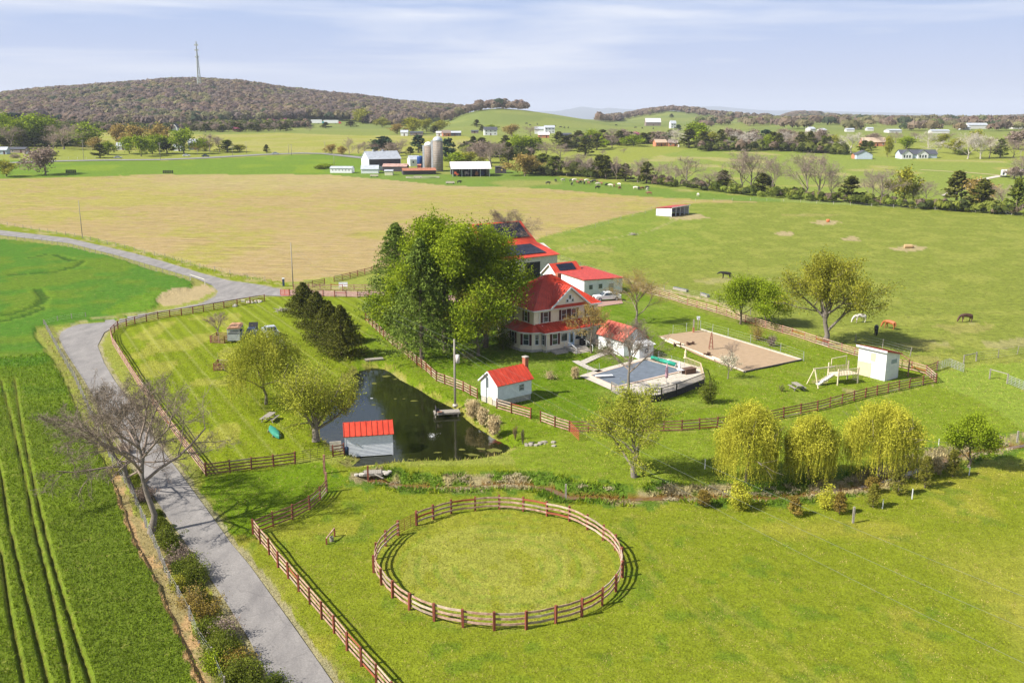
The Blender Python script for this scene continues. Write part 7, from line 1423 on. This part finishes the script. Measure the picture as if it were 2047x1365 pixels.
cows = [(1095, 369, 'black', 'standing alone left of the herd'), (1111, 364, 'black', 'on the dirt patch left of the herd'), (1126, 363, 'white', 'just right of the dirt patch'), (1142, 364, 'patched', 'leftmost in the crowded herd'), (1143, 371, 'patched', 'just below the left end of the herd'), (1149, 363, 'white', 'second row at the left of the herd'), (1154, 367, 'brown', 'left part of the crowded herd'), (1160, 368, 'patched', 'below the left part of the herd'), (1163, 364, 'brown', 'behind the patched one in the herd'), (1168, 369, 'black', 'left of the herd middle'), (1172, 364, 'white', 'in the middle top of the herd'), (1177, 369, 'brown', 'in the middle bottom of the herd'), (1183, 367, 'patched', 'right of the herd middle'), (1187, 365, 'black', 'right top of the herd'), (1194, 366, 'brown', 'right end top of the crowded herd'), (1196, 371, 'white', 'right end bottom of the crowded herd'), (1201, 370, 'brown', 'last of the crowded herd'), (1212, 373, 'black', 'alone right of the crowded herd'), (1221, 374, 'white', 'left of the brown pair'), (1228, 374, 'brown', 'one of the brown pair'), (1194, 378, 'black', 'alone below the herd near the stubble'), (1238, 372, 'white', 'upper one of the stacked pair'), (1239, 379, 'brown', 'lower one of the stacked pair'), (1270, 379, 'white', 'left of the last four'), (1277, 380, 'black', 'second of the last four'), (1284, 380, 'brown', 'third of the last four'), (1293, 378, 'black', 'fourth of the last four'), (1294, 382, 'white', 'in front of the last black one'), (1298, 390, 'brown', 'lying alone below the last four'), (1395, 393, 'white', 'far right by the run in shed'), (918, 367, 'black', 'near the feed wagon by the stubble edge')]
for i, (x, y, c, l) in enumerate(cows):
    a = {'black': 'black', 'white': 'cream', 'brown': 'brown', 'patched': 'black and white'}[c]; t = thing('cow', f'{a} cow {l}', 'cow', at(x, y), i * 1.9, 'cattle in the meadow before the farm'); t.scale = (1.15,) * 3; link('body', CM[0], t, m=cmats[c])
hc = [(1052, 249), (1074, 250), (1108, 254), (1121, 256), (1128, 257), (1136, 257), (1232, 252), (1270, 257), (1284, 258), (1306, 259), (1060, 252)]
for i, (x, y) in enumerate(hc):
    t = thing('cow', f'{ORD[i]} dark cow from the left on the distant green hill' if i else 'leftmost dark cow on the distant green hill', 'cow', at(sorted(hc)[i][0], sorted(hc)[i][1]), i * 2.3, 'dark cattle on the distant hill'); t.scale = (1.5,) * 3; link('body', CM[0], t, m=cmats['black'])
# ------------------------------------------------------------------ poles, wires, tower
def pole(label, p, h, arms=1, r=.13, rz=0, xf=False, name='utility_pole'):
    t = thing(name, label, 'pole', p, rz); MB().tube([(0, 0, -.2), (0, 0, h)], [r, r * .7], 8).build('shaft', GREYW, t)
    if arms: MB().box(-1.1, 1.1, -.06, .06, h - .5, h - .38).build('crossarm', GREYW, t)
    for x in (-1.0, 1.0) if arms else (0,): MB().tube([(x, 0, h - .4), (x, 0, h - .2)], .05, 6).build('insulator', STEEL, t)
    if xf: MB().tube([(.38, -.1, h - 2.9), (.38, -.1, h - 1.9)], .24, 12).build('transformer', mat('pale_transformer', (.66, .60, .58)), t); MB().bar((0, 0, h - 2.2), (.4, -.1, h - 2.2), .06, .06).build('bracket', STEEL, t); MB().lathe([(.35, 0), (.3, .25), (.12, .3)], 8).build('base_collar', CONC, t)
    return t
P1_ = W2(910, 812); pole('grey utility pole with transformer rising beside the pond dock', P1_, 8.4, 0, .15, xf=True)
P2_ = W2(586, 573); pole('tall dark utility pole by the driveway gates', P2_, 9.2, 0, .12); P3_ = W2(165, 476); pole('tall dark utility pole on the stubble edge at the left', P3_, 11, 0, .12)
for x, y, h, l in [(168, 321, 40, 'pale lamp topped pole left of the highway cedar'), (28, 297, 25, 'lamp pole behind the leftmost highway house'), (321, 320, 34, 'pale crossarm pole before the highway maples'), (465, 312, 20, 'thin pole right of the highway maple'), (493, 308, 24, 'thin highway pole right of the bare trees'), (583, 311, 22, 'thin highway pole near the yellow field corner'), (577, 306, 18, 'short pole left of the yellow field corner pole'), (650, 306, 22, 'pole beside the orange trees behind the farm'), (668, 330, 22, 'thin pole between the bushes and the big barn'), (2039, 321, 20, 'pale pole at the right edge among trees'), (121, 248, 16, 'pale pole left of the long ridge building'), (363, 263, 24, 'thin pole above the white steep gable'), (395, 310, 10, 'small post box pole by the highway')]:
    p, s = scale_at(x, y); pole(l, p, h * s, 1 if h > 19 else 0, .16)
def wires(label, a, b, sag, r=.007, n=14):
    a, b = Vector(a), Vector(b); pts = [a.lerp(b, i / n) - Vector((0, 0, 4 * sag * (i / n) * (1 - i / n))) for i in range(n + 1)]; o = MB().tube([p - a for p in pts], r, 4).build('power_line', mat('aged_wire', (.20, .22, .20), .6), None, loc=a); tag(o, label, 'wire')
top1 = P1_ + Vector((0, 0, 8.2)); E1 = W2(2300, 1290, 7.5); E2 = W2(2250, 1420, 7.0)
wires('upper power line crossing the lower lawn to the right corner', top1, E1, 1.2); wires('lower power line crossing the lower lawn to the bottom corner', top1 - Vector((0, 0, .9)), E2, 1.6); wires('middle thin power line over the round pen lawn', top1 - Vector((0, 0, .4)), (E1 + E2) / 2, 1.5)
wires('power line from the pond pole over the pines to the driveway pole', top1, P2_ + Vector((0, 0, 9.0)), 1.5); wires('second thin line from the pond pole to the driveway pole', top1 - Vector((0, 0, .8)), P2_ + Vector((0, 0, 8.2)), 1.7); wires('service line from the pond pole to the farmhouse corner', top1 - Vector((0, 0, .6)), Vector((3.6, 135.6, 5.6)), .8)
def tower():
    p = at(398, 168); d = hypot(p.x, p.y); s = d / F; h = 74 * s; t = thing('radio_tower', 'tall lattice radio tower on top of the wooded ridge', 'tower', p); b = 1.7; mb = MB(); g = MB()
    for k in range(3):
        a = k * 2.094; mb.bar((b * cos(a), b * sin(a), 0), (.5 * cos(a), .5 * sin(a), h * .72), .5, .5); mb.bar((.5 * cos(a), .5 * sin(a), h * .72), (.3 * cos(a), .3 * sin(a), h), .3, .3)
    mb.build('leg', STEEL, t)['kind'] = 'stuff'
    for i in range(14):
        z = h * i / 14; z2 = h * (i + 1) / 14; r = lambda q: max(.3, b + (.5 - b) * q / (h * .72))
        for k in range(3):
            a, c = k * 2.094, (k + 1) * 2.094; g.bar((r(z) * cos(a), r(z) * sin(a), z), (r(z2) * cos(c), r(z2) * sin(c), z2), .25, .25)
    g.build('lattice_brace', STEEL, t)['kind'] = 'stuff'
    for z in (.62, .78, .9): MB().box(-1.6, 1.6, -.3, .3, h * z, h * z + 1.4).build('antenna', STEEL, t)
tower()
# ------------------------------------------------------------------ small things
def picnic(label, p, rz):
    t = thing('picnic_table', label, 'picnic table', p, rz)
    for k in range(5): cub('plank', t, GREYW, (0, -.32 + .16 * k, .76), (1.9, .145, .045))
    for s in (-1, 1):
        for k in (0, 1): cub('plank', t, GREYW, (0, s * (.62 + .15 * k), .45), (1.9, .135, .045))
        for q in (-1, 1): MB().bar((s * .65, q * .25, .74), (s * .65, q * .72, 0), .05, .1).build('leg', GREYW, t)
        cub('brace', t, GREYW, (s * .65, 0, .42), (.05, 1.5, .09))
picnic('weathered picnic table on the left lawn under the willow', W2(539, 841), R(80)); picnic('grey picnic table on the lawn left of the play set', W2(1593, 779), R(100))
def canoe():
    t = thing('canoe', 'teal green canoe lying upside down on low rests', 'canoe', W2(549, 868), R(118)); n = 13; V = []; L_ = 2.0
    for i in range(n):
        x = -L_ + 2 * L_ * i / (n - 1); f = max(0, 1 - (x / L_) ** 2); w = .46 * f ** .6 + .01; h = .38 - .05 * f
        for k in range(9): a = pi * k / 8; V.append((x, w * cos(a), .28 + .10 * (1 - f) * 0 + h * sin(a) ** .7 - (.16 * (1 - f))))
    Fq = [(i * 9 + k, (i + 1) * 9 + k, (i + 1) * 9 + k + 1, i * 9 + k + 1) for i in range(n - 1) for k in range(8)]; link('hull', raw_mesh('hull', V, np.array(Fq), [mat('teal_hull', (.035, .22, .15), .5, .15, 2)], smooth=True), t); MB().bar((-L_, 0, .5), (L_, 0, .5), .02, .02).build('keel', mat('teal_hull', (.06, .34, .25)), t)
    for x in (-1.0, 1.0): MB().box(x - .06, x + .06, -.5, .5, 0, .24).build('rest', GREYW, t)
canoe()
def planks(t, n, L_, w, m, z=0, name='plank', thick=.05, axis='x'):
    for k in range(n):
        c = -L_ / 2 + L_ * (k + .5) / n; cub(name, t, m, (c, 0, z) if axis == 'x' else (0, c, z), (L_ / n * .92, w, thick) if axis == 'x' else (w, L_ / n * .92, thick))
t = thing('dock', 'grey wooden dock reaching into the pond by the pole', 'dock', W2(893, 824, -.15), R(12)); planks(t, 14, 3.1, 1.25, GREYW, .12)
for x in (-1.4, 1.3):
    for y in (-.55, .55): MB().tube([(x, y, -1.2), (x, y, .1)], .07, 6).build('piling', GREYW, t)
for y in (-.6, .6): MB().box(-1.55, 1.55, y - .04, y + .04, -.08, .08).build('beam', GREYW, t)
t = thing('dock_bench', 'dark bench at the outer end of the pond dock', 'bench', W2(875, 826, .02), R(100)); MB().box(-.55, .55, -.2, .2, .4, .45).build('seat', DARKW, t); MB().box(-.55, .55, .2, .25, .45, .85).build('backrest', DARKW, t)
for s in (-.5, .5): MB().box(s - .04, s + .04, -.2, .2, 0, .4).build('leg', DARKW, t)
t = thing('pump_box', 'small brown box beside the dock bench', 'box', W2(879, 829, .02), R(20)); MB().box(-.25, .25, -.2, .2, 0, .35).build('box', GREYW, t); MB().box(-.27, .27, -.22, .22, .35, .4).build('lid', WOODR, t)
t = thing('footbridge', 'small wooden footbridge at the upper end of the pond', 'bridge', W2(748, 717, .25), R(20)); planks(t, 10, 2.6, 1.0, GREYW, 0)
for y in (-.45, .45): MB().box(-1.35, 1.35, y - .05, y + .05, -.2, -.03).build('beam', GREYW, t)
t = thing('footbridge', 'weathered plank footbridge over the creek below the boathouse', 'bridge', W2(745, 943, .22), R(8)); planks(t, 9, 1.7, 1.0, GREYW, 0)
for y in (-.45, .45): MB().box(-.95, .95, y - .05, y + .05, -.22, -.03).build('beam', GREYW, t)
MB().bar((.2, -.6, .0), (1.1, -1.4, -.2), .1, .08).build('ramp_board', GREYW, t)
t = thing('stone_ramp', 'flat grey stones at the left end of the creek bridge', 'stones', W2(723, 949)); 
for k, (x, y, r) in enumerate([(0, 0, .35), (.5, .2, .3), (-.5, -.12, .25), (1.0, .45, .3), (2.1, .55, .35), (2.4, .25, .3), (2.6, .7, .3)]): MB().tube([(x, y, 0), (x, y, .14), (x, y, .16)], [r, r * .9, .02], 7, False).build('stone', STONE, t)
p = W2(736, 961); o = MB().box(-.08, .08, -.08, .08, 0, 1.55).build('post', POST, None, loc=p); tag(o, 'lone red post standing before the creek bridge', 'post')
t = thing('outlet_stones', 'pale flat rocks right of the columnar evergreens', 'rocks', W2(1062, 888))
rs_ = np.random.RandomState(9)
for k in range(22):
    x, y, r = rs_.uniform(-.6, 2.6), rs_.uniform(-.7, .7), rs_.uniform(.12, .32); MB().tube([(x, y, 0), (x, y, r * .6), (x, y, r * .7)], [r, r * .8, .02], 6, False).build('rock', mat('dull_rock', (.30, .27, .22), .9, .3), t)
# pond weed patches, fountain
ALG = leafmat('pond_weed', (.08, .09, .02), (.20, .20, .05), .1)
lp = [(772, 752, 1.1, .35, 'largest green weed patch near the upper pond bank'), (748, 766, .9, .3, 'weed patch just below the largest one'), (790, 758, .5, .2, 'small weed patch under the upper right bank'), (747, 809, .5, .2, 'round weed patch in the blue reflection'), (790, 797, .3, .12, 'tiny weed speck in the middle of the pond'), (808, 797, .35, .12, 'tiny weed speck right of the middle'), (828, 801, .7, .2, 'thin weed streak below the right bank'), (765, 827, .3, .15, 'yellow weed speck left of the dock'), (833, 830, .3, .12, 'weed speck close to the dock bench'), (924, 898, .5, .25, 'weed patch above the lower shore'), (875, 904, .6, .15, 'thin brown weed patch by the lower shore'), (945, 909, 1.5, .3, 'long weed mat along the lower right shore'), (963, 897, .9, .3, 'weed mat in the right corner of the pond'), (985, 900, 1.4, .5, 'brown weed bed at the right end of the pond'), (743, 796, .25, .12, 'pale duck like speck on the blue water'), (822, 918, .5, .15, 'weed speck at the lower shore left of the long mat')]
for i, (x, y, a, b, l) in enumerate(lp):
    p = W2(x, y, -.54); rs = np.random.RandomState(i); V = []
    mb = MB(); n = 14; mb.prism([(a * .75 * cos(2 * pi * k / n) * rs.uniform(.4, 1.15), b * 1.4 * sin(2 * pi * k / n) * rs.uniform(.4, 1.15)) for k in range(n)], -.01, .012); o = mb.build('pond_weed', ALG if i != 14 else WHITE, None, loc=p, rot=(0, 0, rs.uniform(-.3, .3))); tag(o, l, 'pond weed', 'weed patches on the pond')
o = MB().prism([(-.6, -.9), (.4, -1.2), (2.1, -.55), (3.9, .35), (4.9, .8), (4.9, 1.15), (1.6, .55), (.9, .2), (-.1, .1)], -.02, .012).build('pond_weed', leafmat('yellow_algae', (.38, .34, .06), (.50, .46, .12), .1), None, loc=W2(700, 934, -.53)); tag(o, 'yellow algae mat in the water in front of the boathouse', 'pond weed', 'weed patches on the pond')
t = thing('fountain', 'small white fountain splash in the pond', 'fountain', W2(864, 873, -.54)); rs = np.random.RandomState(2); C = rs.normal(0, 1, (160, 3)) * [.22, .22, .12] + [0, 0, .16]; C[:, 2] = np.abs(C[:, 2]); stuff(link('spray', raw_mesh('spray', *leaf_quads(rs, C, .06, .8), [WHITE]), t)); MB().lathe([(.15, -.02), (.12, .06), (.03, .1)], 8).build('nozzle', STEEL, t)
# mounting block on the lawn
t = thing('log_gate', 'small pole jump with a stump on the near lawn', 'jump', W2(663, 1083)); a, b = W2(653, 1088) - t.location, W2(669, 1072) - t.location
for q, h in ((a, .55), (b, .75)): MB().box(q.x - .06, q.x + .06, q.y - .06, q.y + .06, 0, h).build('post', POST, t)
MB().bar(a + Vector((0, 0, .55)), b + Vector((0, 0, .75)), .09, .09).build('pole', WOODP, t); MB().tube([(-.02, .1, 0), (-.02, .1, .45)], .16, 9, False).build('stump', GREYW, t)
# play set
def playset():
    t = thing('play_set', 'pale timber play set with swing frame, deck and slide', 'play set', W2(1684, 764), R(20)); m = PALEW
    for x in (-1.6, 1.6):
        for y in (-1.0, 1.0): MB().box(x - .07, x + .07, y - .07, y + .07, 0, 2.6 if y > 0 else 2.2).build('post', m, t)
    for k in range(14): cub('deck_board', t, m, (-1.6 + .246 * k, 0, 1.25), (.22, 2.0, .05))
    for k in range(14): cub('baluster', t, m, (-1.6 + .246 * k, -1.0, 1.68), (.06, .05, .75)); cub('baluster', t, m, (-1.6 + .246 * k, 1.0, 1.68), (.06, .05, .75))
    for y in (-1, 1): MB().bar((-1.7, y, 2.05), (1.7, y, 2.05), .08, .08).build('rail', m, t)
    MB().bar((-1.2, 1.0, 2.0), (-1.2, 1.0, 3.1), .08, .08).bar((-1.2, 1.0, 3.1), (1.2, 1.0, 3.3), .08, .08).bar((1.2, 1.0, 3.3), (1.2, 1.0, 2.0), .08, .08).build('canopy_frame', m, t)
    MB().bar((-5.0, -.2, 2.35), (-1.6, -.2, 2.35), .12, .14).build('swing_beam', m, t)
    for x in (-4.9,):
        for y in (-1.3, 1.0): MB().bar((x, y, 0), (x + .1, -.2, 2.4), .1, .1).build('swing_leg', m, t)
    for x in (-4.2, -3.0):
        MB().bar((x - .2, -.2, 2.3), (x - .2, -.2, .5), .02, .02).bar((x + .2, -.2, 2.3), (x + .2, -.2, .5), .02, .02).build('swing_chain', STEEL, t); MB().box(x - .25, x + .25, -.32, -.08, .47, .52).build('swing_seat', BLACK, t)
    for y in (-.35, .35): MB().bar((-1.6, y, 1.3), (-4.0, y + 0, .1), .05, .22).build('slide_side', m, t)
    MB().slab([(-1.6, -.33, 1.22), (-4.0, -.33, .05), (-4.0, .33, .05), (-1.6, .33, 1.22)], .03).build('slide', WHITE, t)
    for k in range(5): MB().box(1.9 - .05, 2.0, -.4, .4, .2 + .23 * k, .26 + .23 * k).build('rung', m, t)
playset()
# arena furniture
for i, (a, b, l) in enumerate([((1330, 683), (1360, 695), 'pale pole lying at the upper left of the arena'), ((1338, 680), (1368, 692), 'second pale pole beside it at the arena corner'), ((1388, 704), (1428, 722), 'pale log rail along the near side of the arena'), ((1424, 716), (1468, 733), 'last pale log rail near the white flowering tree')]):
    A, C = W2(*a), W2(*b); o = MB().tube([(0, 0, .2), tuple(C - A + Vector((0, 0, .2)))], .12, 7, False).build('log', PALEW, None, loc=A); tag(o, l, 'log')
for (a, b, nm, l) in [((1322, 676), (1490, 745), 'kerb', 'pale timber edging along the near side of the sand arena'), ((1400, 659), (1602, 720), 'kerb', 'pale timber edging along the far side of the sand arena'), ((1602, 721), (1487, 745), 'kerb', 'dark timber edging at the right end of the sand arena')]:
    A, C = W2(*a), W2(*b); o = beam(nm, None, CONC if 'pale' in l else DARKW, A + Vector((0, 0, .12)), C + Vector((0, 0, .12)), .18, .2); tag(o, l, 'edging')
for i, (x, y, l) in enumerate([(1354, 692, 'dark jump stand by the upper left logs'), (1380, 690, 'dark pile of jump parts on the arena sand'), (1413, 712, 'dark jump stand in the middle of the near arena side'), (1449, 727, 'dark jump stand by the last log rail')]):
    t = thing('jump_stand', l, 'jump stand', W2(x, y), .4 * i); MB().box(-.5, .5, -.06, .06, .15, .4).build('panel', mat('dark_brown', (.09, .05, .035)), t)
    for s in (-.5, .5): MB().box(s - .07, s + .07, -.25, .25, 0, .55).build('foot', mat('dark_brown', (.09, .05, .035)), t)
t = thing('garden_windmill', 'rust red lattice pyramid standing on the arena sand', 'windmill', W2(1421, 699)); q = .42
for k in range(4): a = k * pi / 2 + pi / 4; MB().bar((q * cos(a), q * sin(a), 0), (.06 * cos(a), .06 * sin(a), 2.7), .05, .05).build('leg', POST, t)
for z in (.5, 1.1, 1.7, 2.2):
    r = q * (1 - z / 2.9); c4 = [(r * cos(k * pi / 2 + pi / 4), r * sin(k * pi / 2 + pi / 4), z) for k in range(4)]; mb = MB()
    for k in range(4): mb.bar(c4[k], c4[(k + 1) % 4], .035, .035)
    mb.build('ring', POST, t)
t = thing('tall_post', 'dark tall post at the far corner of the arena', 'post', W2(1386, 665)); MB().box(-.1, .1, -.1, .1, 0, 2.2).build('shaft', GREYW, t); MB().box(-.14, .14, -.14, .14, 0, .9).build('wrap', RUST, t)
t = thing('birdhouse', 'white birdhouse on a post beyond the arena corner', 'birdhouse', W2(1395, 660)); MB().box(-.05, .05, -.05, .05, 0, 1.8).build('post', GREYW, t); MB().box(-.2, .2, -.2, .2, 1.8, 2.1).build('box', WHITE, t); MB().xprism([(-.26, 2.1), (.26, 2.1), (0, 2.35)], -.26, .26).build('roof', STEEL, t)
t = thing('lawn_statue', 'small cream statue on the lawn between pool and arena', 'statue', W2(1370, 716)); MB().lathe([(.3, 0), (.28, .12), (.16, .2), (.2, .5), (.14, .8), (.18, 1.0), (.07, 1.15), (.1, 1.28), (.04, 1.4)], 10).build('body', mat('cream_stone', (.66, .56, .38)), t)
# pasture bits
t = thing('hay_bale', 'pale round hay pile in the pasture', 'hay', W2(1815, 496)); MB().tube([(-1.0, 0, .5), (1.0, 0, .5)], .55, 12, False).build('bale', mat('hay', sRGB(225, 190, 140), .95, .2, 6), t); MB().tube([(.9, .3, .35), (1.6, .2, .3)], .4, 9, False).build('loose_hay', mat('hay', sRGB(225, 190, 140)), t)
t = thing('feed_tub', 'orange red tub on a bare patch in the pasture', 'tub', at(1655, 444)); MB().lathe([(.5, 0), (.62, .9), (.55, .9), (.5, .2)], 12).build('tub', mat('orange_tub', (.62, .16, .06)), t)
for i, (a, b, l) in enumerate([((1347, 578), (1374, 584), 'long dark water trough by the pasture fence'), ((1402, 590), (1416, 595), 'short dark trough right of the long one')]):
    A, C = W2(*a), W2(*b); t = thing('trough', l, 'trough', A); d = C - A; n = Vector((-d.y, d.x, 0)).normalized() * .3
    MB().hexa([-n, d - n, d + n, n, -n + Vector((0, 0, .5)), d - n + Vector((0, 0, .5)), d + n + Vector((0, 0, .5)), n + Vector((0, 0, .5))]).build('basin', GREYW, t); MB().hexa([-n * .8 + Vector((0, 0, .505)), d - n * .8 + Vector((0, 0, .505)), d + n * .8 + Vector((0, 0, .505)), n * .8 + Vector((0, 0, .505)), -n * .8 + Vector((0, 0, .52)), d - n * .8 + Vector((0, 0, .52)), d + n * .8 + Vector((0, 0, .52)), n * .8 + Vector((0, 0, .52))]).build('water', GLASS, t)
for i, (x, y, w, l) in enumerate([(142, 346, 18, 'grey hay feeder rack in the green strip at the left'), (336, 347, 18, 'grey hay feeder rack in the green strip further right')]):
    p, s = scale_at(x, y); t = thing('hay_rack', l, 'hay rack', p); L_ = w * s / 2
    for z in (.6, 1.1, 1.6): MB().box(-L_, L_, -.7, -.6, z, z + .1).build('bar', DARKW, t); MB().box(-L_, L_, .6, .7, z, z + .1).build('bar', DARKW, t)
    for x in np.linspace(-L_, L_, 6): MB().box(x - .06, x + .06, -.7, .7, 0, 1.7).build('post', DARKW, t)
t = thing('stone_bed', 'ring of white stones inside the roadside fence end', 'stones', W2(508, 604))
for k in range(12): a = k * .52; MB().tube([(1.3 * cos(a), 1.0 * sin(a), 0), (1.3 * cos(a), 1.0 * sin(a), .22), (1.3 * cos(a), 1.0 * sin(a), .25)], [.28, .24, .03], 6, False).build('stone', mat('pale_stone', (.62, .58, .50)), t)
t = thing('brush_pile', 'grey pile of cut branches by the cedar row', 'brush pile', W2(566, 622)); rs = np.random.RandomState(8)
for k in range(26): a = rs.rand() * 6.28; x, y = rs.normal(0, .6, 2); MB().tube([(x - cos(a) * .8, y - sin(a) * .4, .05), (x + cos(a) * .8, y + sin(a) * .4, rs.uniform(.3, .7))], .04, 4).build('branch', GREYW, t)
t = thing('boulder', 'dark boulder under the roadside fence', 'boulder', W2(470, 613)); MB().tube([(0, 0, -.1), (0, 0, .25), (0, 0, .5)], [.5, .45, .15], 7, False).build('rock', STONE, t)
t = thing('notice_box', 'small white box on the roadside fence', 'box', W2(486, 604, .9), .2); MB().box(-.35, .35, -.2, .2, 0, .45).build('box', mat('cream_box', (.6, .55, .42)), t)
t = thing('white_planter', 'white garden bench between the driveway fences', 'bench', W2(686, 577), .1); MB().box(-.9, .9, -.3, .3, .4, .5).build('seat', WHITE, t); MB().box(-.9, .9, .3, .36, .5, 1.3).build('backrest', WHITE, t)
for s in (-.8, .8): MB().box(s - .06, s + .06, -.3, .3, 0, .4).build('leg', WHITE, t)
t = thing('gate_post', 'grey gate figure beside the driveway entrance', 'post', W2(567, 572)); MB().box(-.2, .2, -.12, .12, 0, 1.5).build('shaft', mat('navy_ring', (.03, .05, .10)), t); MB().box(-.25, .25, -.15, .15, 1.5, 1.75).build('cap', WHITE, t)
t = thing('boathouse_door', 'white board leaning at the boathouse corner', 'board', W2(671, 900), .2); MB().box(-.6, .6, -.04, .04, 0, 1.0).build('board', CONC, t)
t = thing('dark_barrel', 'dark bin standing at the left corner of the boathouse', 'bin', W2(693, 908), .2); MB().lathe([(.22, 0), (.25, .75), (.2, .8)], 10).build('bin', mat('navy_ring', (.03, .05, .10)), t)
t = thing('well_house', 'small brush heap on the pasture', 'brush pile', at(1264, 470)); 
for k in range(14): a = rs.rand() * 6.28; x, y = rs.normal(0, .7, 2); MB().tube([(x - cos(a) * .9, y - sin(a) * .5, .05), (x + cos(a) * .9, y + sin(a) * .5, rs.uniform(.3, .9))], .06, 4).build('branch', GREYW, t)
# ------------------------------------------------------------------ haze
hz = bpy.data.materials.new('haze_air'); t_, N_, K_ = nodes(hz); o_ = N_('ShaderNodeOutputMaterial'); v_ = N_('ShaderNodeVolumePrincipled'); K_(v_.outputs[0], o_.inputs['Volume'])
v_.inputs['Color'].default_value = (.80, .87, 1.0, 1); v_.inputs['Density'].default_value = HAZE; v_.inputs['Anisotropy'].default_value = .0
o = MB().box(-27000, 27000, -27000, 27000, -2.5, 480).build('haze', hz); o['kind'] = 'stuff'
